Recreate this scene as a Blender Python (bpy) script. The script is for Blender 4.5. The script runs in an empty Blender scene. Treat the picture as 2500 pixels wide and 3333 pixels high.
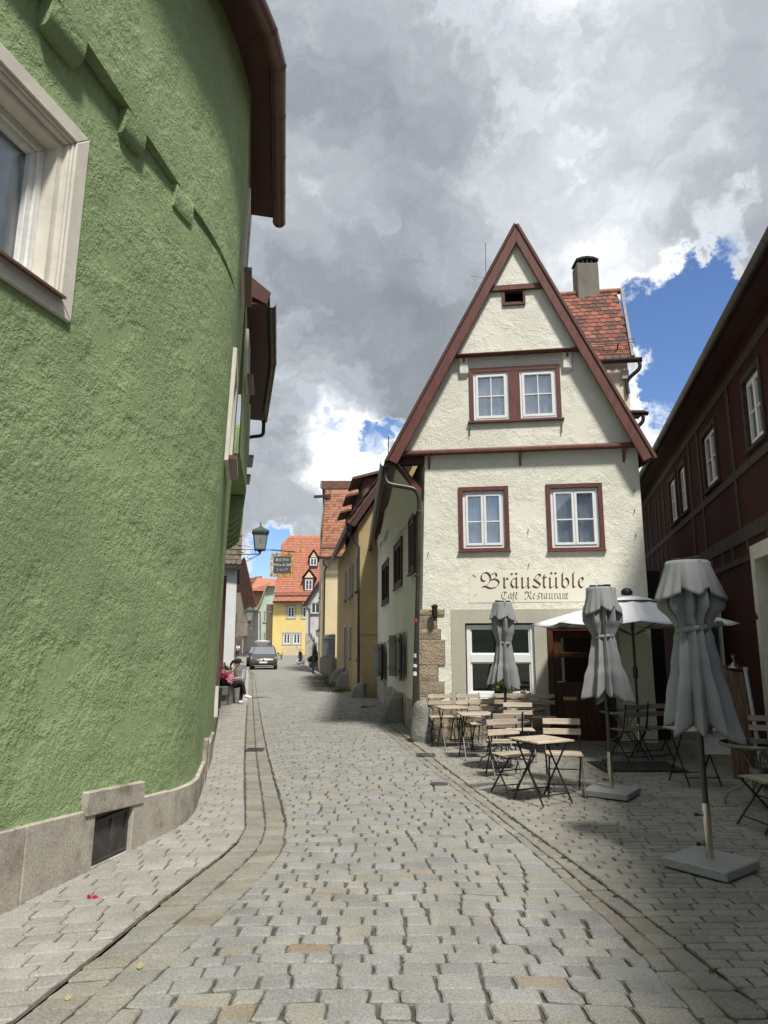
import bpy, bmesh, math, random
from mathutils import Vector, Matrix
from mathutils.geometry import delaunay_2d_cdt
random.seed(7)
R = math.radians
SC = bpy.context.scene
COL = SC.collection

# ------------------------------------------------------------------ camera
EYE = 1.65                      # eye height in metres
FPX = 2311.5                    # focal length for a 2500 x 3333 frame (about 24 mm equivalent)
PITCH = R(10.574)
cam_d = bpy.data.cameras.new('camera')
cam_d.sensor_fit = 'VERTICAL'
cam_d.sensor_height = 34.6
cam_d.lens = FPX / 3333.0 * 34.6
cam_d.clip_start = 0.05
cam_d.clip_end = 3000
cam = bpy.data.objects.new('camera', cam_d)
COL.objects.link(cam)
cam.location = (0, 0, EYE)
cam.rotation_euler = (math.pi / 2 + PITCH, 0, 0)
SC.camera = cam

# ------------------------------------------------------------------ sun, sky, exposure
SUN = Vector((0.26, -0.58, 1.0)).normalized()
sun_d = bpy.data.lights.new('sun', 'SUN')
sun_d.energy = 3.8
sun_d.angle = R(6.5)
sun_d.color = (1.0, 0.955, 0.88)
sun = bpy.data.objects.new('sun', sun_d)
COL.objects.link(sun)
sun.rotation_euler = (-SUN).to_track_quat('-Z', 'Y').to_euler()
sun.location = SUN * 60

SC.view_settings.view_transform = 'Standard'
SC.view_settings.look = 'None'
SC.view_settings.exposure = 0.42
SC.view_settings.gamma = 1.0
SC.view_settings.use_curve_mapping = False

CP, SP = math.cos(PITCH), math.sin(PITCH)
def ray(x, y):
    u = (x - 1250.0) / FPX; v = (1666.5 - y) / FPX
    return Vector((u, CP - v * SP, SP + v * CP))

class NT:
    """small helper for node trees"""
    def __init__(s, tree): s.t = tree; s.n = tree.nodes; s.l = tree.links
    def new(s, typ, **kw):
        n = s.n.new(typ)
        for k, v in kw.items(): setattr(n, k, v)
        return n
    def put(s, n, i, v):
        if v is None: return
        sock = n.inputs[i]
        if isinstance(v, bpy.types.NodeSocket): s.l.new(v, sock)
        else: sock.default_value = v
    def math(s, op, a, b=None, c=None, clamp=False):
        n = s.new('ShaderNodeMath', operation=op, use_clamp=clamp)
        s.put(n, 0, a); s.put(n, 1, b); s.put(n, 2, c)
        return n.outputs[0]
    def vmath(s, op, a, b=None, sc=None):
        n = s.new('ShaderNodeVectorMath', operation=op)
        s.put(n, 0, a); s.put(n, 1, b)
        if sc is not None: s.put(n, 3, sc)
        return n.outputs['Value'] if op in ('DOT_PRODUCT', 'LENGTH') else n.outputs[0]
    def mix(s, f, a, b, mode='MIX'):
        n = s.new('ShaderNodeMix', data_type='RGBA', blend_type=mode)
        s.put(n, 0, f); s.put(n, 6, a); s.put(n, 7, b)
        return n.outputs[2]
    def noise(s, vec, scale, detail=4.0, rough=0.55, dist=0.0, col=False):
        n = s.new('ShaderNodeTexNoise')
        s.put(n, 'Vector', vec); s.put(n, 'Scale', scale); s.put(n, 'Detail', detail)
        s.put(n, 'Roughness', rough); s.put(n, 'Distortion', dist)
        return n.outputs[1] if col else n.outputs[0]
    def voro(s, vec, scale, feature='F1', rnd=1.0, out=0):
        n = s.new('ShaderNodeTexVoronoi', feature=feature)
        s.put(n, 'Vector', vec); s.put(n, 'Scale', scale); s.put(n, 'Randomness', rnd)
        return n.outputs[out]
    def step(s, v, a, b, lo=0.0, hi=1.0):
        n = s.new('ShaderNodeMapRange', interpolation_type='SMOOTHSTEP')
        s.put(n, 0, v); s.put(n, 1, a); s.put(n, 2, b); s.put(n, 3, lo); s.put(n, 4, hi)
        return n.outputs[0]
    def ramp(s, v, stops):
        n = s.new('ShaderNodeValToRGB')
        e = n.color_ramp.elements
        while len(e) < len(stops): e.new(0.5)
        for i, (p, c) in enumerate(stops):
            e[i].position = p; e[i].color = (c[0], c[1], c[2], 1)
        s.put(n, 0, v)
        return n.outputs[0]
    def mapping(s, vec, scale=(1, 1, 1), rot=(0, 0, 0), loc=(0, 0, 0)):
        n = s.new('ShaderNodeMapping')
        s.put(n, 0, vec); n.inputs[1].default_value = loc
        n.inputs[2].default_value = rot; n.inputs[3].default_value = scale
        return n.outputs[0]

world = bpy.data.worlds.new('World')
SC.world = world
world.use_nodes = True
def build_sky():
    w = NT(world.node_tree)
    w.n.clear()
    out = w.new('ShaderNodeOutputWorld'); bg = w.new('ShaderNodeBackground')
    bg.inputs[1].default_value = 0.125
    w.l.new(bg.outputs[0], out.inputs[0])
    sky = w.new('ShaderNodeTexSky', sky_type='NISHITA', sun_disc=False)
    sky.sun_elevation = math.asin(SUN.z)
    sky.sun_rotation = math.atan2(SUN.x, SUN.y)
    sky.air_density = 1.0; sky.dust_density = 0.3; sky.ozone_density = 3.5
    blue = w.mix(1.0, sky.outputs[0], (.70, .78, .93, 1), 'MULTIPLY')
    tc = w.new('ShaderNodeTexCoord')
    d = w.vmath('NORMALIZE', tc.outputs['Generated'])
    sep = w.new('ShaderNodeSeparateXYZ'); w.l.new(d, sep.inputs[0])
    def warped(amp1, amp2):
        c1 = w.noise(w.vmath('ADD', d, (1.7, .4, 2.2)), 4.0, 7, 0.62, col=True)
        c2 = w.noise(w.vmath('ADD', d, (4.1, 2.4, 0.2)), 15.0, 6, 0.65, col=True)
        q = w.vmath('ADD', d, w.vmath('SCALE', w.vmath('SUBTRACT', c1, (0.5, 0.5, 0.5)), sc=amp1))
        return w.vmath('NORMALIZE', w.vmath('ADD', q, w.vmath('SCALE', w.vmath('SUBTRACT', c2, (0.5, 0.5, 0.5)), sc=amp2)))
    dw = warped(.20, .10)
    n1 = w.noise(w.vmath('ADD', dw, (0.3, 1.2, 5.0)), 3.2, 9, 0.58)
    n2 = w.noise(w.vmath('ADD', w.mapping(dw, (1, 1, 1.7)), (7.3, 2.1, 0)), 3.4, 9, 0.57)
    n3 = w.noise(w.vmath('ADD', w.mapping(dw, (1, 1, 1.5)), (3.0, 0, 0)), 11.0, 8, 0.60)
    def blob(x, y, r, soft=0.5, vec=None):
        c = ray(x, y).normalized()
        dt = w.vmath('DOT_PRODUCT', vec or dw, (c.x, c.y, c.z))
        a = r / FPX
        return w.step(dt, math.cos(a * (1 + soft)), math.cos(a * max(1 - soft, .02)))
    def total(lst, soft=.5, vec=None):
        acc = None
        for (x, y, r, k) in lst:
            b = w.math('MULTIPLY', blob(x, y, r, soft, vec), k)
            acc = b if acc is None else w.math('ADD', acc, b)
        return acc
    clear = total([(2235, 1070, 120, .9), (2130, 1120, 85, .85), (2310, 1000, 75, .75), (2200, 1230, 75, .75), (2090, 1010, 55, .6), (2445, 770, 60, .5), (2400, 900, 55, .4),
                   (1275, 1395, 48, .85), (1190, 1445, 38, .7), (846, 1915, 100, 1.0), (770, 1930, 120, 1.0), (930, 1930, 80, .7)], .85)
    behind = w.math('MULTIPLY', w.step(sep.outputs[1], 0.10, -0.35), w.step(sep.outputs[2], .72, .45))
    clear = w.math('ADD', clear, w.math('MULTIPLY', behind, 0.55))
    nn = w.math('ADD', w.math('MULTIPLY', n1, 0.75), w.math('MULTIPLY', n3, 0.75))
    cover = w.math('SUBTRACT', w.math('ADD', nn, -.04), w.math('MULTIPLY', clear, 0.40))
    mask = w.step(cover, 0.34, 0.58)
    bright = total([(2250, 420, 520, .08), (2150, 640, 330, .12), (1900, 930, 200, .10), (2020, 860, 120, .10), (2210, 1390, 150, .50), (1105, 1500, 120, .62),
                    (1350, 200, 420, .05), (1600, 820, 250, .06), (1000, 700, 160, .08), (900, 1680, 180, .10), (1950, 400, 220, .05)], .9)
    zenith_fill = w.step(sep.outputs[2], .70, .88)  # extra cloud brightness overhead, above the view, added to lift the shade
    dark = total([(1150, 1280, 260, .05), (1330, 1300, 200, .07), (1500, 1050, 220, .05), (1250, 700, 260, .04), (1700, 520, 220, .06)], .9)
    thick = w.step(cover, 0.44, 0.72)
    lum = w.math('ADD', w.math('MULTIPLY', w.math('SUBTRACT', n2, 0.5), 0.74), 0.375)
    lum = w.math('ADD', lum, w.math('MULTIPLY', w.math('SUBTRACT', n3, 0.5), 0.62))
    lum = w.math('ADD', lum, w.math('MULTIPLY', w.math('SUBTRACT', 1.0, thick), 0.45))
    lum = w.math('ADD', lum, bright)
    lum = w.math('ADD', lum, w.math('MULTIPLY', zenith_fill, .45))
    lum = w.math('SUBTRACT', lum, dark, clamp=True)
    ccol = w.ramp(lum, [(0.0, (.150, .170, .195)), (0.30, (.235, .258, .285)), (0.55, (.36, .388, .42)), (0.80, (.55, .58, .61)), (1.0, (.80, .82, .835))])
    ccol = w.mix(1.0, ccol, (8.6, 8.6, 8.6, 1), 'MULTIPLY')
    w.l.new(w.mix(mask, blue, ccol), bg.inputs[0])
build_sky()
# ------------------------------------------------------------------ helpers
def at_ground(x, y, z=0.0):
    """ground point seen at (x, y) of the 2500 x 3333 photograph"""
    d = ray(x, y); t = (z - EYE) / d.z
    return Vector((d.x * t, d.y * t, z))
def at_depth(x, y, Y):
    d = ray(x, y); t = Y / d.y
    return Vector((d.x * t, Y, EYE + d.z * t))

class Fac:
    """a vertical (or slightly leaning) wall plane from A to B, left to right as seen from outside"""
    def __init__(s, A, B, lean=0.0):
        s.A = Vector((A[0], A[1], 0)); s.B = Vector((B[0], B[1], 0))
        s.e = (s.B - s.A).normalized(); s.L = (s.B - s.A).length
        s.n = Vector((s.e.y, -s.e.x, 0)); s.U = Vector((lean * s.n.x, lean * s.n.y, 1))
        s.ang = math.atan2(s.e.y, s.e.x)
    def p(s, a, z, d=0.0): return s.A + s.e * a + s.U * z + s.n * d
    def uv(s, x, y, d=0.0):
        r = ray(x, y)
        M = Matrix((s.e, s.U, -r)).transposed()
        q = M.inverted() @ (Vector((0, 0, EYE)) - s.A - s.n * d)
        return q.x, q.y

def link(o, parent=None, keep=True):
    COL.objects.link(o)
    if parent is not None:
        o.parent = parent
        if keep: o.matrix_parent_inverse = (Matrix.Translation(parent.location) @ parent.rotation_euler.to_matrix().to_4x4()).inverted()
    return o
def tag(o, label=None, cat=None, group=None, kind=None):
    if label: o['label'] = label
    if cat: o['category'] = cat
    if group: o['group'] = group
    if kind: o['kind'] = kind
    return o
def empty(name, loc=(0, 0, 0), rz=0.0):
    o = bpy.data.objects.new(name, None); o.empty_display_size = 0.2
    o.location = loc; o.rotation_euler = (0, 0, rz)
    COL.objects.link(o); return o

class MB:
    """collects geometry for one mesh object"""
    def __init__(s): s.v = []; s.f = []; s.mi = []; s.m = 0
    def add(s, vs, fs):
        b = len(s.v); s.v += [tuple(q) for q in vs]
        for f in fs: s.f.append(tuple(b + i for i in f)); s.mi.append(s.m)
        return s
    def poly(s, *p): return s.add(p, [tuple(range(len(p)))])
    def hexa(s, c):   # 8 corners: bottom ring 0-3, top ring 4-7
        return s.add(c, [(3, 2, 1, 0), (4, 5, 6, 7), (0, 1, 5, 4), (1, 2, 6, 5), (2, 3, 7, 6), (3, 0, 4, 7)])
    def box(s, x0, x1, y0, y1, z0, z1, M=None):
        c = [Vector(q) for q in ((x0, y0, z0), (x1, y0, z0), (x1, y1, z0), (x0, y1, z0), (x0, y0, z1), (x1, y0, z1), (x1, y1, z1), (x0, y1, z1))]
        if M is not None: c = [M @ q for q in c]
        return s.hexa(c)
    def fbox(s, F, a0, a1, z0, z1, d0, d1):
        return s.hexa([F.p(a0, z0, d1), F.p(a1, z0, d1), F.p(a1, z0, d0), F.p(a0, z0, d0), F.p(a0, z1, d1), F.p(a1, z1, d1), F.p(a1, z1, d0), F.p(a0, z1, d0)])
    def bar(s, a, b, w, h, up=(0, 0, 1)):
        a = Vector(a); b = Vector(b); t = (b - a).normalized(); up = Vector(up)
        if abs(t.dot(up)) > 0.98: up = Vector((1, 0, 0))
        x = t.cross(up).normalized() * (w / 2); y = x.cross(t).normalized() * (h / 2)
        return s.hexa([a - x - y, a + x - y, b + x - y, b - x - y, a - x + y, a + x + y, b + x + y, b - x + y])
    def tube(s, pts, r, n=8, cap=True):
        pts = [Vector(q) for q in pts]; rs = r if isinstance(r, (list, tuple)) else [r] * len(pts)
        rings = []; prev = None
        for i, q in enumerate(pts):
            t = (pts[min(i + 1, len(pts) - 1)] - pts[max(i - 1, 0)]).normalized()
            if prev is None:
                a = Vector((0, 0, 1)) if abs(t.z) < 0.9 else Vector((1, 0, 0))
                x = t.cross(a).normalized()
            else: x = (prev - t * prev.dot(t)).normalized()
            prev = x; y = t.cross(x)
            rings.append([q + (x * math.cos(k * 2 * math.pi / n) + y * math.sin(k * 2 * math.pi / n)) * rs[i] for k in range(n)])
        vs = [q for rr in rings for q in rr]; fs = []
        for i in range(len(rings) - 1):
            for k in range(n):
                fs.append((i * n + k, i * n + (k + 1) % n, (i + 1) * n + (k + 1) % n, (i + 1) * n + k))
        if cap:
            fs.append(tuple(range(n - 1, -1, -1))); fs.append(tuple((len(rings) - 1) * n + k for k in range(n)))
        return s.add(vs, fs)
    def lathe(s, prof, c=(0, 0, 0), n=16, a0=0.0, sx=1.0, sy=1.0):
        vs = []; c = Vector(c)
        for (r, z) in prof:
            for k in range(n):
                a = a0 + k * 2 * math.pi / n
                vs.append(c + Vector((r * math.cos(a) * sx, r * math.sin(a) * sy, z)))
        fs = []
        for i in range(len(prof) - 1):
            for k in range(n): fs.append((i * n + k, i * n + (k + 1) % n, (i + 1) * n + (k + 1) % n, (i + 1) * n + k))
        fs.append(tuple(range(n - 1, -1, -1))); fs.append(tuple((len(prof) - 1) * n + k for k in range(n)))
        return s.add(vs, fs)
    def prism(s, pts, off):
        pts = [Vector(q) for q in pts]; off = Vector(off); n = len(pts)
        vs = pts + [q + off for q in pts]
        fs = [tuple(range(n - 1, -1, -1)), tuple(range(n, 2 * n))] + [(k, (k + 1) % n, n + (k + 1) % n, n + k) for k in range(n)]
        return s.add(vs, fs)
    def mesh(s, name):
        me = bpy.data.meshes.new(name)
        me.from_pydata(s.v, [], s.f)
        return me
    def build(s, name, mat, parent=None, smooth=None, fix=True, keep=True, bevel=0.0, uvn=False):
        me = s.mesh(name)
        mats = mat if isinstance(mat, (list, tuple)) else [mat]
        for m in mats: me.materials.append(M[m] if isinstance(m, str) else m)
        if len(mats) > 1: me.polygons.foreach_set('material_index', s.mi)
        if fix:
            bm = bmesh.new(); bm.from_mesh(me); bmesh.ops.recalc_face_normals(bm, faces=bm.faces); bm.to_mesh(me); bm.free()
        if smooth is not None:
            me.polygons.foreach_set('use_smooth', [True] * len(me.polygons))
            me.set_sharp_from_angle(angle=R(smooth))
        me.update()
        o = bpy.data.objects.new(name, me)
        link(o, parent, keep)
        if bevel:
            b = o.modifiers.new('edge', 'BEVEL'); b.width = bevel; b.segments = 1; b.limit_method = 'ANGLE'; b.angle_limit = R(40)
        return o

def inside(pt, poly):
    x, y = pt; c = False; j = len(poly) - 1
    for i in range(len(poly)):
        xi, yi = poly[i]; xj, yj = poly[j]
        if (yi > y) != (yj > y) and x < (xj - xi) * (y - yi) / (yj - yi) + xi: c = not c
        j = i
    return c
def panel(mb, outline, holes, to3d, step=None):
    """fill a 2D outline with holes (constrained Delaunay) and map it to space"""
    vs = []; es = []
    for loop in [outline] + list(holes):
        b = len(vs); n = len(loop); vs += [Vector(q) for q in loop]
        es += [(b + i, b + (i + 1) % n) for i in range(n)]
    if step:
        xs = [q[0] for q in outline]; ys = [q[1] for q in outline]
        x = min(xs) + step / 2
        while x < max(xs):
            y = min(ys) + step / 2
            while y < max(ys):
                if inside((x, y), outline) and not any(inside((x, y), h) for h in holes): vs.append(Vector((x, y)))
                y += step
            x += step
    V, E, Fc, *_ = delaunay_2d_cdt(vs, es, [], 0, 1e-5)
    keep = []
    for f in Fc:
        c = (sum(V[i].x for i in f) / len(f), sum(V[i].y for i in f) / len(f))
        if inside(c, outline) and not any(inside(c, h) for h in holes): keep.append(tuple(f))
    mb.add([to3d(q.x, q.y) for q in V], keep)
def rect(a0, a1, z0, z1): return [(a0, z0), (a1, z0), (a1, z1), (a0, z1)]
def copy_tree(o, parent=None):
    c = o.copy(); COL.objects.link(c); c.parent = parent
    for ch in o.children: copy_tree(ch, c)
    return c
def catmull(pts, n=8, closed=False):
    pts = [Vector(q) for q in pts]; out = []; m = len(pts)
    rng = range(m if closed else m - 1)
    for i in rng:
        p0 = pts[(i - 1) % m] if closed or i > 0 else pts[0]
        p1 = pts[i]; p2 = pts[(i + 1) % m]
        p3 = pts[(i + 2) % m] if closed or i + 2 < m else pts[-1]
        for k in range(n):
            t = k / n
            out.append(0.5 * ((2 * p1) + (p2 - p0) * t + (2 * p0 - 5 * p1 + 4 * p2 - p3) * t * t + (3 * p1 - p0 - 3 * p2 + p3) * t ** 3))
    if not closed: out.append(pts[-1])
    return out

# ------------------------------------------------------------------ materials
M = {}
def base_mat(name):
    m = bpy.data.materials.new(name); m.use_nodes = True
    k = NT(m.node_tree); b = k.n['Principled BSDF']
    M[name] = m
    return m, k, b
def c4(c, f=1.0): return (min(c[0] * f, 1), min(c[1] * f, 1), min(c[2] * f, 1), 1)
def bump(k, b, h, strength, dist, prev=None):
    n = k.new('ShaderNodeBump'); n.inputs['Strength'].default_value = strength
    n.inputs['Distance'].default_value = dist
    k.l.new(h, n.inputs['Height'])
    if prev is not None: k.l.new(prev, n.inputs['Normal'])
    k.l.new(n.outputs[0], b.inputs['Normal']); return n.outputs[0]
def rnd_piece(k):
    oi = k.new('ShaderNodeObjectInfo'); ge = k.new('ShaderNodeNewGeometry')
    return k.math('FRACT', k.math('ADD', k.math('MULTIPLY', oi.outputs['Random'], 7.31), ge.outputs['Random Per Island']))
def objco(k): return k.new('ShaderNodeTexCoord').outputs['Object']
def plain(name, col, rough=0.6, metal=0.0, var=0.12, vs=6.0, bs=0.0, bsc=60.0, bd=0.004, spec=0.5, stretch=(1, 1, 1), pr=0.0):
    m, k, b = base_mat(name)
    co = k.mapping(objco(k), stretch)
    n = k.noise(co, vs, 6, 0.6)
    c = k.mix(k.step(n, 0.25, 0.75), c4(col, 1 - var), c4(col, 1 + var))
    if pr:
        c = k.mix(1.0, c, k.ramp(rnd_piece(k), [(0, (1 - pr,) * 3), (1, (1, 1, 1))]), 'MULTIPLY')
    k.put(b, 'Base Color', c); b.inputs['Roughness'].default_value = rough
    b.inputs['Metallic'].default_value = metal; b.inputs['Specular IOR Level'].default_value = spec
    if bs: bump(k, b, k.noise(co, bsc, 5, 0.6), bs, bd)
    return m
def stucco(name, col, sc=28.0, strength=0.9, dist=0.02, var=0.10, stroke=0.0, dirt=0.0, dcol=(.12, .11, .09), mott=.92):
    m, k, b = base_mat(name)
    co = objco(k)
    n1 = k.noise(co, sc, 7, 0.68)
    n2 = k.noise(co, 0.7, 5, 0.6)
    n3 = k.noise(co, sc * 2.7, 3, 0.6)
    h = k.math('ADD', n1, k.math('MULTIPLY', n3, 0.35))
    if stroke:
        w = k.vmath('ADD', co, k.vmath('SCALE', k.vmath('SUBTRACT', k.noise(co, 1.6, 3, .6, col=True), (.5, .5, .5)), sc=0.5))
        s1 = k.noise(k.mapping(w, (1, 1, .16), (0.6, 0.5, 0)), 34.0, 4, .65)
        s2 = k.noise(k.mapping(w, (1, 1, .18), (-0.8, 0.3, .4)), 30.0, 4, .65)
        zone = k.step(k.noise(co, 1.7, 5, .65), 0.44, 0.56)
        s = k.mix(zone, s1, s2)
        rough_zone = k.step(k.noise(k.vmath('ADD', co, (5, 3, 1)), 1.3, 6, .68), .38, .60, .16, 1.0)
        h = k.math('MULTIPLY', k.math('ADD', h, k.math('MULTIPLY', s, stroke)), rough_zone)
        rg = k.math('ABSOLUTE', k.math('SUBTRACT', k.noise(w, 3.3, 4, .62), .5))
        h = k.math('ADD', h, k.math('MULTIPLY', k.step(rg, 0.0, .022, .30, 0.0), stroke * .5))
    c = k.mix(k.step(n2, 0.3, 0.7), c4(col, 1 - var), c4(col, 1 + var))
    c = k.mix(k.step(n1, 0.36, 0.56), k.mix(1.0, c, (mott, mott, mott * .98, 1), 'MULTIPLY'), c)
    if dirt:
        dm = k.step(k.noise(k.mapping(co, (1, 1, .35)), 1.6, 7, .65), 0.52, 0.75)
        c = k.mix(k.math('MULTIPLY', dm, dirt), c, (*dcol, 1))
        st = k.step(k.noise(k.mapping(co, (1, 1, .06)), 7.0, 5, .6), 0.56, 0.72)
        st = k.math('MULTIPLY', st, k.step(k.noise(k.vmath('ADD', co, (9, 4, 2)), .9, 4, .6), .45, .62))
        c = k.mix(k.math('MULTIPLY', st, min(dirt * 2.2, .6)), c, (*dcol, 1))
    k.put(b, 'Base Color', c); b.inputs['Roughness'].default_value = 0.9
    b.inputs['Specular IOR Level'].default_value = 0.2
    bump(k, b, h, strength, dist)
    return m
def stonemat(name, cols, sc=25.0, strength=0.5, dist=0.01, rough=0.85, stain=0.3, lich=0.0, scol=(.10, .085, .065)):
    """stone pieces: colour picked per piece from a ramp, speckle and fine relief"""
    m, k, b = base_mat(name)
    co = objco(k)
    r = rnd_piece(k)
    c = k.ramp(r, cols)
    sp = k.noise(co, 75.0, 6, 0.75)
    c = k.mix(1.0, c, k.ramp(sp, [(0.30, (.55, .55, .54)), (0.70, (1.35, 1.35, 1.35))]), 'MULTIPLY')
    big = k.noise(co, 3.0, 6, 0.62)
    c = k.mix(1.0, c, k.ramp(big, [(0.25, (.80, .79, .77)), (0.75, (1.14, 1.14, 1.14))]), 'MULTIPLY')
    if stain:
        c = k.mix(k.math('MULTIPLY', k.step(k.noise(co, 2.1 if stain > .9 else 1.3, 7, .68), .44 if stain > .9 else .5, .68 if stain > .9 else .75), stain), c, (*scol, 1))
    if lich:
        c = k.mix(k.math('MULTIPLY', k.step(k.noise(co, 34.0, 3, .6), .66, .72), lich), c, (.62, .60, .52, 1))
    k.put(b, 'Base Color', c); b.inputs['Roughness'].default_value = rough
    b.inputs['Specular IOR Level'].default_value = 0.3
    h = k.math('ADD', k.noise(co, sc, 6, .62), k.math('MULTIPLY', k.noise(co, sc * 4, 3, .6), .3))
    bump(k, b, h, strength, dist)
    return m
def woodmat(name, col, grain=(1, 1, 1), rough=0.65, var=0.3, sc=14.0, peel=0.0, pcol=(.5, .42, .36), pr=0.25):
    m, k, b = base_mat(name)
    co = k.mapping(objco(k), grain)
    n = k.noise(co, sc, 6, .65, 0.8)
    c = k.mix(k.step(n, .3, .7), c4(col, 1 - var), c4(col, 1 + var))
    c = k.mix(1.0, c, k.ramp(rnd_piece(k), [(0, (1 - pr,) * 3), (1, (1, 1, 1))]), 'MULTIPLY')
    if peel: c = k.mix(k.math('MULTIPLY', k.step(k.noise(co, 5.0, 7, .7), .66, .70), peel), c, (*pcol, 1))
    k.put(b, 'Base Color', c); b.inputs['Roughness'].default_value = rough
    b.inputs['Specular IOR Level'].default_value = 0.35
    bump(k, b, n, 0.35, 0.004)
    return m
def glassmat(name, tint=(.75, .8, .8), refl=0.22, rough=0.015):
    m, k, b = base_mat(name)
    k.n.remove(b)
    out = k.n['Material Output']
    t = k.new('ShaderNodeBsdfTransparent'); t.inputs[0].default_value = (*tint, 1)
    g = k.new('ShaderNodeBsdfGlossy'); g.inputs['Roughness'].default_value = rough; g.inputs[0].default_value = (.95, .97, 1, 1)
    fr = k.new('ShaderNodeFresnel'); fr.inputs[0].default_value = 1.5
    f = k.math('ADD', k.math('MULTIPLY', fr.outputs[0], 0.8), refl, clamp=True)
    mx = k.new('ShaderNodeMixShader')
    k.l.new(f, mx.inputs[0]); k.l.new(t.outputs[0], mx.inputs[1]); k.l.new(g.outputs[0], mx.inputs[2])
    k.l.new(mx.outputs[0], out.inputs[0])
    return m

stucco('green_plaster', (.305, .408, .205), 28, 1.0, 0.019, .10, stroke=.75, dirt=.12, dcol=(.18, .23, .13), mott=.84)
stucco('cream_plaster', (.785, .770, .67), 36, 1.0, 0.017, .03, stroke=0.25, dirt=.05, dcol=(.42, .37, .27), mott=.91)
stucco('pale_plaster', (.70, .64, .50), 26, .4, .008, .05)
stucco('sign_plaster', (.775, .75, .64), 30, 0.25, 0.006, .03, mott=.97)
stucco('smooth_grey_plaster', (.47, .45, .37), 30, 0.3, 0.006, .06, dirt=.25, dcol=(.30, .27, .21))
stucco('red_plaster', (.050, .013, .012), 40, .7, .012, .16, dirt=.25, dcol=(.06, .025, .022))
stucco('ochre_plaster', (.45, .345, .185), 26, .5, .010, .12, dirt=.5, dcol=(.24, .17, .085))
stucco('beige_plaster', (.72, .59, .36), 26, .4, .010, .05)
stucco('yellow_plaster', (.80, .62, .24), 22, .3, .010, .05)
stucco('mint_plaster', (.50, .60, .48), 22, .3, .010, .05)
stucco('pink_plaster', (.68, .54, .40), 22, .3, .010, .05)
stucco('taupe_plaster', (.40, .345, .275), 22, .3, .010, .08, dirt=.2)
stucco('white_plaster', (.66, .67, .68), 22, .4, .010, .06, dirt=.15, dcol=(.4, .4, .4))
stucco('worn_white_plaster', (.60, .59, .57), 22, .5, .012, .08, dirt=.7, dcol=(.30, .29, .27))
stucco('render_grey', (.20, .18, .15), 60, .8, .012, .12, dirt=.5, dcol=(.10, .09, .07))
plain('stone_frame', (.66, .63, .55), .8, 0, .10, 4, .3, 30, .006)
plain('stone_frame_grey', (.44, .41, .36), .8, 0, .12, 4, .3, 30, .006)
plain('white_frame', (.80, .80, .80), .35, 0, .04, 6)
plain('old_white_frame', (.72, .72, .70), .5, 0, .12, 9, .15, 50, .002)
plain('soffit_brown', (.085, .032, .026), .6, 0, .15, 5)
plain('gutter_brown', (.145, .068, .055), .35, 0.0, .18, 3, spec=.6)
plain('gutter_dark', (.055, .047, .043), .38, 0.25, .25, 3)
plain('black_steel', (.020, .020, .021), .42, 0.3, .2, 9)
plain('grey_steel', (.23, .235, .235), .38, 0.7, .15, 9)
plain('chrome', (.62, .58, .52), .22, 1.0, .1, 9)
plain('dark_pole', (.050, .050, .055), .35, .4, .1, 4)
plain('rust_iron', (.075, .070, .068), .6, .3, .35, 8, .3, 40, .004)
plain('dark_void', (.012, .011, .010), .9, 0, .1, 3)
plain('room_dark', (.05, .045, .04), .9, 0, .2, 3)
plain('curtain', (.78, .84, .93), .85, 0, .06, 8)  # blue tint put into the cloth for sky reflected in the panes
plain('grey_blind', (.46, .48, .49), .9, 0, .06, 3)
plain('fabric_grey', (.245, .250, .258), .88, 0, .08, 5, .35, 7, .014, spec=.2, stretch=(2.2, 2.2, .45))
plain('fabric_light', (.76, .77, .79), .88, 0, .04, 5, .2, 500, .0006, spec=.2)
plain('granite', (.30, .30, .30), .75, 0, .30, 90, .2, 120, .002)
plain('asphalt', (.105, .102, .098), .9, 0, .15, 2, .5, 90, .006)
plain('kerb_granite', (.36, .355, .34), .8, 0, .18, 20, .3, 60, .004, pr=.2)
plain('joint_dirt', (.082, .073, .060), .95, 0, .45, 12, .7, 45, .012)
plain('terrain', (.075, .085, .045), .95, 0, .3, .3)
plain('wooded_hill', (.030, .048, .018), .95, 0, .5, .09)
plain('far_cobble', (.235, .222, .19), .9, 0, .22, 2.6, .5, 9, .02)
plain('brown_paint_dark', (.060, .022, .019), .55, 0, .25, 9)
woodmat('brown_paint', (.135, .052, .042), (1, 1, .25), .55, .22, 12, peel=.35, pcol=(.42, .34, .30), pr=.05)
woodmat('door_wood', (.085, .032, .013), (1, 1, .12), .35, .35, 16)
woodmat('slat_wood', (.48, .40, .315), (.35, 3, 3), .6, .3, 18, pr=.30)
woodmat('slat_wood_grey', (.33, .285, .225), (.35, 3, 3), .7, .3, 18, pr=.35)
woodmat('plank_wood', (.20, .115, .075), (5, 5, .35), .7, .45, 8)
woodmat('timber_grey', (.056, .044, .038), (1, 1, 1), .85, .45, 14, pr=.2)
woodmat('shutter_grey', (.20, .19, .165), (1, 1, .2), .7, .25, 12)
woodmat('shutter_brown', (.150, .085, .070), (2, 2, .2), .7, .35, 10, peel=.3)
woodmat('shutter_green', (.030, .085, .065), (2, 2, .2), .6, .2, 10)
plain('brass', (.55, .40, .16), .35, .9, .1, 9)
plain('gold', (.72, .48, .12), .4, .6, .2, 30)
plain('verdigris', (.050, .098, .080), .5, .2, .2, 9)
plain('iron_black', (.014, .014, .016), .5, .3, .2, 9)
plain('sign_slate', (.085, .090, .095), .6, 0, .06, 9)
plain('sign_white', (.80, .80, .78), .6, 0, .02, 9)
plain('letter_brown', (.085, .032, .024), .8, 0, .20, 20)
plain('letter_dark', (.060, .048, .034), .8, 0, .2, 20)
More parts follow.
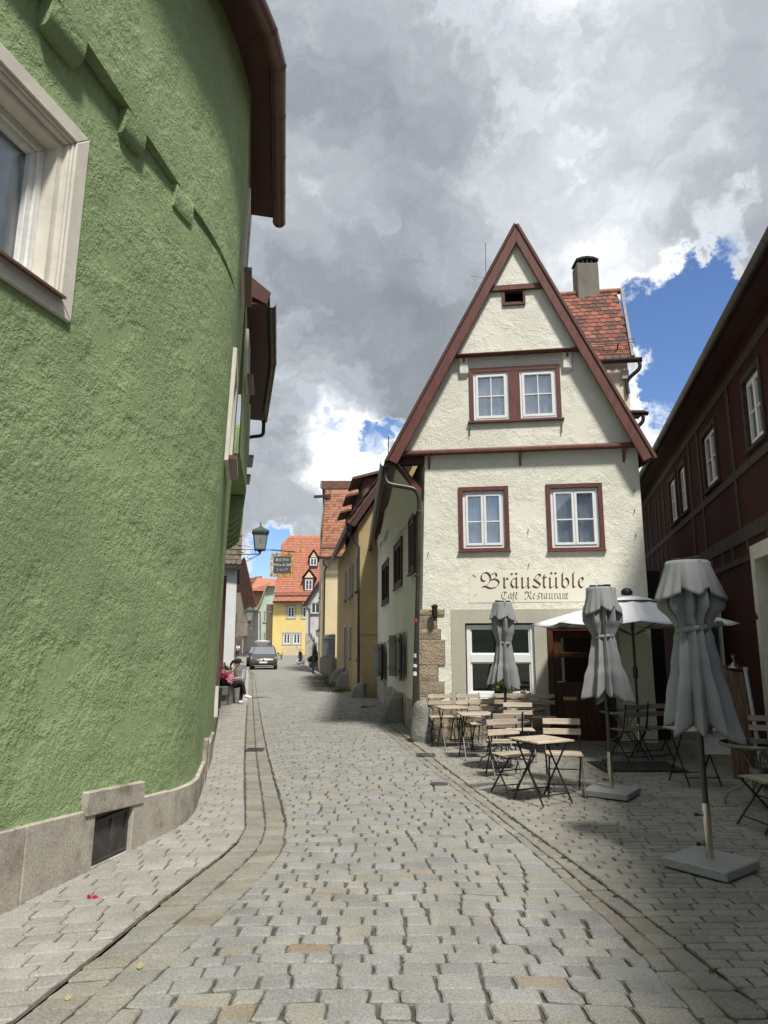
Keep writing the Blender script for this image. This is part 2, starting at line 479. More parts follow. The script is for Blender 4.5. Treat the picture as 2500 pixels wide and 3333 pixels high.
plain('leaf_mark', (.42, .20, .13), .8, 0, .2, 20)
plain('lamp_glass', (.42, .42, .38), .25, 0, .1, 8)
plain('lamp_bulb', (.80, .78, .70), .4, 0, .05, 8)
glassmat('pane_glass', (.97, .985, 1.0), .085)
glassmat('dark_glass', (.35, .37, .36), .10)
glassmat('clear_glass', (.86, .88, .88), .06)
plain('far_pane', (.035, .040, .048), .08, 0, .2, 4, spec=.9)
stonemat('cobble', [(0, (.225, .225, .220)), (.30, (.285, .285, .278)), (.58, (.255, .252, .238)), (.82, (.30, .292, .265)), (.97, (.275, .26, .225)), (1, (.265, .205, .140))], 22, .55, .012, stain=.18)
stonemat('sett', [(0, (.29, .28, .26)), (.5, (.345, .33, .305)), (1, (.28, .265, .24))], 30, .45, .008, stain=.25)
stonemat('gutter_stone', [(0, (.225, .222, .205)), (.5, (.275, .262, .225)), (1, (.225, .200, .160))], 24, .5, .010, stain=.25)
stonemat('paver', [(0, (.25, .24, .215)), (.5, (.30, .288, .255)), (1, (.235, .222, .195))], 30, .45, .008, stain=.22)
stonemat('plinth_stone', [(0, (.42, .39, .335)), (1, (.48, .45, .39))], 14, .45, .008, stain=.91, scol=(.13, .098, .07))
stonemat('quoin_stone', [(0, (.36, .30, .22)), (.5, (.42, .34, .235)), (1, (.33, .28, .215))], 9, 1.0, .05, stain=.35)
stonemat('guard_stone', [(0, (.27, .265, .25)), (1, (.31, .30, .28))], 12, .9, .035, stain=.55, lich=.8)
stonemat('tile_old', [(0, (.105, .060, .047)), (.35, (.140, .075, .057)), (.52, (.205, .085, .062)), (.75, (.29, .105, .072)), (1, (.335, .125, .085))], 30, .4, .006, stain=.25, lich=.5)
stonemat('tile_mid', [(0, (.25, .115, .075)), (.18, (.19, .10, .07)), (.3, (.31, .140, .088)), (1, (.38, .175, .110))], 30, .4, .006, stain=.2)
stonemat('tile_new', [(0, (.42, .165, .108)), (1, (.50, .21, .140))], 30, .3, .005, stain=.05)
stonemat('tile_brown', [(0, (.115, .065, .048)), (1, (.175, .095, .068))], 30, .4, .006, stain=.2)
stonemat('tile_grey', [(0, (.20, .165, .145)), (1, (.27, .215, .185))], 30, .4, .006, stain=.2)
plain('leaf', (.060, .110, .030), .6, 0, .4, 14, spec=.3)
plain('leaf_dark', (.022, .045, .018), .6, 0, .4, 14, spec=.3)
plain('grass', (.085, .130, .030), .8, 0, .35, 9)
plain('petal_pink', (.62, .10, .26), .6, 0, .25, 20)
plain('petal_pale', (.78, .45, .55), .6, 0, .2, 20)
plain('petal_red', (.50, .02, .075), .6, 0, .2, 20)
plain('skin', (.46, .26, .18), .6, 0, .06, 9)
plain('hair', (.022, .012, .009), .5, 0, .3, 30)
plain('cloth_white', (.76, .76, .75), .85, 0, .05, 9)
plain('cloth_black', (.012, .013, .018), .85, 0, .2, 9)
plain('car_paint', (.115, .110, .105), .28, .55, .04, 3, spec=.8)
plain('car_black', (.012, .012, .014), .3, .2, .1, 3, spec=.7)
plain('tyre', (.015, .015, .016), .8, 0, .1, 9)
plain('headlight', (.72, .74, .76), .12, .4, .1, 9)
plain('plate_white', (.75, .75, .74), .5, 0, .03, 9)
plain('sticker_red', (.55, .045, .05), .5, 0, .05, 9)
plain('sticker_blue', (.35, .55, .66), .5, 0, .1, 9)
plain('cabinet', (.60, .50, .33), .6, 0, .06, 5)
plain('dry_leaf', (.42, .36, .16), .8, 0, .2, 20)
# ------------------------------------------------------------------ ground
def project(P):
    z = P[2] - EYE
    f = P[1] * CP + z * SP; v = -P[1] * SP + z * CP
    if f < 0.05: return (-9999, -9999)
    return (1250 + FPX * P[0] / f, 1666.5 - FPX * v / f)
def pw(tab):
    def fn(y):
        if y <= tab[0][0]:
            (a, b), (c, d) = tab[0], tab[1]
        elif y >= tab[-1][0]:
            (a, b), (c, d) = tab[-2], tab[-1]
        else:
            for i in range(len(tab) - 1):
                if tab[i][0] <= y <= tab[i + 1][0]: (a, b), (c, d) = tab[i], tab[i + 1]; break
        return b + (d - b) * (y - a) / (c - a)
    return fn
def smooth(tab):
    pts = catmull([Vector((a, b, 0)) for a, b in tab], 5)
    return pw([(q.x, q.y) for q in pts])
WL = smooth([(-3, -4.20), (4.85, -2.41), (6.7, -1.99), (7.22, -1.90), (7.9, -1.99), (10.6, -2.50), (14.6, -3.33), (18.9, -4.26), (22, -4.97), (60, -13.2)])
PE = smooth([(-3, -2.6), (1.5, -2.0), (3.5, -1.66), (5.11, -1.45), (6.3, -1.27), (7.0, -1.29), (7.7, -1.42), (11.85, -2.22), (20.86, -3.89), (43.2, -8.06), (60, -11.5)])
GR = smooth([(-3, -2.1), (1.5, -1.55), (3.5, -1.25), (4.81, -1.01), (6.0, -.85), (6.65, -.88), (7.6, -1.02), (11.85, -1.87), (19.85, -3.38), (43.2, -7.74), (60, -11.1)])
CR = smooth([(-3, 1.75), (1.5, 1.52), (3.5, 1.43), (5.11, 1.33), (7.33, 1.05), (11.2, .46), (19.85, -.83), (43.2, -4.56), (60, -7.0)])
TE = smooth([(-3, 2.2), (1.5, 1.98), (3.62, 1.76), (5.02, 1.60), (8.02, 1.15), (12.57, .52), (23.26, -.98), (37.2, -3.45), (43.2, -4.25), (60, -6.7)])
def FL(y):   # right-hand limit of the terrace: red house, then the flank of the cafe and of the ochre house
    if y < 13.0: return 6.8
    return pw([(13.0, .66), (13.2, .64), (22.6, -.16), (23.4, -.75), (35, -2.2), (44, -3.7)])(y)

t = MB(); t.poly((-900, -900, -.14), (900, -900, -.14), (900, 900, -.14), (-900, 900, -.14))
tag(t.build('terrain', 'terrain'), kind='structure')
def bed(name, f0, f1, y0, y1, z, mats, ysplit=None, step=0.5):
    mb = MB(); y = y0
    while y < y1 - 1e-6:
        yn = min(y + step, y1)
        mb.m = 1 if (ysplit is not None and y >= ysplit - 1e-6) else 0
        za = z if not mb.m else -.004
        mb.poly((f0(y), y, za), (f1(y), y, za), (f1(yn), yn, za), (f0(yn), yn, za)); y = yn
    return tag(mb.build(name, mats), kind='structure')
street = bed('street', GR, CR, -3, 60, -.019, ['joint_dirt', 'far_cobble'], 50)
left_walk = bed('pavement_left', WL, PE, -3, 60, -.016, ['joint_dirt', 'asphalt'], 21.0)
gutter_l = bed('gutter_left', PE, GR, -3, 60, -.032, ['joint_dirt', 'far_cobble'], 47)
gutter_r = bed('gutter_right', CR, TE, -3, 60, -.032, ['joint_dirt', 'far_cobble'], 47)
terrace = bed('cafe_terrace', TE, FL, -3, 44, -.018, ['joint_dirt', 'asphalt'], 36)
# the far end of the street, turning left in front of the yellow house
mb = MB(); mb.poly((-13.2, 60, -.008), (-4.0, 60, -.008), (-4.0, 130, -.008), (-40, 130, -.008), (-24, 100, -.008))
tag(mb.build('street_square', 'far_cobble'), kind='structure')
# the forecourt on the right before the square, with its curved kerb
mb = MB()
kc = [at_ground(*q) for q in ((1048, 2203), (1010, 2180), (980, 2165), (966, 2155), (975, 2149), (1000, 2146))]
mb.poly(*[Vector((q.x, q.y, .02)) for q in kc], (-3.4, 82, .02), (-1.5, 60, .02), (-3.0, 38, .02))
tag(mb.build('forecourt', 'asphalt'), kind='structure')
mb = MB()
kk = catmull(kc[:5], 4)
for a, b in zip(kk, kk[1:]):
    mb.bar(Vector((a.x, a.y, .03)), Vector((b.x, b.y, .03)), .16, .12)
tag(mb.build('kerb_forecourt', 'kerb_granite'), kind='structure')

def stone(mb, q, zt, gap, rr, jit, thick=.05, dome=.004, lod=0, rng=random):
    """one paving stone from its four plan corners; gap = (across, along)"""
    gx, gy = gap
    cx = sum(p[0] for p in q) / 4; cy = sum(p[1] for p in q) / 4
    cor = []
    for i in range(4):
        p = Vector((q[i][0], q[i][1], 0))
        p.x += math.copysign(gx / 2 * rng.uniform(.5, 1.5), cx - p.x); p.y += math.copysign(gy / 2, cy - p.y)
        cor.append(p + Vector((rng.uniform(-jit, jit), rng.uniform(-jit, jit) * .7, 0)))
    pts = []
    for i in range(4):
        p, a, b = cor[i], cor[i - 1], cor[(i + 1) % 4]
        ea = (a - p); eb = (b - p); la, lb = ea.length, eb.length
        if la < .02 or lb < .02: return False
        ea /= la; eb /= lb
        if lod >= 2: pts.append(p); continue
        r1 = min(rr * rng.uniform(.5, 1.5), la * .3); r2 = min(rr * rng.uniform(.5, 1.5), lb * .3)
        pts += [p + ea * r1, p + eb * r2]
        if lod == 0:
            nrm = Vector((-eb.y, eb.x, 0)); pts.append(p.lerp(b, rng.uniform(.35, .65)) + nrm * rng.uniform(-jit, jit) * .8)
    n = len(pts); c = Vector((cx, cy, 0))
    tx, ty = rng.uniform(-.025, .025), rng.uniform(-.025, .025)
    def z(p, dz): return zt + dz + (p.x - cx) * tx + (p.y - cy) * ty
    vs = [(p.x, p.y, zt - thick) for p in pts] + [(p.x, p.y, z(p, -.009)) for p in pts]
    ins = []
    for p in pts:
        d = (c - p); k = min(rng.uniform(.007, .013) / max(d.length, .03), .4); ins.append(p + d * k)
    vs += [(p.x, p.y, z(p, rng.uniform(-.002, .001))) for p in ins]
    fs = [(i, (i + 1) % n, n + (i + 1) % n, n + i) for i in range(n)] + [(n + i, n + (i + 1) % n, 2 * n + (i + 1) % n, 2 * n + i) for i in range(n)]
    if lod == 0:
        vs.append((cx + rng.uniform(-.02, .02), cy + rng.uniform(-.02, .02), zt + dome * rng.uniform(.2, 1.4))); fs += [(2 * n + i, 2 * n + (i + 1) % n, 3 * n) for i in range(n)]
    else: fs.append(tuple(2 * n + i for i in range(n)))
    mb.add(vs, fs); return True

def lay(parent, quads, piece, rest, mat, gap, rr, jit, ztop=0.0, zj=.006, dome=.004, limit=300, seed=1, sm=28):
    """quads: list of 4-corner stones; the nearest visible ones become objects, the rest one part"""
    rng = random.Random(seed)
    vis = []; other = []
    for q in quads:
        cx = sum(p[0] for p in q) / 4; cy = sum(p[1] for p in q) / 4
        x, y = project((cx, cy, 0))
        (vis if (-30 < x < 2530 and y < 3370 and cy > 0) else other).append((cy, q))
    vis.sort(key=lambda a: a[0])
    for cy, q in vis[:limit]:
        mb = MB()
        if stone(mb, q, ztop + rng.uniform(-zj, zj), gap, rr, jit, dome=dome, lod=0, rng=rng):
            mb.build(piece, mat, parent, smooth=sm, fix=False)
    mb = MB()
    for cy, q in vis[limit:] + other:
        stone(mb, q, ztop + rng.uniform(-zj, zj), gap, rr, jit, dome=dome, lod=(0 if cy < 9 else 1 if cy < 16 else 2), rng=rng)
    if mb.f: tag(mb.build(rest, mat, parent, smooth=sm, fix=False), kind='stuff')

def rows(f0, f1, y0, y1, depth, wid, seed, djit=.1, wjit=.25, skew=None, wave=0.0, grow=None):
    """rows of stones running across between two boundary curves"""
    rng = random.Random(seed); out = []; y = y0; row = 0
    sk = skew or (lambda y: 0.0)
    def wav(x, yy): return wave * (math.sin(x * 2.1 + yy * .35) + .5 * math.sin(x * 5.3 + yy * 1.1)) + sk(yy) * (x - (f0(yy) + f1(yy)) / 2)
    while y < y1:
        g = grow(y) if grow else 1.0
        dp = depth * g * rng.uniform(1 - djit, 1 + djit)
        a0, a1 = y, y + dp
        x0 = f0((a0 + a1) / 2); x1 = f1((a0 + a1) / 2)
        xs = [x0]; x = x0 + wid * g * (rng.uniform(.35, .65) if row % 2 else rng.uniform(.85, 1.1))
        while x < x1 - wid * g * .45:
            xs.append(x); x += wid * g * rng.uniform(1 - wjit, 1 + wjit)
        xs.append(x1)
        for i in range(len(xs) - 1):
            xa, xb = xs[i], xs[i + 1]
            l0, l1 = (f0(a0), f0(a1)) if i == 0 else (xa, xa)
            r0, r1 = (f1(a0), f1(a1)) if i == len(xs) - 2 else (xb, xb)
            out.append([(l0, a0 + wav(l0, a0)), (r0, a0 + wav(r0, a0)), (r1, a1 + wav(r1, a1)), (l1, a1 + wav(l1, a1))])
        y += dp; row += 1
    return out
lay(street, rows(GR, CR, 1.2, 50, .138, .205, 11, .16, .36, wave=.026), 'cobblestone', 'cobblestones', 'cobble', (.016, .005), .014, .0075, zj=.004, dome=.002, seed=3)
sk = lambda y: .20 if y < 5.8 else (.20 - .40 * min((y - 5.8) / 2.4, 1))
lay(left_walk, rows(WL, PE, 1.2, 21, .150, .200, 21, .04, .10, skew=sk), 'paving_sett', 'paving_setts', 'sett', (.010, .010), .008, .003, zj=.003, dome=.001, seed=4)
mid_l = lambda y: (PE(y) + GR(y)) / 2
lay(gutter_l, rows(PE, mid_l, 1.2, 47, .150, .4, 31, .20, .1, skew=sk) + rows(mid_l, GR, 1.28, 47, .150, .4, 32, .20, .1, skew=sk), 'gutter_stone', 'gutter_stones', 'gutter_stone', (.010, .010), .012, .006, ztop=-.012, zj=.004, seed=5)
mid_r = lambda y: CR(y) * .55 + TE(y) * .45
lay(gutter_r, rows(CR, mid_r, 1.2, 47, .260, .5, 41, .25, .1) + rows(mid_r, TE, 1.3, 47, .230, .5, 42, .25, .1), 'gutter_stone', 'gutter_stones', 'gutter_stone', (.010, .010), .016, .008, ztop=-.012, zj=.004, seed=6)
TEr = lambda y: min(FL(y), 5.6) if y < 13 else FL(y) - .02
lay(terrace, rows(TE, TEr, 1.2, 12.95, .105, .235, 51, .05, .16, wave=.012) + rows(TE, lambda y: FL(y) - .02, 13.05, 30, .12, .235, 52, .05, .16), 'terrace_paver', 'terrace_pavers', 'paver', (.013, .010), .008, .003, zj=.003, dome=.001, seed=7)
# granite kerb beyond the left gutter
y = 20.6; i = 0
while y < 46:
    yn = y + 1.0
    mb = MB()
    a, b = PE(y) + .02, PE(yn) + .02
    mb.hexa([(a - .16, y, -.05), (a, y, -.05), (b, yn - .015, -.05), (b - .16, yn - .015, -.05), (a - .16, y, .075), (a - .01, y, .07), (b - .01, yn - .015, .07), (b - .16, yn - .015, .075)])
    mb.build('kerb_stone', 'kerb_granite', left_walk, bevel=.012)
    y = yn
# iron drain gratings
def grating(name, x0, x1, y0, y1, nb, label, z=.006, along=True):
    e = empty(name, ((x0 + x1) / 2, (y0 + y1) / 2, 0))
    mb = MB(); w = .022
    mb.box(x0, x1, y0, y0 + w, z - .03, z); mb.box(x0, x1, y1 - w, y1, z - .03, z)
    mb.box(x0, x0 + w, y0 + w, y1 - w, z - .03, z - .001); mb.box(x1 - w, x1, y0 + w, y1 - w, z - .03, z - .001)
    mb.build('frame', 'rust_iron', e)
    for k in range(nb):
        m2 = MB()
        if along:
            xx = x0 + w + (x1 - x0 - 2 * w) * (k + .5) / nb; m2.box(xx - .009, xx + .009, y0 + w, y1 - w, z - .03, z - .003)
        else:
            yy = y0 + w + (y1 - y0 - 2 * w) * (k + .5) / nb; m2.box(x0 + w, x1 - w, yy - .009, yy + .009, z - .03, z - .003)
        m2.build('grate_bar', 'rust_iron', e)
    tag(e, label, 'drain grate')
grating('drain_grate', -2.20, -1.93, 11.72, 12.02, 8, 'small dark iron drain grate in the left gutter')
grating('drain_grate', .50, .78, 11.15, 11.45, 8, 'small dark iron drain grate in the right gutter near the corner stone')
grating('drain_grate', -.62, -.20, 19.7, 20.1, 9, 'iron grate set in the paving beside the cafe flank wall')
# ribbed mat / cover in the terrace
e = empty('floor_mat', (3.45, 10.2, 0)); tag(e, 'dark ribbed mat lying on the terrace behind the middle closed parasol', 'mat')
mb = MB(); mb.box(2.90, 4.02, 9.82, 10.62, -.01, .012); mb.build('mat_base', 'dark_void', e)
for k in range(16):
    mb = MB(); x = 2.95 + k * .067; mb.box(x, x + .036, 9.86, 10.58, .012, .022); mb.build('rib', 'rust_iron', e)
mb = MB(); mb.lathe([(.11, -.02), (.11, .007), (.10, .009), (0.02, .009)], (0.66, 9.0, 0), 14); tag(mb.build('valve_cover', 'rust_iron'), 'small round iron valve cover among the cobbles', 'valve cover')

mb = MB(); mb.poly((4.6, 12.98, -.012), (14, 12.98, -.012), (14, 32, -.012), (4.6, 32, -.012)); tag(mb.build('alley_ground', 'asphalt'), kind='structure')

# the wooded valley side behind the viewer (the shop window mirrors it)
mb = MB(); rh = random.Random(31); nx, ny = 60, 8; vs = []
for j in range(ny + 1):
    for i in range(nx + 1):
        a = R(200 + 140 * i / nx); rr = 150 + 45 * j
        hgt = (1 - (1 - j / ny) ** 2) * (30 + 9 * math.sin(i * .33) + 5 * math.sin(i * .9 + 1)) + rh.uniform(-1.6, 1.6)
        vs.append((rr * math.cos(a), rr * math.sin(a), hgt - 2))
mb.add(vs, [(j * (nx + 1) + i, j * (nx + 1) + i + 1, (j + 1) * (nx + 1) + i + 1, (j + 1) * (nx + 1) + i) for j in range(ny) for i in range(nx)])
tag(mb.build('hills', 'wooded_hill', fix=False), kind='structure')
# ------------------------------------------------------------------ green house on the left
F1 = Fac((-3.97, -2), (-1.87, 7.22), .020)
F2 = Fac((-1.87, 7.22), (-2.62, 11.2), .035)
gh = empty('green_house', (-2.2, 6.5, 0))
tag(gh, 'green roughcast house with white stone window and brown eaves at the left', 'house')
EZ = 8.62
# wall polyline with a rounded corner
def wall_pt(F, a, z, d=0.0): return F.p(a, z, d)
L1 = F1.L
win = (5.35, 7.07, 3.97, 5.48)           # outer edge of the stone frame on F1 (s0, s1, z0, z1)
win_hole = rect(5.50, 6.93, 4.10, 5.35)
hatch = rect(7.91, 8.39, -.02, .35)
mb = MB()
TOPZ = 5.86
out1 = [(0, -.1), (L1 - .75, -.1), (L1 - .75, TOPZ), (6.2, 6.3), (0, 6.3)]
panel(mb, out1, [win_hole, [(7.91, -.02), (8.39, -.02), (8.38, .335), (7.90, .385)]], lambda a, z: F1.p(a, z), 1.2)
# corner strip
N = 10
def corner(i, z):
    k = i / N
    p0 = F1.p(L1 - .75, z); p1 = F1.p(L1, z); p2 = F2.p(.75, z)
    return p0 * (1 - k) ** 2 + p1 * 2 * k * (1 - k) + p2 * k * k
zs = [-.1, 1.5, 3, 4.5, TOPZ]
for i in range(N):
    for j in range(len(zs) - 1):
        mb.poly(corner(i, zs[j]), corner(i + 1, zs[j]), corner(i + 1, zs[j + 1]), corner(i, zs[j + 1]))
w2h = rect(1.45, 2.25, 4.05, 5.22)
panel(mb, [(.75, -.1), (F2.L, -.1), (F2.L, EZ + .5), (.75, EZ + .5)], [w2h, rect(1.75, 2.5, 6.75, 7.75)], lambda a, z: F2.p(a, z), 1.0)
mb.build('wall', 'green_plaster', gh, smooth=35)
# upper storey, standing a little proud and tapering out towards the corner
def dj(a): return .13 * max(0.0, min(1.0, (L1 - .12 - a) / 3.0))
mb = MB(); aa = [0, 2, 4, 5.5, 6.2, 6.9, 7.5, 8.1, L1 - .75]
def zl(a): return 6.13 - .065 * (a - 6.5) / 0.6 * .75 if a > 6.0 else 6.17
for a, b in zip(aa, aa[1:]):
    mb.poly(F1.p(a, zl(a), dj(a)), F1.p(b, zl(b), dj(b)), F1.p(b, EZ + .5, dj(b)), F1.p(a, EZ + .5, dj(a)))
    mb.poly(F1.p(a, zl(a), -.05), F1.p(b, zl(b), -.05), F1.p(b, zl(b), dj(b)), F1.p(a, zl(a), dj(a)))
a = L1 - .75
for i in range(N):
    k0, k1 = i / N, (i + 1) / N
    za, zb = zl(a + .75 * k0), zl(a + .75 * k1)
    d0, d1 = dj(a) * (1 - k0) , dj(a) * (1 - k1)
    n = (F1.n * (1 - k0) + F2.n * k0); n2 = (F1.n * (1 - k1) + F2.n * k1)
    mb.poly(corner(i, za) + n * d0, corner(i + 1, zb) + n2 * d1, corner(i + 1, EZ + .5) + n2 * d1, corner(i, EZ + .5) + n * d0)
    mb.poly(corner(i, za) - n * .02, corner(i + 1, zb) - n2 * .02, corner(i + 1, zb) + n2 * d1, corner(i, za) + n * d0)
mb.poly(F1.p(L1 - .75, TOPZ - .02), corner(5, TOPZ - .02), corner(5, zl(L1 - .3)), F1.p(L1 - .75, zl(L1 - .75)))
mb.build('upper_wall', 'green_plaster', gh, smooth=35)
# rounded beam ends under the upper storey
for (s0, s1) in ((4.55, 4.95), (5.55, 5.9), (6.44, 6.82), (7.42, 7.72), (8.32, 8.66)):
    mb = MB(); zt = zl((s0 + s1) / 2); dd = dj((s0 + s1) / 2)
    prof = [(0.0, -.235), (dd * .55, -.225), (dd * .86, -.185), (dd * .96, -.10), (dd + .002, .0), (dd * .5, .03), (-.03, .03)]
    nseg = 5; pr = []
    for i in range(nseg + 1):
        a = s0 + (s1 - s0) * i / nseg; e = 1.0 if 0 < i < nseg else .96
        pr.append([F1.p(a, zt + z * (1 if z > 0 else e), d * e) for d, z in prof])
    n = len(prof)
    mb.add([q for r_ in pr for q in r_], [(i * n + k, (i + 1) * n + k, (i + 1) * n + k + 1, i * n + k + 1) for i in range(nseg) for k in range(n - 1)] + [tuple(range(n)), tuple(nseg * n + k for k in range(n))])
    mb.build('beam_end', 'green_plaster', gh, smooth=38)

def ring(mb, F, o, i, d0, d1):
    """rectangular ring o=(a0,a1,z0,z1) around i, from depth d0 (back) to d1 (front), mitred"""
    O = rect(*o); I = rect(*i)
    for k in range(4):
        k2 = (k + 1) % 4
        c = [O[k], O[k2], I[k2], I[k]]
        mb.hexa([F.p(*c[0], d1), F.p(*c[1], d1), F.p(*c[2], d1), F.p(*c[3], d1), F.p(*c[0], d0), F.p(*c[1], d0), F.p(*c[2], d0), F.p(*c[3], d0)])
# the big stone-framed window
wn = MB(); ring(wn, F1, win, (5.50, 6.93, 4.10, 5.35), -.06, .028)
ring(wn, F1, (5.50, 6.93, 4.10, 5.35), (5.525, 6.905, 4.12, 5.325), -.07, .012)
ring(wn, F1, (5.525, 6.905, 4.12, 5.325), (5.545, 6.885, 4.135, 5.305), -.09, -.004)
w0 = wn.build('window', 'stone_frame', gh, bevel=.008)
mb = MB(); ring(mb, F1, (5.545, 6.885, 4.135, 5.305), (5.60, 6.83, 4.17, 5.25), -.24, -.045); mb.build('reveal', 'stone_frame', w0)
mb = MB()
ring(mb, F1, (5.60, 6.83, 4.17, 5.25), (5.665, 6.765, 4.235, 5.185), -.26, -.15)
mb.fbox(F1, 6.16, 6.27, 4.235, 5.185, -.255, -.142); mb.build('frame', 'old_white_frame', w0, bevel=.006)
for (a0, a1) in ((5.665, 6.16), (6.27, 6.765)):
    mb = MB(); ring(mb, F1, (a0, a1, 4.235, 5.185), (a0 + .05, a1 - .05, 4.285, 5.135), -.25, -.17); mb.build('sash', 'old_white_frame', w0, bevel=.005)
    mb = MB(); mb.fbox(F1, a0 + .05, a1 - .05, 4.285, 5.135, -.225, -.215); mb.build('pane', 'clear_glass', w0)
    mb = MB(); mb.poly(F1.p(a0, 4.2, -.30), F1.p(a1, 4.2, -.30), F1.p(a1, 5.2, -.30), F1.p(a0, 5.2, -.30)); mb.build('blind', 'grey_blind', w0, fix=False)
mb = MB(); mb.hexa([F1.p(5.52, 4.085, .07), F1.p(6.94, 4.085, .07), F1.p(6.94, 4.135, -.16), F1.p(5.52, 4.135, -.16), F1.p(5.52, 4.105, .07), F1.p(6.94, 4.105, .07), F1.p(6.94, 4.165, -.16), F1.p(5.52, 4.165, -.16)])
mb.build('sill', 'gutter_brown', w0)
# windows on the receding side
def stone_window(F, a0, a1, z0, z1, parent, fw=.14, proud=.035, frame='stone_frame', sash='white_frame', glass='dark_glass', deep=.16):
    mb = MB(); ring(mb, F, (a0 - fw, a1 + fw, z0 - fw, z1 + fw), (a0, a1, z0, z1), -deep, proud)
    w = mb.build('window', frame, parent, bevel=.006)
    mb = MB(); f = .05
    ring(mb, F, (a0, a1, z0, z1), (a0 + f, a1 - f, z0 + f, z1 - f), -deep, -deep + .07)
    c = (a0 + a1) / 2; mb.fbox(F, c - f * .7, c + f * .7, z0 + f, z1 - f, -deep + .004, -deep + .066); mb.build('frame', sash, w)
    mb = MB(); mb.fbox(F, a0 + f, a1 - f, z0 + f, z1 - f, -deep + .02, -deep + .03); mb.build('pane', glass, w)
    mb = MB(); mb.poly(F.p(a0, z0, -deep - .05), F.p(a1, z0, -deep - .05), F.p(a1, z1, -deep - .05), F.p(a0, z1, -deep - .05)); mb.build('room', 'room_dark', w, fix=False)
    mb = MB(); mb.fbox(F, a0 - fw - .02, a1 + fw + .02, z0 - fw * .9, z0 - fw * .9 + .05, proud + .002, proud + .10); mb.build('sill', 'gutter_brown', w)
    return w
stone_window(F2, 1.45, 2.25, 4.05, 5.22, gh, .16, .05)
stone_window(F2, 1.75, 2.5, 6.75, 7.75, gh, .14, .05)
# plinth slabs along the foot of the wall
def slab(F, a0, a1, z0a, z0b, z1a, z1b, d, name='plinth_slab', mat='plinth_stone', parent=None):
    mb = MB(); mb.hexa([F.p(a0, z0a, d), F.p(a1, z0b, d), F.p(a1, z0b, -.05), F.p(a0, z0a, -.05), F.p(a0, z1a, d), F.p(a1, z1b, d), F.p(a1, z1b, -.05), F.p(a0, z1a, -.05)])
    return mb.build(name, mat, parent or gh, bevel=.008)
def pt(a): return .50 - (a - 6.9) * .068
for (a, b) in ((3.4, 4.65), (4.66, 5.9), (5.91, 7.135), (7.145, 7.90), (8.40, 9.0)):
    slab(F1, a, b - .006, -.1, -.1, pt(a), pt(b), .038 + .004 * ((a * 7) % 2))
slab(F1, 7.755, 8.545, .40, .338, .575, .515, .052, 'lintel_slab')
slab(F1, 7.90, 8.40, -.1, -.1, .012, .004, .020, 'hatch_sill')
# plinth around the corner
mb = MB()
m_ = 14
def foot(i, z, d):
    k = i / m_; a0 = L1 - .45
    p0 = F1.p(a0, z); p1 = F1.p(L1, z); p2 = F2.p(.6, z)
    n = (F1.n * (1 - k) + F2.n * k).normalized()
    return p0 * (1 - k) ** 2 + p1 * 2 * k * (1 - k) + p2 * k * k + n * d
for i in range(m_):
    z0, z1 = .345 - .004 * i, .345 - .004 * (i + 1)
    mb.hexa([foot(i, -.1, .042), foot(i + 1, -.1, .042), foot(i + 1, -.1, -.03), foot(i, -.1, -.03), foot(i, z0, .042), foot(i + 1, z1, .042), foot(i + 1, z1, -.03), foot(i, z0, -.03)])
bm_o = mb.build('plinth_slab', 'plinth_stone', gh)
slab(F2, .62, 1.7, -.1, -.1, .30, .28, .040); slab(F2, 1.71, 2.1, -.1, -.1, .52, .50, .050); slab(F2, 2.65, 3.95, -.1, -.1, .36, .36, .04)
# iron cellar hatch
mb = MB(); mb.hexa([F1.p(7.905, 0, -.005), F1.p(8.395, 0, -.005), F1.p(8.395, 0, -.05), F1.p(7.905, 0, -.05), F1.p(7.905, .375, -.005), F1.p(8.395, .335, -.005), F1.p(8.395, .335, -.05), F1.p(7.905, .375, -.05)])
hp = mb.build('cellar_hatch', 'rust_iron', gh)
mb = MB()
for (a0, a1) in ((7.91, 7.935), (8.155, 8.18), (8.365, 8.39)): mb.fbox(F1, a0, a1, .012, .34, -.004, .010)
mb.fbox(F1, 7.915, 8.385, .312, .334, -.004, .013); mb.fbox(F1, 7.915, 8.385, .013, .034, -.004, .013); mb.build('hatch_frame', 'rust_iron', hp)
mb = MB(); mb.fbox(F2, 2.12, 2.62, .0, .36, -.02, .012); mb.build('cellar_hatch', 'rust_iron', gh)
# eaves: soffit, gutter, roof
def hz(x, y, z): return at_ground(x, y, z)
gi = [Vector((-3.45, -.4, EZ)), Vector((-2.30, 4.6, EZ)), Vector((-1.72, 7.30, EZ)), Vector((-1.73, 7.75, EZ)), Vector((-2.20, 10.62, EZ))]
go = [Vector((-3.05, -.50, EZ - .06)), Vector((-1.92, 4.5, EZ - .06)), Vector((-1.41, 7.0, EZ - .06)), Vector((-1.38, 7.5, EZ - .06)), Vector((-1.83, 10.62, EZ - .06))]
for i in range(4):
    mb = MB(); up = Vector((0, 0, .10))
    mb.hexa([gi[i], go[i], go[i + 1] - (go[i + 1] - go[i]).normalized() * .006, gi[i + 1] - (gi[i + 1] - gi[i]).normalized() * .006, gi[i] + up, go[i] + up, go[i + 1] + up, gi[i + 1] + up])
    mb.build('soffit_board', 'soffit_brown', gh)
    mb = MB(); mb.bar(go[i] + Vector((.02, 0, .06)), go[i + 1] + Vector((.02, 0, .06)), .03, .24); mb.build('fascia', 'soffit_brown', gh)
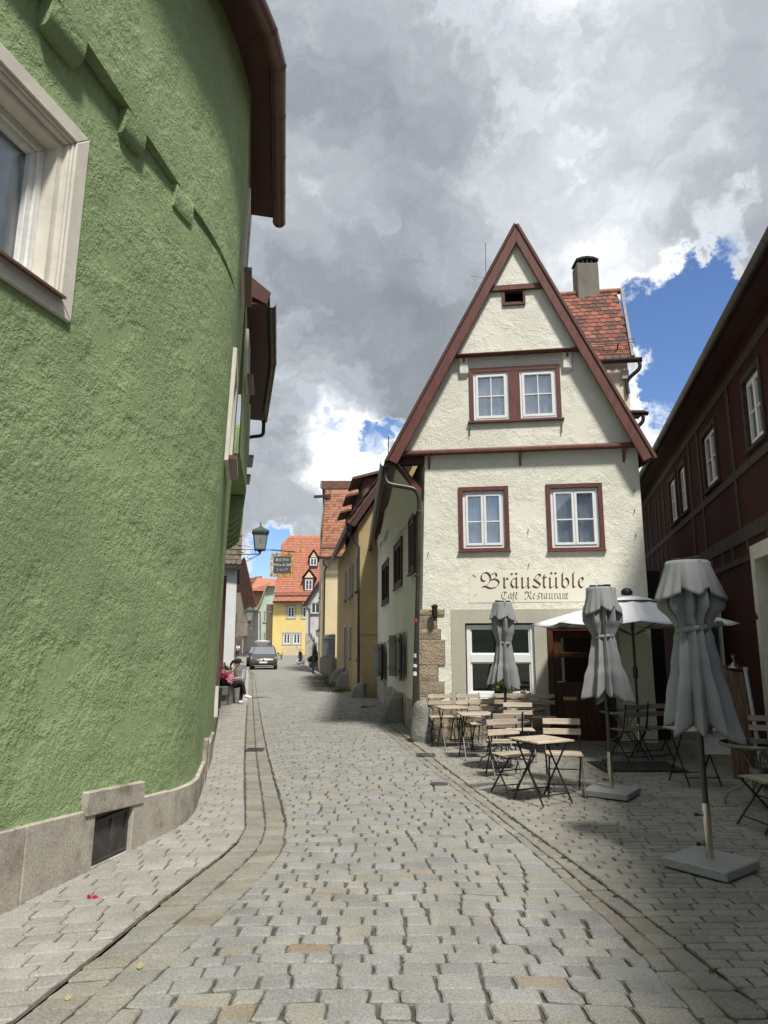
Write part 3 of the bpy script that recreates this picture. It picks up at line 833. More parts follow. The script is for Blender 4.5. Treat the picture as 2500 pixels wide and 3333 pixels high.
def gutter(pts, r, name, mat, parent, n=10, lip=.012, beads=True, seg=None):
    """half-round gutter built of lengths with joints"""
    pts = [Vector(q) for q in pts]; total = []
    for a, b in zip(pts, pts[1:]):
        L = (b - a).length; m = max(1, round(L / (seg or 1.0)))
        for k in range(m): total.append((a.lerp(b, k / m), a.lerp(b, (k + 1) / m)))
    for a, b in total:
        mb = MB(); t_ = (b - a).normalized(); x = Vector((t_.y, -t_.x, 0)).normalized()
        prof = [(math.cos(math.pi + k * math.pi / n) * r, math.sin(math.pi + k * math.pi / n) * r) for k in range(n + 1)]
        prof = [(-r, r * .25)] + prof + [(r, r * .1)]
        inner = [(p * .93, q * .93 + .004) for p, q in prof]
        loop = prof + inner[::-1]; m = len(loop)
        A = [a + x * p + Vector((0, 0, q)) for p, q in loop]; B = [b + x * p + Vector((0, 0, q)) for p, q in loop]
        mb.add(A + B, [(k, (k + 1) % m, m + (k + 1) % m, m + k) for k in range(m)] + [tuple(range(m - 1, -1, -1)), tuple(range(m, 2 * m))])
        if beads:
            c = b - t_ * .02; ra = r * 1.05
            pr = [(math.cos(math.pi + k * math.pi / n) * ra, math.sin(math.pi + k * math.pi / n) * ra) for k in range(n + 1)]
            A = [c + x * p + Vector((0, 0, q)) for p, q in pr]; B = [c + t_ * .04 + x * p + Vector((0, 0, q)) for p, q in pr]
            m = len(pr); mb.add(A + B, [(k, k + 1, m + k + 1, m + k) for k in range(m - 1)])
        mb.build(name, mat, parent, smooth=40)
gp = [q + Vector((.085, -.01, .02)) for q in go]; gp[-1] = gp[-1] + Vector((0, .12, 0))
gutter(gp, .105, 'gutter_length', 'gutter_brown', gh, seg=.85)
mb = MB(); mb.lathe([(.001, -.10), (.07, -.085), (.10, -.04), (.106, 0.02)], gp[-1] + Vector((-.005, .0, 0)), 12); mb.build('gutter_end', 'gutter_brown', gh, smooth=50)
# roof
mb = MB()
rg = [Vector((-7.2, -.5, 13.8)), Vector((-6.6, 4.6, 13.8)), Vector((-6.3, 7.4, 13.8)), Vector((-6.3, 7.8, 13.8)), Vector((-6.6, 11.2, 13.8))]
for i in range(4):
    u = Vector((0, 0, .14)); mb.poly(go[i] + u, go[i + 1] + u, rg[i + 1], rg[i])
mb.build('roof', 'tile_old', gh, fix=False)
mb = MB(); mb.poly(F2.p(F2.L, -.1), F2.p(F2.L, -.1) + Vector((-6, .8, 0)), Vector((-6.6, 11.25, 13.8)), F2.p(F2.L, EZ)); mb.build('end_wall', 'green_plaster', gh, fix=False)

# ------------------------------------------------------------------ second green house, jettied, behind it
g2 = empty('green_house', (-3.3, 15, 0)); tag(g2, 'second green house with jettied upper storey and dark gutter behind the first', 'house')
F3 = Fac((-2.62, 11.2), (-4.30, 19.0), .0)
mb = MB(); panel(mb, [(0, -.1), (F3.L, -.1), (F3.L, 4.75), (0, 4.75)], [], lambda a, z: F3.p(a, z), 1.2); mb.build('wall', 'green_plaster', g2, smooth=35)
U3 = [Vector((-2.36, 11.26, 0)), Vector((-2.80, 14.10, 0)), Vector((-3.95, 19.3, 0))]
for i in range(2):
    F = Fac(U3[i][:2], U3[i + 1][:2])
    mb = MB(); hl = [rect(.5, 1.2, 6.3, 7.0)] if i == 0 else [rect(.8, 1.5, 5.7, 6.7), rect(2.6, 3.3, 5.7, 6.7)]
    panel(mb, [(0, 4.72), (F.L, 4.72), (F.L, 7.75), (0, 7.75)], hl, lambda a, z: F.p(a, z), 1.0); mb.build('upper_wall', 'green_plaster', g2, smooth=35)
    for h in hl: stone_window(F, h[0][0], h[1][0], h[0][1], h[2][1], g2, .10, .05)
mb = MB(); mb.poly(F3.p(0, 4.73), F3.p(F3.L, 4.73), Vector((U3[2].x, U3[2].y, 4.73)), Vector((U3[1].x, U3[1].y, 4.73)), Vector((U3[0].x, U3[0].y, 4.73)))
mb.poly(Vector((U3[2].x, U3[2].y, 4.73)), Vector((-8, 18.6, 4.73)), Vector((-8, 18.6, 7.75)), Vector((U3[2].x, U3[2].y, 7.75)))
mb.poly(F3.p(F3.L, -.1), Vector((-8, 18.2, -.1)), Vector((-8, 18.2, 4.75)), F3.p(F3.L, 4.75)); mb.build('jetty_soffit', 'green_plaster', g2, fix=False)
FU = Fac(U3[1][:2], U3[2][:2])
for k in range(6):                                  # plastered corbels under the jetty
    a = .5 + k * .85; mb = MB()
    prof = [(-.02, -.02), (-.03, -.34), (-.26, -.55), (-.60, -.62), (-.60, -.02)]
    mb.prism([FU.p(a, 4.73 + z, d) for d, z in prof], FU.e * .34); mb.build('corbel', 'green_plaster', g2)
ez2 = 7.55
si = [Vector((-2.40, 11.6, ez2)), Vector((-2.80, 14.1, ez2)), Vector((-3.60, 18.1, ez2))]
so = [Vector((-2.05, 11.55, ez2 - .05)), Vector((-2.44, 14.2, ez2 - .05)), Vector((-3.26, 18.1, ez2 - .05))]
for i in range(2):
    mb = MB(); u = Vector((0, 0, .1)); mb.hexa([si[i] + Vector((-.2, 0, 0)), so[i], so[i + 1], si[i + 1] + Vector((-.2, 0, 0)), si[i] + u, so[i] + u, so[i + 1] + u, si[i + 1] + u]); mb.build('soffit_board', 'soffit_brown', g2)
gq = [q + Vector((.08, 0, .02)) for q in so]; gutter(gq, .085, 'gutter_length', 'gutter_dark', g2, seg=.75)
mb = MB(); mb.prism([so[0] + Vector((0, -.02, 0)), so[0] + Vector((.06, -.02, .22)), so[0] + Vector((-.55, -.02, .75)), so[0] + Vector((-.55, -.02, .3))], (0, .05, 0)); mb.build('verge_board', 'soffit_brown', g2)
mb = MB()
for i in range(2): mb.poly(so[i] + Vector((.05, 0, .12)), so[i + 1] + Vector((.05, 0, .12)), Vector((-6.5, so[i + 1].y, 11.8)), Vector((-6.3, so[i].y, 11.8)))
mb.build('roof', 'tile_old', g2, fix=False)
mb = MB(); pe = gq[-1]
wl = Vector((-3.80, 18.6, 7.12)); wd = Vector((-3.86, 18.75, 5.35))
path = catmull([pe + Vector((0, -.1, -.05)), pe + Vector((0, -.08, -.25)), pe + Vector((-.05, 0, -.42)), wl + Vector((.25, -.2, .02)), wl, wl + Vector((0, .0, -.3))], 5) + [wd] + catmull([wd, wd + Vector((0, 0, -.35)), wd + Vector((-.08, .0, -.55)), wd + Vector((-.40, .1, -.78))], 5)[1:]
mb.tube(path, .048, 10); mb.build('downpipe', 'gutter_dark', g2, smooth=50)
mb = MB(); mb.fbox(FU, FU.L - .9, FU.L - .6, 6.75, 7.05, 0, .05); ac = mb.build('vent_box', 'black_steel', g2)
# brown shutters and boards on the ground floor
for (a, z0, z1, w_, d1) in ((1.6, .85, 3.05, .10, .08), (4.6, 1.15, 3.15, .12, .11)):
    mb = MB()
    for j in range(3): mb.fbox(F3, a + .045 * j, a + .045 * j + .038, z0, z1 - .06 * j, .02, d1 - .012 * j)
    mb.build('shutter', 'shutter_brown', g2, bevel=.004)
mb = MB(); mb.fbox(F3, 1.2, 1.35, .45, .95, .01, .07); mb.build('plaster_patch', 'stone_frame', g2)
# ------------------------------------------------------------------ the cream cafe
FC = Fac((0.66, 13.2), (4.80, 12.6))
cafe = empty('cafe_house', (2.6, 13.0, 0))
tag(cafe, 'cream plastered gabled cafe with red-brown trim and painted sign', 'house')
def box_px(F, x0, y0, x1, y1, d=0.0):
    a = F.uv(x0, y0, d); b = F.uv(x1, y1, d); c = F.uv(x0, y1, d); e = F.uv(x1, y0, d)
    return ((a[0] + c[0]) / 2, (b[0] + e[0]) / 2, (c[1] + b[1]) / 2, (a[1] + e[1]) / 2)
WLo = (1506, 1597, 1644, 1785); WRo = (1793, 1587, 1951, 1783)
hL = box_px(FC, *WLo); hR = box_px(FC, *WRo)
hB = box_px(FC, 1516, 2028, 1742, 2272); hD = box_px(FC, 1786, 2040, 2004, 2425); hD = (hD[0], hD[1], -.03, 1.99)
CR_ = 4.06
mb = MB()
panel(mb, [(-.02, -.1), (CR_, -.1), (CR_ - .02, 5.24), (.13, 5.24)], [rect(*hL), rect(*hR), rect(*hB), rect(*hD)], lambda a, z: FC.p(a, z), .8)
mb.build('wall', 'cream_plaster', cafe)
# smooth grey band round the shop window and door
gp0 = FC.uv(1468, 1984); gtop = gp0[1]
mb = MB(); o_ = [(gp0[0], .30), (CR_ - .55, .30), (CR_ - .55, gtop), (gp0[0], gtop)]
panel(mb, o_, [rect(hB[0] - .0, hB[1] + .0, hB[2], hB[3]), rect(hD[0], hD[1], .29, hD[3])], lambda a, z: FC.p(a, z, .012), .8)
for q0, q1 in zip(o_, o_[1:] + o_[:1]):
    mb.poly(FC.p(*q0, 0), FC.p(*q1, 0), FC.p(*q1, .012), FC.p(*q0, .012))
mb.build('smooth_band', 'smooth_grey_plaster', cafe, fix=False)
def reveal(F, h, deep, mat, parent, d=0.0):
    mb = MB(); a0, a1, z0, z1 = h
    for (p, q) in (((a0, z0), (a1, z0)), ((a1, z0), (a1, z1)), ((a1, z1), (a0, z1)), ((a0, z1), (a0, z0))):
        mb.poly(F.p(*p, d), F.p(*q, d), F.p(*q, -deep), F.p(*p, -deep))
    return mb.build('reveal', mat, parent, fix=False)
def curtain(F, a0, a1, z0, z1, d, parent, seed, amp=.010, mat='curtain'):
    rng = random.Random(seed); mb = MB(); n = 40; ph = [rng.uniform(0, 6) for _ in range(4)]
    top = []; bot = []
    for i in range(n + 1):
        a = a0 + (a1 - a0) * i / n
        w = amp * (math.sin(a * 55 + ph[0] + 1.5 * math.sin(a * 9 + ph[1])) + .5 * math.sin(a * 118 + ph[2]))
        top.append(F.p(a, z1, d + w)); bot.append(F.p(a + .01 * math.sin(a * 31 + ph[3]), z0, d + w * 1.3))
    mb.add(top + bot, [(i, i + 1, n + 2 + i, n + 1 + i) for i in range(n)])
    return mb.build('curtain', mat, parent, smooth=60, fix=False)
def casement(F, h, parent, cols=2, bars=(.47,), deep=.10, surround=None, sw=.07, sill=True, fw=.055, sash_w=.045, glass='pane_glass', cur=True, seed=1, inner_cols=1, frame='white_frame', room='room_dark'):
    a0, a1, z0, z1 = h
    if surround:
        mb = MB(); ring(mb, F, (a0 - sw, a1 + sw, z0 - sw * .55, z1 + sw), (a0 + .004, a1 - .004, z0 + .004, z1 - .004), -.05, .028); w = mb.build('window', surround, parent, bevel=.004)
    else:
        mb = MB(); ring(mb, F, (a0 + .002, a1 - .002, z0 + .002, z1 - .002), (a0 + .02, a1 - .02, z0 + .02, z1 - .02), -deep, -deep + .075); w = mb.build('window', frame, parent)
    reveal(F, h, deep + .02, 'cream_plaster' if not surround else surround, w, -.045)
    mb = MB(); ring(mb, F, (a0 + .004, a1 - .004, z0 + .004, z1 - .004), (a0 + fw, a1 - fw, z0 + fw, z1 - fw), -deep - .01, -deep + .06); mb.build('frame', frame, w, bevel=.004)
    W = (a1 - a0 - 2 * fw) / cols
    for i in range(cols):
        b0 = a0 + fw + W * i + .003; b1 = b0 + W - .006; y0, y1 = z0 + fw + .003, z1 - fw - .003
        mb = MB(); ring(mb, F, (b0, b1, y0, y1), (b0 + sash_w, b1 - sash_w, y0 + sash_w, y1 - sash_w), -deep, -deep + .075)
        zz = [y0 + sash_w] + [y0 + (y1 - y0) * t for t in bars] + [y1 - sash_w]
        for t in zz[1:-1]: mb.fbox(F, b0 + sash_w, b1 - sash_w, t - .011, t + .011, -deep + .005, -deep + .068)
        xs = [b0 + sash_w + (b1 - b0 - 2 * sash_w) * k / inner_cols for k in range(inner_cols + 1)]
        for x in xs[1:-1]: mb.fbox(F, x - .011, x + .011, y0 + sash_w, y1 - sash_w, -deep + .004, -deep + .066)
        mb.build('sash', frame, w, bevel=.003)
        for zb, zt in zip(zz, zz[1:]):
            for xa, xb in zip(xs, xs[1:]):
                mb = MB(); mb.fbox(F, xa, xb, zb, zt, -deep + .022, -deep + .030); mb.build('pane', glass, w)
    if cur:
        m_ = (a0 + a1) / 2
        curtain(F, a0 + fw * .6, m_ - .01, z0 + .02, z1 - .02, -deep - .035, w, seed); curtain(F, m_ + .01, a1 - fw * .6, z0 + .02, z1 - .02, -deep - .035, w, seed + 50)
    mb = MB(); mb.poly(F.p(a0 - .3, z0 - .3, -deep - .5), F.p(a1 + .3, z0 - .3, -deep - .5), F.p(a1 + .3, z1 + .3, -deep - .5), F.p(a0 - .3, z1 + .3, -deep - .5)); mb.build('room', room, w, fix=False)
    if sill:
        mb = MB(); mb.fbox(F, a0 - sw - .015, a1 + sw + .015, z0 - sw * .55 - .028, z0 - sw * .55, .0, .060); mb.build('sill', surround or frame, w, bevel=.004)
    return w
casement(FC, hL, cafe, 2, (.46,), .09, 'brown_paint', .075, seed=3)
casement(FC, hR, cafe, 2, (.47,), .09, 'brown_paint', .075, seed=9)
# shop window: fixed upper and lower lights
wS = MB(); a0, a1, z0, z1 = hB; zt = box_px(FC, 1516, 2132, 1742, 2154)
ring(wS, FC, (a0 + .02, a1 - .004, z0 + .004, z1 - .03), (a0 + .09, a1 - .075, z0 + .09, z1 - .09), -.14, -.05)
wS.fbox(FC, a0 + .09, a1 - .075, zt[2] - .012, zt[3] + .012, -.135, -.045)
wS = wS.build('window', 'white_frame', cafe, bevel=.005)
for (b0, b1) in ((z0 + .09, zt[2] - .012), (zt[3] + .012, z1 - .09)):
    mb = MB(); ring(mb, FC, (a0 + .09, a1 - .075, b0, b1), (a0 + .115, a1 - .10, b0 + .025, b1 - .025), -.12, -.07); mb.build('glazing_bead', 'white_frame', wS)
    mb = MB(); mb.fbox(FC, a0 + .115, a1 - .10, b0 + .025, b1 - .025, -.10, -.092); mb.build('pane', 'dark_glass', wS)
reveal(FC, hB, .16, 'smooth_grey_plaster', wS, .012)
mb = MB()
mb.poly(FC.p(a0 - .8, -.1, -1.8), FC.p(a1 + .3, -.1, -1.8), FC.p(a1 + .3, 2.6, -1.8), FC.p(a0 - .8, 2.6, -1.8))
mb.poly(FC.p(a0 - .1, -.1, -.16), FC.p(a0 - .1, 2.6, -.16), FC.p(a0 - .1, 2.6, -1.8), FC.p(a0 - .1, -.1, -1.8)); mb.poly(FC.p(a1 + .1, -.1, -.16), FC.p(a1 + .1, 2.6, -.16), FC.p(a1 + .1, 2.6, -1.8), FC.p(a1 + .1, -.1, -1.8))
mb.poly(FC.p(a0 - .1, 2.3, -.16), FC.p(a1 + .1, 2.3, -.16), FC.p(a1 + .1, 2.3, -1.8), FC.p(a0 - .1, 2.3, -1.8))
mb.poly(FC.p(a0 - .1, .1, -.16), FC.p(a1 + .1, .1, -.16), FC.p(a1 + .1, .1, -1.8), FC.p(a0 - .1, .1, -1.8))
mb.build('room', 'room_dark', wS, fix=False)
mb = MB(); mb.fbox(FC, a0 - .02, a1 + .03, z0 - .055, z0 - .004, -.05, .05); mb.build('sill', 'stone_frame', wS, bevel=.004)
# drinks cooler with script lettering seen through the lower pane
ck = FC.uv(1520, 2160); mb = MB(); mb.fbox(FC, a0 + .05, a0 + .52, .2, 1.32, -.9, -.33); fr_ = mb.build('drinks_cooler', 'car_black'); tag(fr_, 'dark drinks cooler with white script standing behind the shop window', 'cooler')
def text_mesh(body, size, mat, name, parent, place, shear=0.0, extr=0.0, align='CENTER'):
    cu = bpy.data.curves.new(name, 'FONT'); cu.body = body; cu.size = size; cu.shear = shear; cu.align_x = align; cu.extrude = extr; cu.resolution_u = 3
    tmp = bpy.data.objects.new(name, cu); COL.objects.link(tmp)
    dg = bpy.context.evaluated_depsgraph_get(); me = bpy.data.meshes.new_from_object(tmp.evaluated_get(dg))
    bpy.data.objects.remove(tmp)
    for v in me.vertices: v.co = place(v.co.x, v.co.y, v.co.z)
    me.materials.clear(); me.materials.append(M[mat]); o = bpy.data.objects.new(name, me); link(o, parent); return o
ca, cz = FC.uv(1541, 2170)
text_mesh('ca-Cola', .125, 'sign_white', 'lettering', fr_, lambda x, y, z: FC.p(ca - .04 + x * .75, cz - .02 + y, -.318 + .012), shear=.35)
# the door
door = MB(); a0, a1, z0, z1 = hD
ring(door, FC, (a0 + .003, a1 - .003, z0 + .003, z1 - .003), (a0 + .11, a1 - .10, z0 + .02, z1 - .10), -.22, -.03)
door = door.build('door', 'door_wood', cafe, bevel=.006)
reveal(FC, hD, .24, 'smooth_grey_plaster', door, .012)
l0, l1, k0, k1 = a0 + .115, a1 - .105, .0, z1 - .105
mb = MB(); gl = (l0 + .12, l1 - .12, .98, k1 - .10)
mid = 1.47
panel(mb, rect(l0, l1, k0, k1), [rect(gl[0], gl[1], gl[2], mid - .025), rect(gl[0], gl[1], mid + .025, gl[3])], lambda a, z: FC.p(a, z, -.14))
for h_ in ((gl[0], gl[1], gl[2], mid - .025), (gl[0], gl[1], mid + .025, gl[3])):
    ring(mb, FC, h_, (h_[0] + .02, h_[1] - .02, h_[2] + .02, h_[3] - .02), -.18, -.145)
for (b0, b1) in ((l0 + .10, (l0 + l1) / 2 - .03), ((l0 + l1) / 2 + .03, l1 - .10)):
    ring(mb, FC, (b0, b1, .12, .78), (b0 + .04, b1 - .04, .16, .74), -.14, -.125)
    mb.fbox(FC, b0 + .06, b1 - .06, .18, .72, -.14, -.122)
mb.build('leaf', 'door_wood', door, bevel=.003, fix=True)
for (b0, b1) in ((gl[2], mid - .025), (mid + .025, gl[3])):
    mb = MB(); mb.fbox(FC, gl[0] + .02, gl[1] - .02, b0 + .02, b1 - .02, -.168, -.160); mb.build('pane', 'dark_glass', door)
mb = MB(); mb.poly(FC.p(a0 - 1, -.1, -.6), FC.p(a1 + 1, -.1, -.6), FC.p(a1 + 1, 3, -.6), FC.p(a0 - 1, 3, -.6)); mb.build('room', 'dark_void', door, fix=False)
ls = box_px(FC, 1833, 2268, 1877, 2279, -.14); mb = MB(); mb.fbox(FC, ls[0], ls[1], ls[2], ls[3], -.139, -.112); mb.build('letter_slot', 'brass', door, bevel=.003)
mb = MB(); mb.tube([FC.p(l0 + .05, 1.0, -.139), FC.p(l0 + .05, 1.0, -.07), FC.p(l0 + .15, 1.0, -.07)], .011, 8); mb.build('handle', 'brass', door, smooth=50)
mb = MB(); mb.fbox(FC, a0 - .05, a1 + .05, -.12, -.002, -.25, .10); mb.build('door_step', 'plinth_stone', cafe, bevel=.01)
# quoin stones on the corner (wrap around to the flank)
FK = Fac((-.23, 23.6), (.66, 13.2))
def zy(py): return FC.uv(1395, 1750 + py / 2.765)[1]
def zx(px_): return FC.uv(1350 + px_ / 2.765, 2150)[0]
qs = [(642, 700, 275, .25), (700, 818, 208, .42), (818, 916, 240, .3), (916, 1143, 275, .45), (1143, 1290, 213, .3), (1290, 1432, 265, .45), (1432, 1570, 235, .3), (1570, 1700, 330, .5), (1700, 1850, 260, .4)]
rq = random.Random(5)
for (y0, y1, xr, back) in qs:
    zt_, zb_ = zy(y0) - .004, zy(y1) + .004; zb_ = max(zb_, -.08); s1 = zx(xr)
    if zt_ < .05: continue
    mb = MB(); pr = .026 + rq.uniform(0, .012); nx, nz = 5, 4
    def bl(i, j):
        e = (0 < i < nx) and (0 < j < nz)
        return FC.p(-.01 + s1 * i / nx + rq.uniform(-.008, .008) * (i in (nx,)), zb_ + (zt_ - zb_) * j / nz, pr + (rq.uniform(-.004, .014) if e else -.006))
    g_ = [[bl(i, j) for i in range(nx + 1)] for j in range(nz + 1)]
    vs = [p for r_ in g_ for p in r_]
    fs = [(j * (nx + 1) + i, j * (nx + 1) + i + 1, (j + 1) * (nx + 1) + i + 1, (j + 1) * (nx + 1) + i) for j in range(nz) for i in range(nx)]
    mb.add(vs, fs)
    A = lambda a, z, d: FC.p(a, z, d)
    mb.poly(A(-.01, zt_, pr - .006), A(s1, zt_, pr - .006), A(s1, zt_, -.02), A(-.01, zt_, -.02)); mb.poly(A(-.01, zb_, pr - .006), A(s1, zb_, pr - .006), A(s1, zb_, -.02), A(-.01, zb_, -.02))
    mb.poly(A(s1, zb_, pr - .006), A(s1, zt_, pr - .006), A(s1, zt_, -.02), A(s1, zb_, -.02))
    kf = FK.L
    mb.hexa([FK.p(kf - back, zb_, .02), FK.p(kf + .03, zb_, .02), FK.p(kf + .03, zb_, -.05), FK.p(kf - back, zb_, -.05), FK.p(kf - back, zt_, .02), FK.p(kf + .03, zt_, .02), FK.p(kf + .03, zt_, -.05), FK.p(kf - back, zt_, -.05)])
    mb.build('quoin_stone', 'quoin_stone', cafe, smooth=25, fix=False)
# rough base course under the shop window
s = .40; r5 = random.Random(8)
for row, (zb_, zt_) in enumerate(((-.08, .36), (.37, .62))):
    s = .30 + .1 * row
    while s < hD[0] - .12:
        w_ = r5.uniform(.34, .62); e_ = min(s + w_, hD[0] - .02)
        mb = MB(); nx, nz = 4, 3; pr = .045 - .02 * row
        g_ = [[FC.p(s + (e_ - .012 - s) * i / nx, zb_ + (zt_ - zb_) * j / nz, pr + (r5.uniform(-.006, .022) if 0 < i < nx and 0 < j < nz else -.008)) for i in range(nx + 1)] for j in range(nz + 1)]
        mb.add([p for r_ in g_ for p in r_], [(j * (nx + 1) + i, j * (nx + 1) + i + 1, (j + 1) * (nx + 1) + i + 1, (j + 1) * (nx + 1) + i) for j in range(nz) for i in range(nx)])
        for (p, q) in (((s, zb_), (s, zt_)), ((s, zt_), (e_ - .012, zt_)), ((e_ - .012, zt_), (e_ - .012, zb_))):
            mb.poly(FC.p(*p, pr - .008), FC.p(*q, pr - .008), FC.p(*q, -.01), FC.p(*p, -.01))
        mb.build('base_stone', 'quoin_stone', cafe, smooth=30, fix=False); s = e_
# gable: three storeys of plaster stepping forward, rake boards and trims
RD = .30
ap = FC.uv(1680, 732, RD); rl = FC.uv(1264, 1497, RD); rr_ = FC.uv(2127, 1487, RD)
def rake(z, side, off=0.0):
    q = rl if side < 0 else rr_
    k = (z - q[1]) / (ap[1] - q[1])
    return q[0] + (ap[0] - q[0]) * k - side * off
Z1, Z2, Z3 = 5.24, FC.uv(1680, 1143, .20)[1], FC.uv(1680, 925, .24)[1]
wg = box_px(FC, 1541, 1212, 1657, 1368, .06); wg2 = box_px(FC, 1692, 1203, 1812, 1362, .06)
zb, zt2 = (wg[2] + wg2[2]) / 2, (wg[3] + wg2[3]) / 2
G1 = (wg[0], wg[1], zb, zt2); G2 = (wg2[0], wg2[1], zb, zt2)
def gable_piece(za, zb_, d, holes, name='gable_wall'):
    o = [(rake(za, -1, .06), za), (rake(za, 1, .06), za)]
    o += [(rake(zb_, 1, .06), zb_), (rake(zb_, -1, .06), zb_)] if zb_ < ap[1] - .2 else [(ap[0], ap[1] - .12)]
    mb = MB(); panel(mb, o, holes, lambda a, z: FC.p(a, z, d), .8)
    mb.poly(FC.p(*o[0], d), FC.p(*o[1], d), FC.p(*o[1], -.03), FC.p(*o[0], -.03))
    return mb.build(name, 'cream_plaster', cafe, fix=False)
vent = box_px(FC, 1643, 950, 1702, 988, .16)
gable_piece(Z1, Z2, .06, [rect(*G1), rect(*G2)])
gable_piece(Z2, Z3, .16, [rect(*vent)])
gable_piece(Z3, ap[1], .19, [])
# gable window pair in one brown surround
mb = MB()
gw = (G1[0] - .075, G2[1] + .075, zb - .02, zt2 + .085)
ring(mb, FC, gw, (G1[0] + .004, G2[1] - .004, zb + .004, zt2 - .004), .0, .092)
mb.fbox(FC, G1[1] - .004, G2[0] + .004, zb + .004, zt2 - .004, .0, .090)
mb.fbox(FC, gw[0] - .04, gw[1] + .04, zb - .055, zb - .02, .02, .13)
surr = mb.build('window_surround', 'brown_paint', cafe, bevel=.004)
class Sh:      # the same plane shifted outward
    def __init__(s, F, d): s.F = F; s.d = d
    def p(s, a, z, d=0.0): return s.F.p(a, z, d + s.d)
FG = Sh(FC, .06)
casement(FG, G1, cafe, 1, (.5,), .07, None, sill=False, inner_cols=2, seed=21, sash_w=.05, fw=.04)
casement(FG, G2, cafe, 1, (.5,), .07, None, sill=False, inner_cols=2, seed=31, sash_w=.05, fw=.04)
mb = MB(); ring(mb, FC, (vent[0] - .045, vent[1] + .045, vent[2] - .04, vent[3] + .05), vent, .10, .20); mb.build('vent_frame', 'brown_paint', cafe, bevel=.003)
mb = MB(); mb.poly(FC.p(vent[0], vent[2], -.1), FC.p(vent[1], vent[2], -.1), FC.p(vent[1], vent[3], -.1), FC.p(vent[0], vent[3], -.1)); mb.build('vent_opening', 'dark_void', cafe, fix=False)
mb = MB(); mb.fbox(FC, vent[0], vent[1], vent[2] + .035, vent[2] + .06, .05, .12); mb.build('vent_rail', 'brown_paint', cafe)
def trim(za, d0, d1, hh, lift=.0, ins=.10, name='trim_board'):
    mb = MB(); x0, x1 = rake(za, -1, ins), rake(za, 1, ins)
    mb.hexa([FC.p(x0, za - hh, d1), FC.p(x1, za - hh, d1), FC.p(x1, za - hh, d0), FC.p(x0, za - hh, d0), FC.p(x0, za - .008, d1), FC.p(x1, za - .008, d1), FC.p(x1, za + lift, d0), FC.p(x0, za + lift, d0)])
    return mb.build(name, 'brown_paint', cafe, bevel=.004)
trim(Z1 + .02, .0, .17, .055, .075); trim(Z2 + .01, .04, .235, .030, .05); trim(Z3 + .02, .12, .225, .115, .0)
for (px_, py, z_, d_) in ((1396, 1500, Z1, .10), (1693, 1490, Z1, .10), (2031, 1472, Z1, .10), (1510, 1165, Z2, .14), (1845, 1150, Z2, .14)):
    s_ = FC.uv(px_, py, .08)[0]; mb = MB(); mb.prism([FC.p(s_ - .02, z_ - .03, 0.0), FC.p(s_ - .02, z_ - .03, d_ + .05), FC.p(s_ - .02, z_ - .09, d_ + .04), FC.p(s_ - .02, z_ - .30, .0)], FC.e * .04); mb.build('trim_bracket', 'brown_paint', cafe)
for s_ in (FC.uv(1510, 1200, .06)[0], FC.uv(1846, 1190, .06)[0]):
    mb = MB(); mb.prism([FC.p(s_ - .085, Z2 - .04, .05), FC.p(s_ - .085, Z2 - .04, .135), FC.p(s_ - .085, Z2 - .36, .13), FC.p(s_ - .085, Z2 - .43, .05)], FC.e * .17); mb.build('corbel', 'cream_plaster', cafe, bevel=.012)
for (x, y) in ((1529, 1410), (1828, 1400)):
    a_, z_ = FC.uv(x, y, .06); mb = MB(); mb.tube([FC.p(a_, z_ + .10, .06), FC.p(a_, z_ + .10, .10), FC.p(a_, z_ - .06, .09)], .010, 6); mb.build('shutter_hook', 'rust_iron', cafe)
for (x, y) in ((1720, 1730), (1722, 1842), (2064, 1600), (2066, 1665), (2070, 1745), (1395, 1805)):
    a_, z_ = FC.uv(x, y); mb = MB(); mb.tube([FC.p(a_, z_ + .04, 0), FC.p(a_, z_ + .04, .03), FC.p(a_ - .01, z_ - .03, .03)], .006, 5); mb.build('wall_hook', 'rust_iron', cafe)
# roof slabs and rake boards
BK = Vector((-.045, .999, 0))
def roofslab(q, q2, depth_q, depth_a, name):
    A0 = FC.p(*q, RD + .03); B0 = FC.p(*ap, RD + .03); A1 = A0 + BK * depth_q; B1 = B0 + BK * depth_a
    nrm = (B0 - A0).cross(A1 - A0).normalized()
    if nrm.z < 0: nrm = -nrm
    t_ = nrm * .05
    mb = MB(); mb.hexa([A0, B0, B1, A1, A0 + t_, B0 + t_, B1 + t_, A1 + t_]); o = mb.build(name, 'tile_old', cafe)
    mb = MB(); u = -nrm * .012; mb.hexa([A0 + u * 4 - FC.n * .1, B0 + u * 4 - FC.n * .1, B1 + u * 4, A1 + u * 4, A0 + u - FC.n * .1, B0 + u - FC.n * .1, B1 + u, A1 + u]); mb.build('roof_boarding', 'soffit_brown', o)
    return o
lowl = (rl[0] - .02, rl[1] - .03); lowr = (rr_[0] + .02, rr_[1] - .03)
roofL = roofslab(lowl, ap, 11.6, 8.2, 'roof'); roofR = roofslab(lowr, ap, 9.0, 8.2, 'roof')
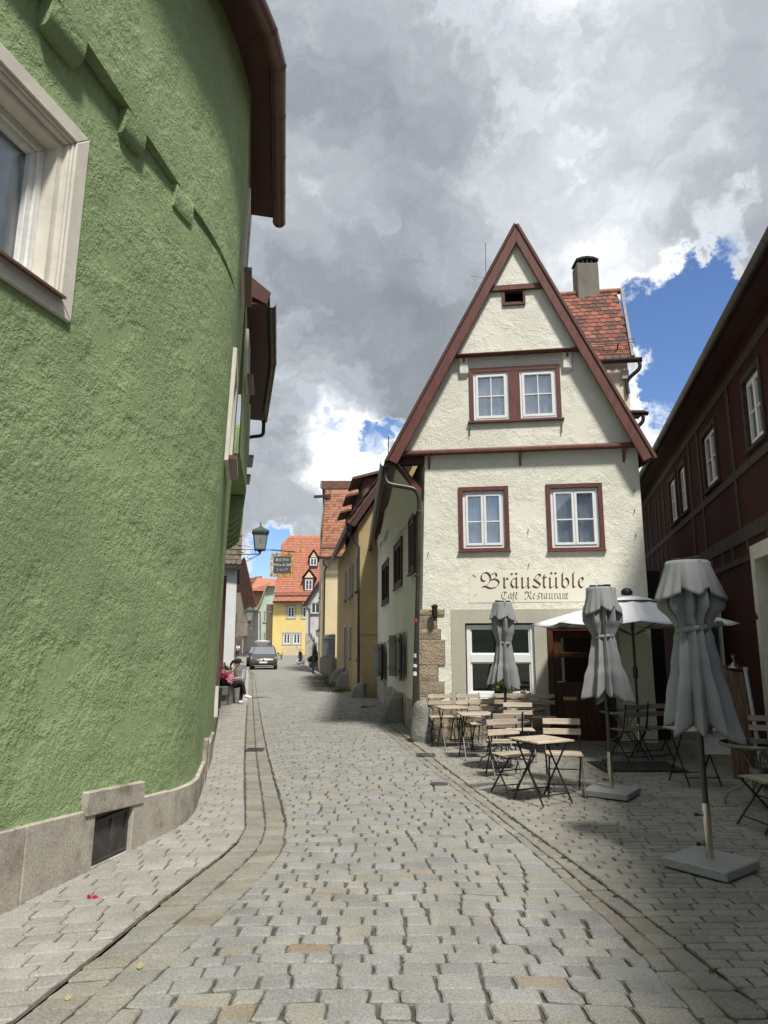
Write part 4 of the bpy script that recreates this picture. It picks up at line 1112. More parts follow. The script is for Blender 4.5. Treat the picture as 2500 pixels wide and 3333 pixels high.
for side, q in ((-1, rl), (1, rr_)):
    dirv = Vector((ap[0] - q[0], ap[1] - q[1])).normalized(); nv = Vector((dirv.y, -dirv.x)) * (1 if side < 0 else -1)
    bw = .165
    top = [(q[0], q[1]), (ap[0], ap[1])]
    apin = (ap[0], ap[1] - bw / abs(nv.x) * abs(dirv.y) * .55 / .5 * .98)
    ap_in = (ap[0], ap[1] - bw / abs(dirv.x))
    # vertical cut at the foot, mitre at the apex
    pts = [(q[0], q[1]), (ap[0] - side * -.0, ap[1]), ap_in, (q[0] + nv.x * bw + (0.02 if side < 0 else -.02), q[1] + nv.y * bw + .0)]
    mb = MB(); mb.prism([FC.p(a, z, RD - .055) for a, z in pts], FC.n * .06)
    mb.build('rake_board', 'brown_paint', cafe, bevel=.005)
# eaves on the street side: boarding, beam, brace, cove
eL = FC.p(*lowl, .28)
mb = MB(); mb.bar(FC.p(-.55, Z1 - .10, -.12), FC.p(.15, Z1 - .10, -.12), .14, .16); mb.build('eaves_beam', 'brown_paint_dark', cafe)
mb = MB(); mb.bar(FC.p(-.42, Z1 - .16, -.16), FC.p(.12, Z1 - .85, -.16), .10, .13); mb.build('brace', 'brown_paint', cafe)
hl_up = [box_px(FK, 950 + 998 / 2.602, 1450 + 620 / 2.602, 950 + 1035 / 2.602, 1450 + 1070 / 2.602), box_px(FK, 950 + 870 / 2.602, 1450 + 830 / 2.602, 950 + 930 / 2.602, 1450 + 1190 / 2.602), box_px(FK, 950 + 768 / 2.602, 1450 + 1000 / 2.602, 950 + 822 / 2.602, 1450 + 1330 / 2.602)]
hl_lo = [(6.55, 7.75, .95, 1.82), (1.55, 3.0, .72, 1.62)]
mb = MB(); panel(mb, [(0, -.1), (FK.L, -.1), (FK.L, 5.3), (0, 4.9)], [rect(*h) for h in hl_up + hl_lo], lambda a, z: FK.p(a, z) + FC.e * (.15 * max(z, 0) / 5.24 * (a / FK.L) ** 4 - .02 * (a / FK.L) ** 4), 1.0); mb.build('flank_wall', 'cream_plaster', cafe)
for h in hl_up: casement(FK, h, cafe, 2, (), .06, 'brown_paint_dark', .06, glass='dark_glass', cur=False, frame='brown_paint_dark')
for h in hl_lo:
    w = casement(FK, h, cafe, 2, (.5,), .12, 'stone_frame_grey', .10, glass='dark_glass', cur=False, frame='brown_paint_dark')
    wd = (h[1] - h[0]) / 2
    for sgn, hinge in ((-1, h[0] - .02), (1, h[1] + .02)):
        ang = R(9); mb = MB()
        for j in range(4):
            p0 = hinge + sgn * wd * j / 4 * math.cos(ang); p1 = hinge + sgn * wd * (j + .94) / 4 * math.cos(ang)
            q0 = .04 + wd * j / 4 * math.sin(ang); q1 = .04 + wd * (j + .94) / 4 * math.sin(ang)
            mb.hexa([FK.p(p0, h[2] - .04, q0), FK.p(p1, h[2] - .04, q1), FK.p(p1, h[2] - .04, q1 + .03), FK.p(p0, h[2] - .04, q0 + .03), FK.p(p0, h[3] + .05, q0), FK.p(p1, h[3] + .05, q1), FK.p(p1, h[3] + .05, q1 + .03), FK.p(p0, h[3] + .05, q0 + .03)])
        for zz in (h[2] + .12, h[3] - .12):
            p1 = hinge + sgn * wd * .96 * math.cos(ang); q1 = .075 + wd * .96 * math.sin(ang)
            mb.hexa([FK.p(hinge, zz, .072), FK.p(p1, zz, q1), FK.p(p1, zz, q1 + .02), FK.p(hinge, zz, .092), FK.p(hinge, zz + .06, .072), FK.p(p1, zz + .06, q1), FK.p(p1, zz + .06, q1 + .02), FK.p(hinge, zz + .06, .092)])
        mb.build('shutter', 'shutter_grey' if sgn < 0 else 'shutter_brown', w)
for k in range(9):
    a = k * 1.16; mb = MB(); mb.fbox(FK, a, a + 1.15, -.1, .60 - .03 * (k % 2), -.02, .03 + .008 * (k % 3)); mb.build('base_stone', 'plinth_stone', cafe, bevel=.012)
# plaster cove below the street-side eaves
mb = MB(); nz = 8; rows_ = []
for k in range(nz + 1):
    t_ = k / nz
    a = FK.L - .1 - (FK.L - 1.6) * t_ * 1.0
    wob = .10 * math.sin(k * 1.9)
    over = .50 * (1 - t_) + .16 * t_
    zw = 4.15 + .25 * t_; zt_ = 5.05 - .32 * t_
    rows_.append([FK.p(a, zw, 0.005), FK.p(a, zw + .35, .04), FK.p(a, zt_ - .18 + wob, over * .42), FK.p(a, zt_ + .02 + wob, over * .75)])
mb.add([q for r_ in rows_ for q in r_], [(i * 4 + j, i * 4 + j + 1, (i + 1) * 4 + j + 1, (i + 1) * 4 + j) for i in range(nz) for j in range(3)]); mb.build('eaves_cove', 'cream_plaster', cafe, smooth=60, fix=False)
ge = eL + BK * 11.5
gutter([eL + Vector((-.06, -.02, -.02)), ge + Vector((-.06, 0, -.30))], .075, 'gutter_length', 'gutter_dark', cafe, seg=.62)
mb = MB(); g0 = eL + Vector((-.05, .12, -.05))
kx = FC.p(.02, 4.45, .10)
path = [g0, g0 + Vector((0, 0, -.20))] + catmull([g0 + Vector((.02, 0, -.26)), g0 + Vector((.10, -.02, -.36)), kx + Vector((-.14, 0, .10)), kx + Vector((-.03, 0, .0)), kx + Vector((0, 0, -.14))], 5)
low = FC.p(-.10, .62, .10); path += [Vector((kx.x - .02, kx.y, 3.2)), Vector((low.x, low.y, .55))]
mb.tube(path, .045, 10); dp = mb.build('downpipe', 'gutter_dark', cafe, smooth=50)
for z_ in (1.2, 2.9, 4.1):
    k_ = (z_ - .55) / 3.9; mb = MB(); c_ = Vector((low.x + (kx.x - low.x) * k_, low.y + (kx.y - low.y) * k_, z_)); mb.lathe([(.052, -.02), (.056, -.01), (.056, .01), (.052, .02)], c_, 12); mb.build('pipe_collar', 'gutter_dark', dp)
for (z_, h_, m_) in ((2.06, .055, 'sticker_red'), (1.42, .07, 'sticker_blue'), (1.25, .055, 'plate_white'), (1.10, .075, 'plate_white')):
    k_ = (z_ - .55) / 3.9; c_ = Vector((low.x + (kx.x - low.x) * k_, low.y + (kx.y - low.y) * k_, z_)); mb = MB(); n = 6; vs = []
    for j in range(n + 1):
        a = R(-150 + 90 * j / n); vs += [c_ + Vector((.0475 * math.cos(a), .0475 * math.sin(a), 0)), c_ + Vector((.0475 * math.cos(a), .0475 * math.sin(a), h_))]
    mb.add(vs, [(2 * j, 2 * j + 2, 2 * j + 3, 2 * j + 1) for j in range(n)]); mb.build('sticker', m_, dp, fix=False)
# painted sign panel and its lettering
sp = [FC.uv(*q) for q in ((1529, 1861), (1926, 1853), (1936, 1958), (1527, 1962))]
mb = MB(); mb.prism([FC.p(a, z, -.01) for a, z in sp], FC.n * .016); sgn = mb.build('sign_panel', 'sign_plaster', cafe)
def nib(strokes, width, mat, name, d, ang=42, smoothn=7):
    """broad-nib lettering: each stroke is a path in photo pixels (zoomed x3.607 from 1500, 1820)"""
    mb = MB(); off = Vector((math.cos(R(ang)), -math.sin(R(ang)))) * (width / 2)
    th = Vector((math.sin(R(ang)), math.cos(R(ang)))) * (width * .055)
    def P(v, k): a, z = FC.uv(1500 + v.x / 3.607, 1820 + v.y / 3.607); return FC.p(a, z, d + k)
    cnt = 0
    for st in strokes:
        sm = st[0] == 'c'; pts = [Vector(q) for q in (st[1:] if sm else st)]
        if sm: pts = [Vector((q.x, q.y)) for q in catmull([Vector((q.x, q.y, 0)) for q in pts], smoothn)]
        for a, b in zip(pts, pts[1:]):
            t_ = (b - a)
            if t_.length < .01: continue
            k = (cnt % 7) * .00012; cnt += 1
            cr = t_.x * off.y - t_.y * off.x
            if abs(cr) < t_.length * width * .07:
                nn = Vector((-t_.y, t_.x)).normalized() * (width * .075)
                a2 = a - off * .5; b2 = b + off * .5
                mb.poly(P(a - nn, k), P(b - nn, k), P(b + nn, k), P(a + nn, k))
            else:
                mb.poly(P(a - off - th * 0, k), P(a + off, k), P(b + off, k), P(b - off, k))
    return mb.build(name, mat, sgn, fix=False)
def stem(x, t, b, foot=True):      # a fraktur minim: diamond head, stem, diamond foot
    s_ = [[(x - 9, t + 6), (x + 2, t + 14)], [(x, t + 10), (x, b - 14)]]
    s_ += [[(x, b - 16), (x + 12, b - 4)], [(x + 12, b - 4), (x + 30, b - 18)]] if foot else [[(x, b - 16), (x + 4, b - 2)]]
    return s_
BR = []
BR.append([('c', (288, 258), (262, 258), (242, 238), (240, 205), (255, 172), (292, 158), (325, 175), (345, 208), (346, 245), (325, 285), (290, 315), (256, 330)), ][0])
BR.append(('c', (256, 322), (290, 322), (335, 340), (378, 340), (420, 325), (444, 292), (446, 268), (425, 245), (392, 238), (352, 246)))
BR.append(('c', (350, 185), (380, 172), (408, 158)))
BR.append(('c', (406, 168), (420, 192), (412, 212), (385, 232), (352, 246)))
BR.append([(256, 330), (244, 340)])
BR += stem(508, 212, 345) + [[(512, 250), (545, 222)], [(540, 222), (552, 240)]]
BR += [('c', (640, 226), (610, 236), (594, 262), (590, 295), (606, 322), (620, 332), (642, 316))] + stem(652, 212, 345)
BR += [[(590, 166), (606, 182)], [(642, 164), (658, 180)]]
BR += stem(720, 212, 345) + [[(738, 338), (778, 306)]] + stem(790, 212, 345)
BR += [('c', (922, 214), (934, 196), (922, 180), (902, 180), (886, 196), (868, 222), (852, 240)), [(856, 236), (888, 262)], [(888, 262), (926, 290)], ('c', (926, 290), (930, 308), (912, 330), (886, 334), (862, 324), (844, 312)), [(880, 250), (920, 214)]]
BR += [[(984, 178), (974, 200)], [(974, 198), (974, 320)], [(974, 318), (988, 338)], [(988, 338), (1010, 322)], [(956, 218), (1006, 214)]]
BR += stem(1046, 212, 345) + [[(1064, 338), (1106, 306)]] + stem(1118, 212, 345)
BR += [[(1054, 158), (1070, 174)], [(1102, 158), (1118, 174)]]
BR += [[(1206, 150), (1190, 170)], [(1190, 166), (1190, 316)], [(1190, 312), (1216, 334)], ('c', (1216, 336), (1250, 318), (1264, 282), (1258, 248), (1240, 226), (1228, 222)), [(1228, 228), (1196, 250)]]
BR += [[(1338, 150), (1316, 170)], [(1316, 164), (1316, 318)], [(1316, 314), (1330, 336)], [(1330, 336), (1358, 316)]]
BR += [('c', (1438, 240), (1420, 216), (1398, 226), (1384, 256), (1386, 300), (1404, 326), (1424, 334), (1450, 314)), [(1392, 276), (1440, 244)]]
nib(BR, 25, 'letter_brown', 'lettering', .0085)
CA = []
def mstem(x, t=398, b=470): return [[(x - 4, t + 3), (x + 1, t + 7)], [(x, t + 4), (x, b - 8)], [(x, b - 9), (x + 6, b - 2)], [(x + 6, b - 2), (x + 13, b - 9)]]
CA += [('c', (528, 386), (500, 384), (484, 400), (478, 430), (488, 458), (508, 470), (534, 464), (546, 452)), ('c', (510, 386), (516, 410), (508, 438)), [(528, 386), (540, 394)]]
CA += [('c', (582, 404), (566, 412), (560, 436), (568, 462), (586, 452))] + mstem(590)
CA += [('c', (632, 392), (620, 390), (616, 404)), [(616, 402), (614, 494)], [(604, 418), (630, 416)]]
CA += [('c', (664, 412), (652, 404), (644, 420), (644, 448), (654, 466), (670, 456)), [(646, 434), (664, 414)], [(648, 386), (658, 396)]]
CA += [('c', (770, 404), (754, 396), (756, 384), (774, 384), (790, 392), (792, 420), (782, 456), (762, 470), (750, 464)), ('c', (792, 392), (816, 382), (824, 398), (812, 418), (796, 424)), ('c', (798, 424), (812, 450), (826, 468), (838, 456))]
CA += [('c', (872, 412), (860, 404), (850, 420), (850, 448), (860, 466), (876, 456)), [(852, 434), (872, 414)]]
CA += [('c', (912, 402), (916, 394), (928, 400), (922, 412), (902, 424), (904, 434), (920, 444), (922, 458), (908, 468), (894, 462))]
CA += [[(954, 390), (950, 400)], [(950, 398), (950, 460)], [(950, 458), (958, 468)], [(958, 468), (966, 460)], [(940, 412), (966, 410)]]
CA += [('c', (1000, 404), (984, 412), (978, 436), (986, 462), (1004, 452))] + mstem(1008)
CA += mstem(1042) + mstem(1070) + [[(1050, 468), (1066, 452)]]
CA += mstem(1104) + [[(1106, 420), (1122, 402)], [(1120, 404), (1126, 412)]]
CA += [('c', (1158, 404), (1142, 412), (1136, 436), (1144, 462), (1162, 452))] + mstem(1166)
CA += mstem(1198) + [[(1200, 420), (1218, 404)]] + mstem(1222)
CA += [[(1248, 388), (1244, 400)], [(1244, 398), (1244, 460)], [(1244, 458), (1252, 468)], [(1252, 468), (1260, 460)], [(1234, 412), (1260, 410)]]
nib(CA, 10.5, 'letter_dark', 'lettering', .0085, smoothn=5)
LV = []
for (x, y, s_) in ((152, 195, 1), (175, 418, -1), (1500, 180, -1)):
    LV += [[(x - 14, y - 10 * s_), (x + 14, y + 8 * s_)], [(x - 4, y + 12), (x + 10, y - 12)], [(x, y), (x + 26 * s_, y + 20 * s_ * s_ - 2)]]
nib(LV, 14, 'leaf_mark', 'painted_leaf', .0085)
# black wall lamp arm on the corner
a_, z_ = FC.uv(1417, 1985); mb = MB(); mb.fbox(FC, a_ - .035, a_ + .035, z_ - .16, z_ + .10, .03, .05); mb.tube([FC.p(a_, z_, .05), FC.p(a_, z_ + .02, .16)], .014, 6); mb.lathe([(.02, -.12), (.055, -.10), (.05, .03), (.062, .05), (.062, .065), (.02, .085)], FC.p(a_, z_, .17), 10)
tag(mb.build('wall_lamp', 'iron_black'), 'small black iron lamp mounted on the corner stones of the cafe', 'lamp')
# aerials on the cafe roof
mb = MB(); a0_ = at_depth(1580, 905, 15.5); t0 = at_depth(1580, 790, 15.5)
mb.tube([a0_ + Vector((0, 0, -1.2)), t0], .010, 6); mb.tube([a0_, at_depth(1530, 897, 15.5)], .006, 5); mb.tube([a0_ + Vector((0, 0, -.02)), at_depth(1545, 938, 15.5)], .006, 5)
tag(mb.build('roof_aerial', 'grey_steel'), 'thin whip aerial with two short rods behind the cafe gable', 'aerial')
mb = MB(); b0 = at_depth(1264, 1420, 16.5); b1 = at_depth(1264, 1472, 16.5); b2 = at_depth(1284, 1440, 16.2); b3 = at_depth(1282, 1462, 16.2)
mb.tube([b0, b1 + Vector((0, 0, -.3))], .012, 6)
for k in range(6): mb.tube([b0.lerp(b1, k / 6), b2.lerp(b3, k / 6)], .005, 4)
mb.tube([b2, b3], .006, 4)
tag(mb.build('snow_rail', 'black_steel'), 'dark snow guard rail standing up at the left eaves of the cafe roof', 'snow guard')
# ------------------------------------------------------------------ beaver-tail tiled roofs
def tile_mesh(w, l, th=.014, n=5):
    """one beaver-tail tile lying along +y (up the slope), rounded lower end at y=0"""
    pts = [(-w / 2, l)]
    pts += [(-w / 2, .30 * w)] + [(w / 2 * math.sin(-math.pi / 2 + math.pi * k / n), .30 * w * (1 - math.cos(-math.pi / 2 + math.pi * k / n))) for k in range(1, n)] + [(w / 2, .30 * w), (w / 2, l)]
    mb = MB(); mb.prism([(x, y, 0) for x, y in pts], (0, 0, th)); return mb.mesh('tile')
def tile_roof(parent, O, ex, up, W, L, tw, expo, mat, limit=300, piece='roof_tile', rest='roof_tiles', seed=1, clip=None, tl=2.05, thick=.014, out=None):
    """O: lower-left corner, ex: along the eaves, up: up the slope"""
    ex = ex.normalized(); up = up.normalized(); nz = ex.cross(up).normalized()
    if (nz.z < 0 if out is None else nz.dot(out) < 0): nz = -nz
    rng = random.Random(seed); me = tile_mesh(tw * .97, expo * tl, thick); me.materials.append(M[mat])
    mb = MB(); cnt = 0; rowsn = int(L / expo)
    tilt = math.atan2(thick * 1.25, expo)
    vs0 = [v.co.copy() for v in me.vertices]; fs0 = [tuple(p.vertices) for p in me.polygons]
    for r_ in range(rowsn):
        x = tw / 2 if r_ % 2 == 0 else 0.0
        while x <= W + .001:
            c = O + ex * (x + rng.uniform(-.006, .006)) + up * (r_ * expo + rng.uniform(-.008, .008)) + nz * .03
            ok = clip is None or clip(x, r_ * expo)
            if ok:
                yv = (up * math.cos(tilt) - nz * math.sin(tilt)); zv = (nz * math.cos(tilt) + up * math.sin(tilt))
                rot = rng.uniform(-.02, .02); xv = (ex * math.cos(rot) + yv * math.sin(rot)); yv2 = (yv * math.cos(rot) - ex * math.sin(rot))
                Mx = Matrix(((xv.x, yv2.x, zv.x, c.x), (xv.y, yv2.y, zv.y, c.y), (xv.z, yv2.z, zv.z, c.z), (0, 0, 0, 1)))
                if cnt < limit:
                    o = bpy.data.objects.new(piece, me); COL.objects.link(o); o.parent = parent
                    pm = (Matrix.Translation(parent.location)).inverted() if parent.type == 'EMPTY' else Matrix.Identity(4)
                    o.matrix_local = pm @ Mx; cnt += 1
                else: mb.add([Mx @ v for v in vs0], fs0)
            x += tw
    if mb.f: tag(mb.build(rest, mat, parent, fix=False), kind='stuff')
# ------------------------------------------------------------------ house behind the cafe
EV = FC.e
P1 = at_depth(2068, 1168, 17.2); P2 = at_depth(2031, 948, 19.0)
rear = empty('rear_house', (P1.x - 1.0, 17.6, 0)); tag(rear, 'house behind the cafe with mottled red tiled roof and chimney', 'house')
LU = (P2 - P1); upv = LU - EV * LU.dot(EV)
Wd = 3.6; O = P1 - EV * Wd
mb = MB(); mb.poly(O, P1, P1 + upv, O + upv); mb.poly(O + upv, P1 + upv, P1 + upv + Vector((.3, 2.2, -2.9)), O + upv + Vector((.3, 2.2, -2.9))); mb.build('roof', 'tile_old', rear, fix=False)
skw = LU.dot(EV) / upv.length
tile_roof(rear, O, EV, upv, Wd, upv.length, .19, .195, 'tile_old', 300, seed=4, clip=lambda x, y: x > 1.0 and x < Wd + skw * y + .03)
mb = MB(); q0 = P1 + EV * .0; q1 = P1 + LU + EV * .02; mb.bar(q0 - EV * .06 + Vector((0, 0, .04)), q1 - EV * .09 + Vector((0, 0, .06)), .07, .14); mb.build('verge_board', 'grey_steel', rear)
for k in range(9):
    mb = MB(); c0 = P2 - EV * (.05 + .38 * k); c1 = c0 - EV * .40; mb.tube([c0 + Vector((0, 0, .02)), c1 + Vector((0, 0, .0))], [.085, .105], 8); mb.build('ridge_tile', 'tile_mid', rear, smooth=50)
gutter([P1 + EV * .12 + Vector((0, -.1, -.05)), O + EV * 1.2 + Vector((0, -.1, -.05))], .085, 'gutter_length', 'gutter_dark', rear, seg=1.2)
wq = P1 - EV * .16 + Vector((0, .12, 0)); FRr = Fac((wq - EV * 3.4)[:2], wq[:2])
mb = MB(); panel(mb, rect(0, 3.4, -.1, P1.z - .02), [], lambda a, z: FRr.p(a, z)); mb.poly(FRr.p(3.4, -.1), FRr.p(3.4, -.1) + Vector((.3, 4, 0)), FRr.p(3.4, P1.z - .02) + Vector((.3, 4, 0)), FRr.p(3.4, P1.z - .02)); mb.build('wall', 'pale_plaster', rear, fix=False)
mb = MB(); bq = box_px(FRr, 2022, 1208, 2045, 1236); mb.fbox(FRr, bq[0], bq[1], bq[2], bq[3], 0, .10); mb.build('beam_end', 'stone_frame_grey', rear)
mb = MB(); mb.tube(catmull([P1 + EV * .05 + Vector((0, -.1, -.1)), P1 + EV * .05 + Vector((0, -.08, -.3)), FRr.p(3.36, P1.z - .55, .06), FRr.p(3.36, P1.z - .9, .06)], 5), .05, 8); mb.build('downpipe', 'gutter_dark', rear, smooth=50)
# chimney
c0 = at_depth(1875, 1000, 19.3); c1 = at_depth(1945, 1000, 19.3); ctop = at_depth(1905, 872, 19.3).z
wch = c1.x - c0.x; mb = MB(); mb.box(c0.x, c1.x, 19.0, 19.0 + wch * .8, 9.5, ctop); ch = mb.build('chimney', 'render_grey', rear, bevel=.02)
mb = MB(); h_ = at_depth(1905, 852, 19.3).z
for k in range(5):
    x = c0.x + .03 + (wch - .12) * k / 4; mb.box(x, x + .06, 19.02, 19.10, ctop, h_ - .06); mb.box(x, x + .06, 19.0 + wch * .8 - .1, 19.0 + wch * .8 - .02, ctop, h_ - .06)
arc = [(c0.x - .01, 0), (c0.x + wch * .25, .06), (c0.x + wch * .5, .085), (c0.x + wch * .8, .06), (c1.x + .01, .0)]
mb.prism([(x, 18.99, h_ - .07 + z) for x, z in arc] + [(x, 18.99, h_ - .07 + z - .07) for x, z in arc[::-1]], (0, wch * .8 + .02, 0)); mb.build('chimney_cap', 'dark_void', ch)
# snow rail on that roof
sr0 = P1 + upv.normalized() * .42; mb = MB(); nn = EV.cross(upv).normalized(); nn = nn if nn.z > 0 else -nn
A_ = sr0 + nn * .22 + EV * .02; B_ = A_ - EV * 2.2
mb.tube([A_ + upv.normalized() * .16, B_ + upv.normalized() * .16], .012, 5); mb.tube([A_, B_], .012, 5)
for k in range(17):
    c_ = A_.lerp(B_, k / 16); mb.tube([c_, c_ + upv.normalized() * .16], .009, 5)
for k in (3, 11): c_ = A_.lerp(B_, k / 16); mb.bar(c_ - nn * .2, c_, .03, .03)
mb.build('snow_guard', 'rust_iron', rear)
# end of a lower eaves further right
le = at_depth(2075, 1352, 16.2); mb = MB(); mb.bar(le + Vector((-.5, 0, .02)), le + Vector((.10, 0, .02)), .5, .06); mb.build('eaves_board', 'tile_brown', rear)
gutter([le + Vector((-.5, -.28, -.02)), le + Vector((.12, -.28, -.02))], .07, 'gutter_length', 'gutter_dark', rear)
mb = MB(); mb.tube(catmull([le + Vector((.02, -.28, -.08)), le + Vector((.02, -.26, -.22)), le + Vector((-.10, -.2, -.34)), le + Vector((-.3, -.1, -.40))], 4), .045, 8); mb.build('downpipe', 'gutter_dark', rear, smooth=50)

# ------------------------------------------------------------------ red half-timbered house on the right
FRD = Fac((9.803, 28.0), (2.47, -4.0))
red = empty('red_house', (5.2, 9.0, 0)); tag(red, 'dark red plastered timber-framed house in shade along the right', 'house')
def rpx(x0, y0, x1, y1): return box_px(FRD, x0, y0, x1, y1)
rz0 = 6.70
def win_r(x0, x1, yt, yb, shut=True):
    a = FRD.uv(x0, (yt + yb) / 2)[0]; b = FRD.uv(x1, (yt + yb) / 2)[0]
    z_t = (FRD.uv(x0, yt)[1]); z_b = FRD.uv(x0, yb)[1]; return (a, b, z_b, z_t)
RW = [win_r(2427, 2484, 1195, 1470), win_r(2292, 2336, 1410, 1590), win_r(2216, 2238, 1540, 1690), win_r(2184, 2206, 1585, 1715)]
zt_m = sum(w[3] for w in RW) / 4; zb_m = sum(w[2] for w in RW) / 4
RW = [(w[0], w[1], zb_m, zt_m) for w in RW]
RWX = [(FRD.L - 7.2, FRD.L - 6.2, zb_m, zt_m), (FRD.L - 4.6, FRD.L - 3.6, zb_m, zt_m)]
rdoor = (FRD.uv(2478, 2000)[0], FRD.uv(2478, 2000)[0] + .95, -.05, FRD.uv(2478, 1815)[1])
rwin = (FRD.uv(2308, 2050)[0], FRD.uv(2345, 2050)[0] , .95, 2.55)
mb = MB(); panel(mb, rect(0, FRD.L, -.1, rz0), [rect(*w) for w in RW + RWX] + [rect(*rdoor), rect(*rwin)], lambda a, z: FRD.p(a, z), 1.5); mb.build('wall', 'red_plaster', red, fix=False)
for w in RW + RWX:
    casement(FRD, w, red, 2, (.5,), .10, 'timber_grey', .10, seed=int(w[0] * 10), glass='dark_glass', cur=True)
# timbers
bz = (FRD.uv(2318, 1886)[1] + FRD.uv(2480, 1785)[1]) / 2
def timber(a0, z0, a1, z1, w_, name='timber'):
    mb = MB(); mb.hexa([FRD.p(a0, z0, .018), FRD.p(a0 + w_, z0, .018), FRD.p(a0 + w_, z0, -.02), FRD.p(a0, z0, -.02), FRD.p(a1, z1, .018), FRD.p(a1 + w_, z1, .018), FRD.p(a1 + w_, z1, -.02), FRD.p(a1, z1, -.02)]); mb.build(name, 'timber_grey', red)
for (zz, hh) in ((bz - .02, .10), (bz + .32, .24), (zt_m + .30, .18), (zb_m - .30, .14)):
    mb = MB(); mb.fbox(FRD, 0, FRD.L, zz, zz + hh, -.02, .022); mb.build('timber_beam', 'timber_grey', red)
k_ = 0; a = 1.0
while a < FRD.L - 4:
    if not any(w[0] - .25 < a + .08 and a < w[1] + .25 for w in RW + RWX): timber(a, bz + .56, a + .12 * math.sin(k_ * 2.3), zt_m + .30, .16, 'timber_post')
    timber(a + .4, bz + .08, a + .4, bz + .32, .14, 'timber_stud'); a += .95 + .2 * math.sin(k_ * 1.7); k_ += 1
# stone framed doorway and the window with a green shutter
mb = MB(); ring(mb, FRD, (rdoor[0] - .20, rdoor[1] + .2, -.1, rdoor[3] + .24), (rdoor[0], rdoor[1], -.1 + .001, rdoor[3]), -.25, .03); dw = mb.build('door', 'stone_frame', red, bevel=.01)
mb = MB(); mb.fbox(FRD, rdoor[0], rdoor[1], -.05, rdoor[3], -.24, -.20); mb.build('leaf', 'plinth_stone', dw)
mb = MB(); mb.lathe([(.02, 0), (.028, .03), (.012, .06), (.012, .10)], FRD.p(rdoor[0] - .1, 2.05, .05), 8); mb.build('bell', 'iron_black', dw)
mb = MB(); ring(mb, FRD, (rwin[0] - .16, rwin[1] + .16, rwin[2] - .15, rwin[3] + .18), rwin, -.15, .03); rw = mb.build('window', 'stone_frame', red, bevel=.008)
mb = MB(); mb.fbox(FRD, rwin[0], rwin[1], rwin[2], rwin[3], -.14, -.12); mb.build('pane', 'far_pane', rw)
hg = rwin[1] + .02; mb = MB(); sa = R(38); sw_ = .62
def shp(t, z, o): return FRD.p(hg + sw_ * t * math.cos(sa), z, .05 + sw_ * t * math.sin(sa) + o)
for j in range(4):
    t0_, t1_ = j / 4, (j + .96) / 4
    mb.hexa([shp(t0_, .9, 0), shp(t1_, .9, 0), shp(t1_, .9, .03), shp(t0_, .9, .03), shp(t0_, 2.6, 0), shp(t1_, 2.6, 0), shp(t1_, 2.6, .03), shp(t0_, 2.6, .03)])
mb.build('shutter', 'shutter_green', rw)
for zz in (1.15, 2.1):
    mb = MB(); mb.hexa([shp(.02, zz, .031), shp(.96, zz, .031), shp(.96, zz, .055), shp(.02, zz, .055), shp(.02, zz + .09, .031), shp(.96, zz + .09, .031), shp(.96, zz + .09, .055), shp(.02, zz + .09, .055)]); mb.build('batten', 'shutter_green', rw)
mb = MB(); zc = 2.36
for (t0_, t1_, z0_, z1_) in ((.485, .515, zc - .13, zc + .13), (.36, .64, zc - .016, zc + .016), (.34, .40, zc - .035, zc + .035), (.60, .66, zc - .035, zc + .035)):
    mb.hexa([shp(t0_, z0_, .028), shp(t1_, z0_, .028), shp(t1_, z0_, .034), shp(t0_, z0_, .034), shp(t0_, z1_, .028), shp(t1_, z1_, .028), shp(t1_, z1_, .034), shp(t0_, z1_, .034)])
mb.build('cross_cutout', 'dark_void', rw)
# eaves and roof of the red house
eo = [FRD.p(0, rz0, .32), FRD.p(FRD.L, rz0, .32)]
mb = MB(); u = Vector((0, 0, .1)); mb.hexa([FRD.p(0, rz0 - .02, -.1), FRD.p(FRD.L, rz0 - .02, -.1), eo[1], eo[0], FRD.p(0, rz0 + .08, -.1), FRD.p(FRD.L, rz0 + .08, -.1), eo[1] + u, eo[0] + u]); mb.build('soffit', 'brown_paint_dark', red)
gutter([eo[0] + FRD.n * .06 + Vector((0, 0, .02)), eo[1] + FRD.n * .06 + Vector((0, 0, .02))], .085, 'gutter_length', 'gutter_dark', red, seg=1.15)
mb = MB(); mb.poly(eo[0] + u, eo[1] + u, eo[1] - FRD.n * 4.5 + Vector((0, 0, 4.6)), eo[0] - FRD.n * 4.5 + Vector((0, 0, 4.6))); mb.build('roof', 'tile_brown', red, fix=False)
tile_roof(red, eo[0] + u, FRD.e, (-FRD.n * 4.5 + Vector((0, 0, 4.5))), FRD.L, .62, .19, .19, 'tile_brown', 0, seed=8)
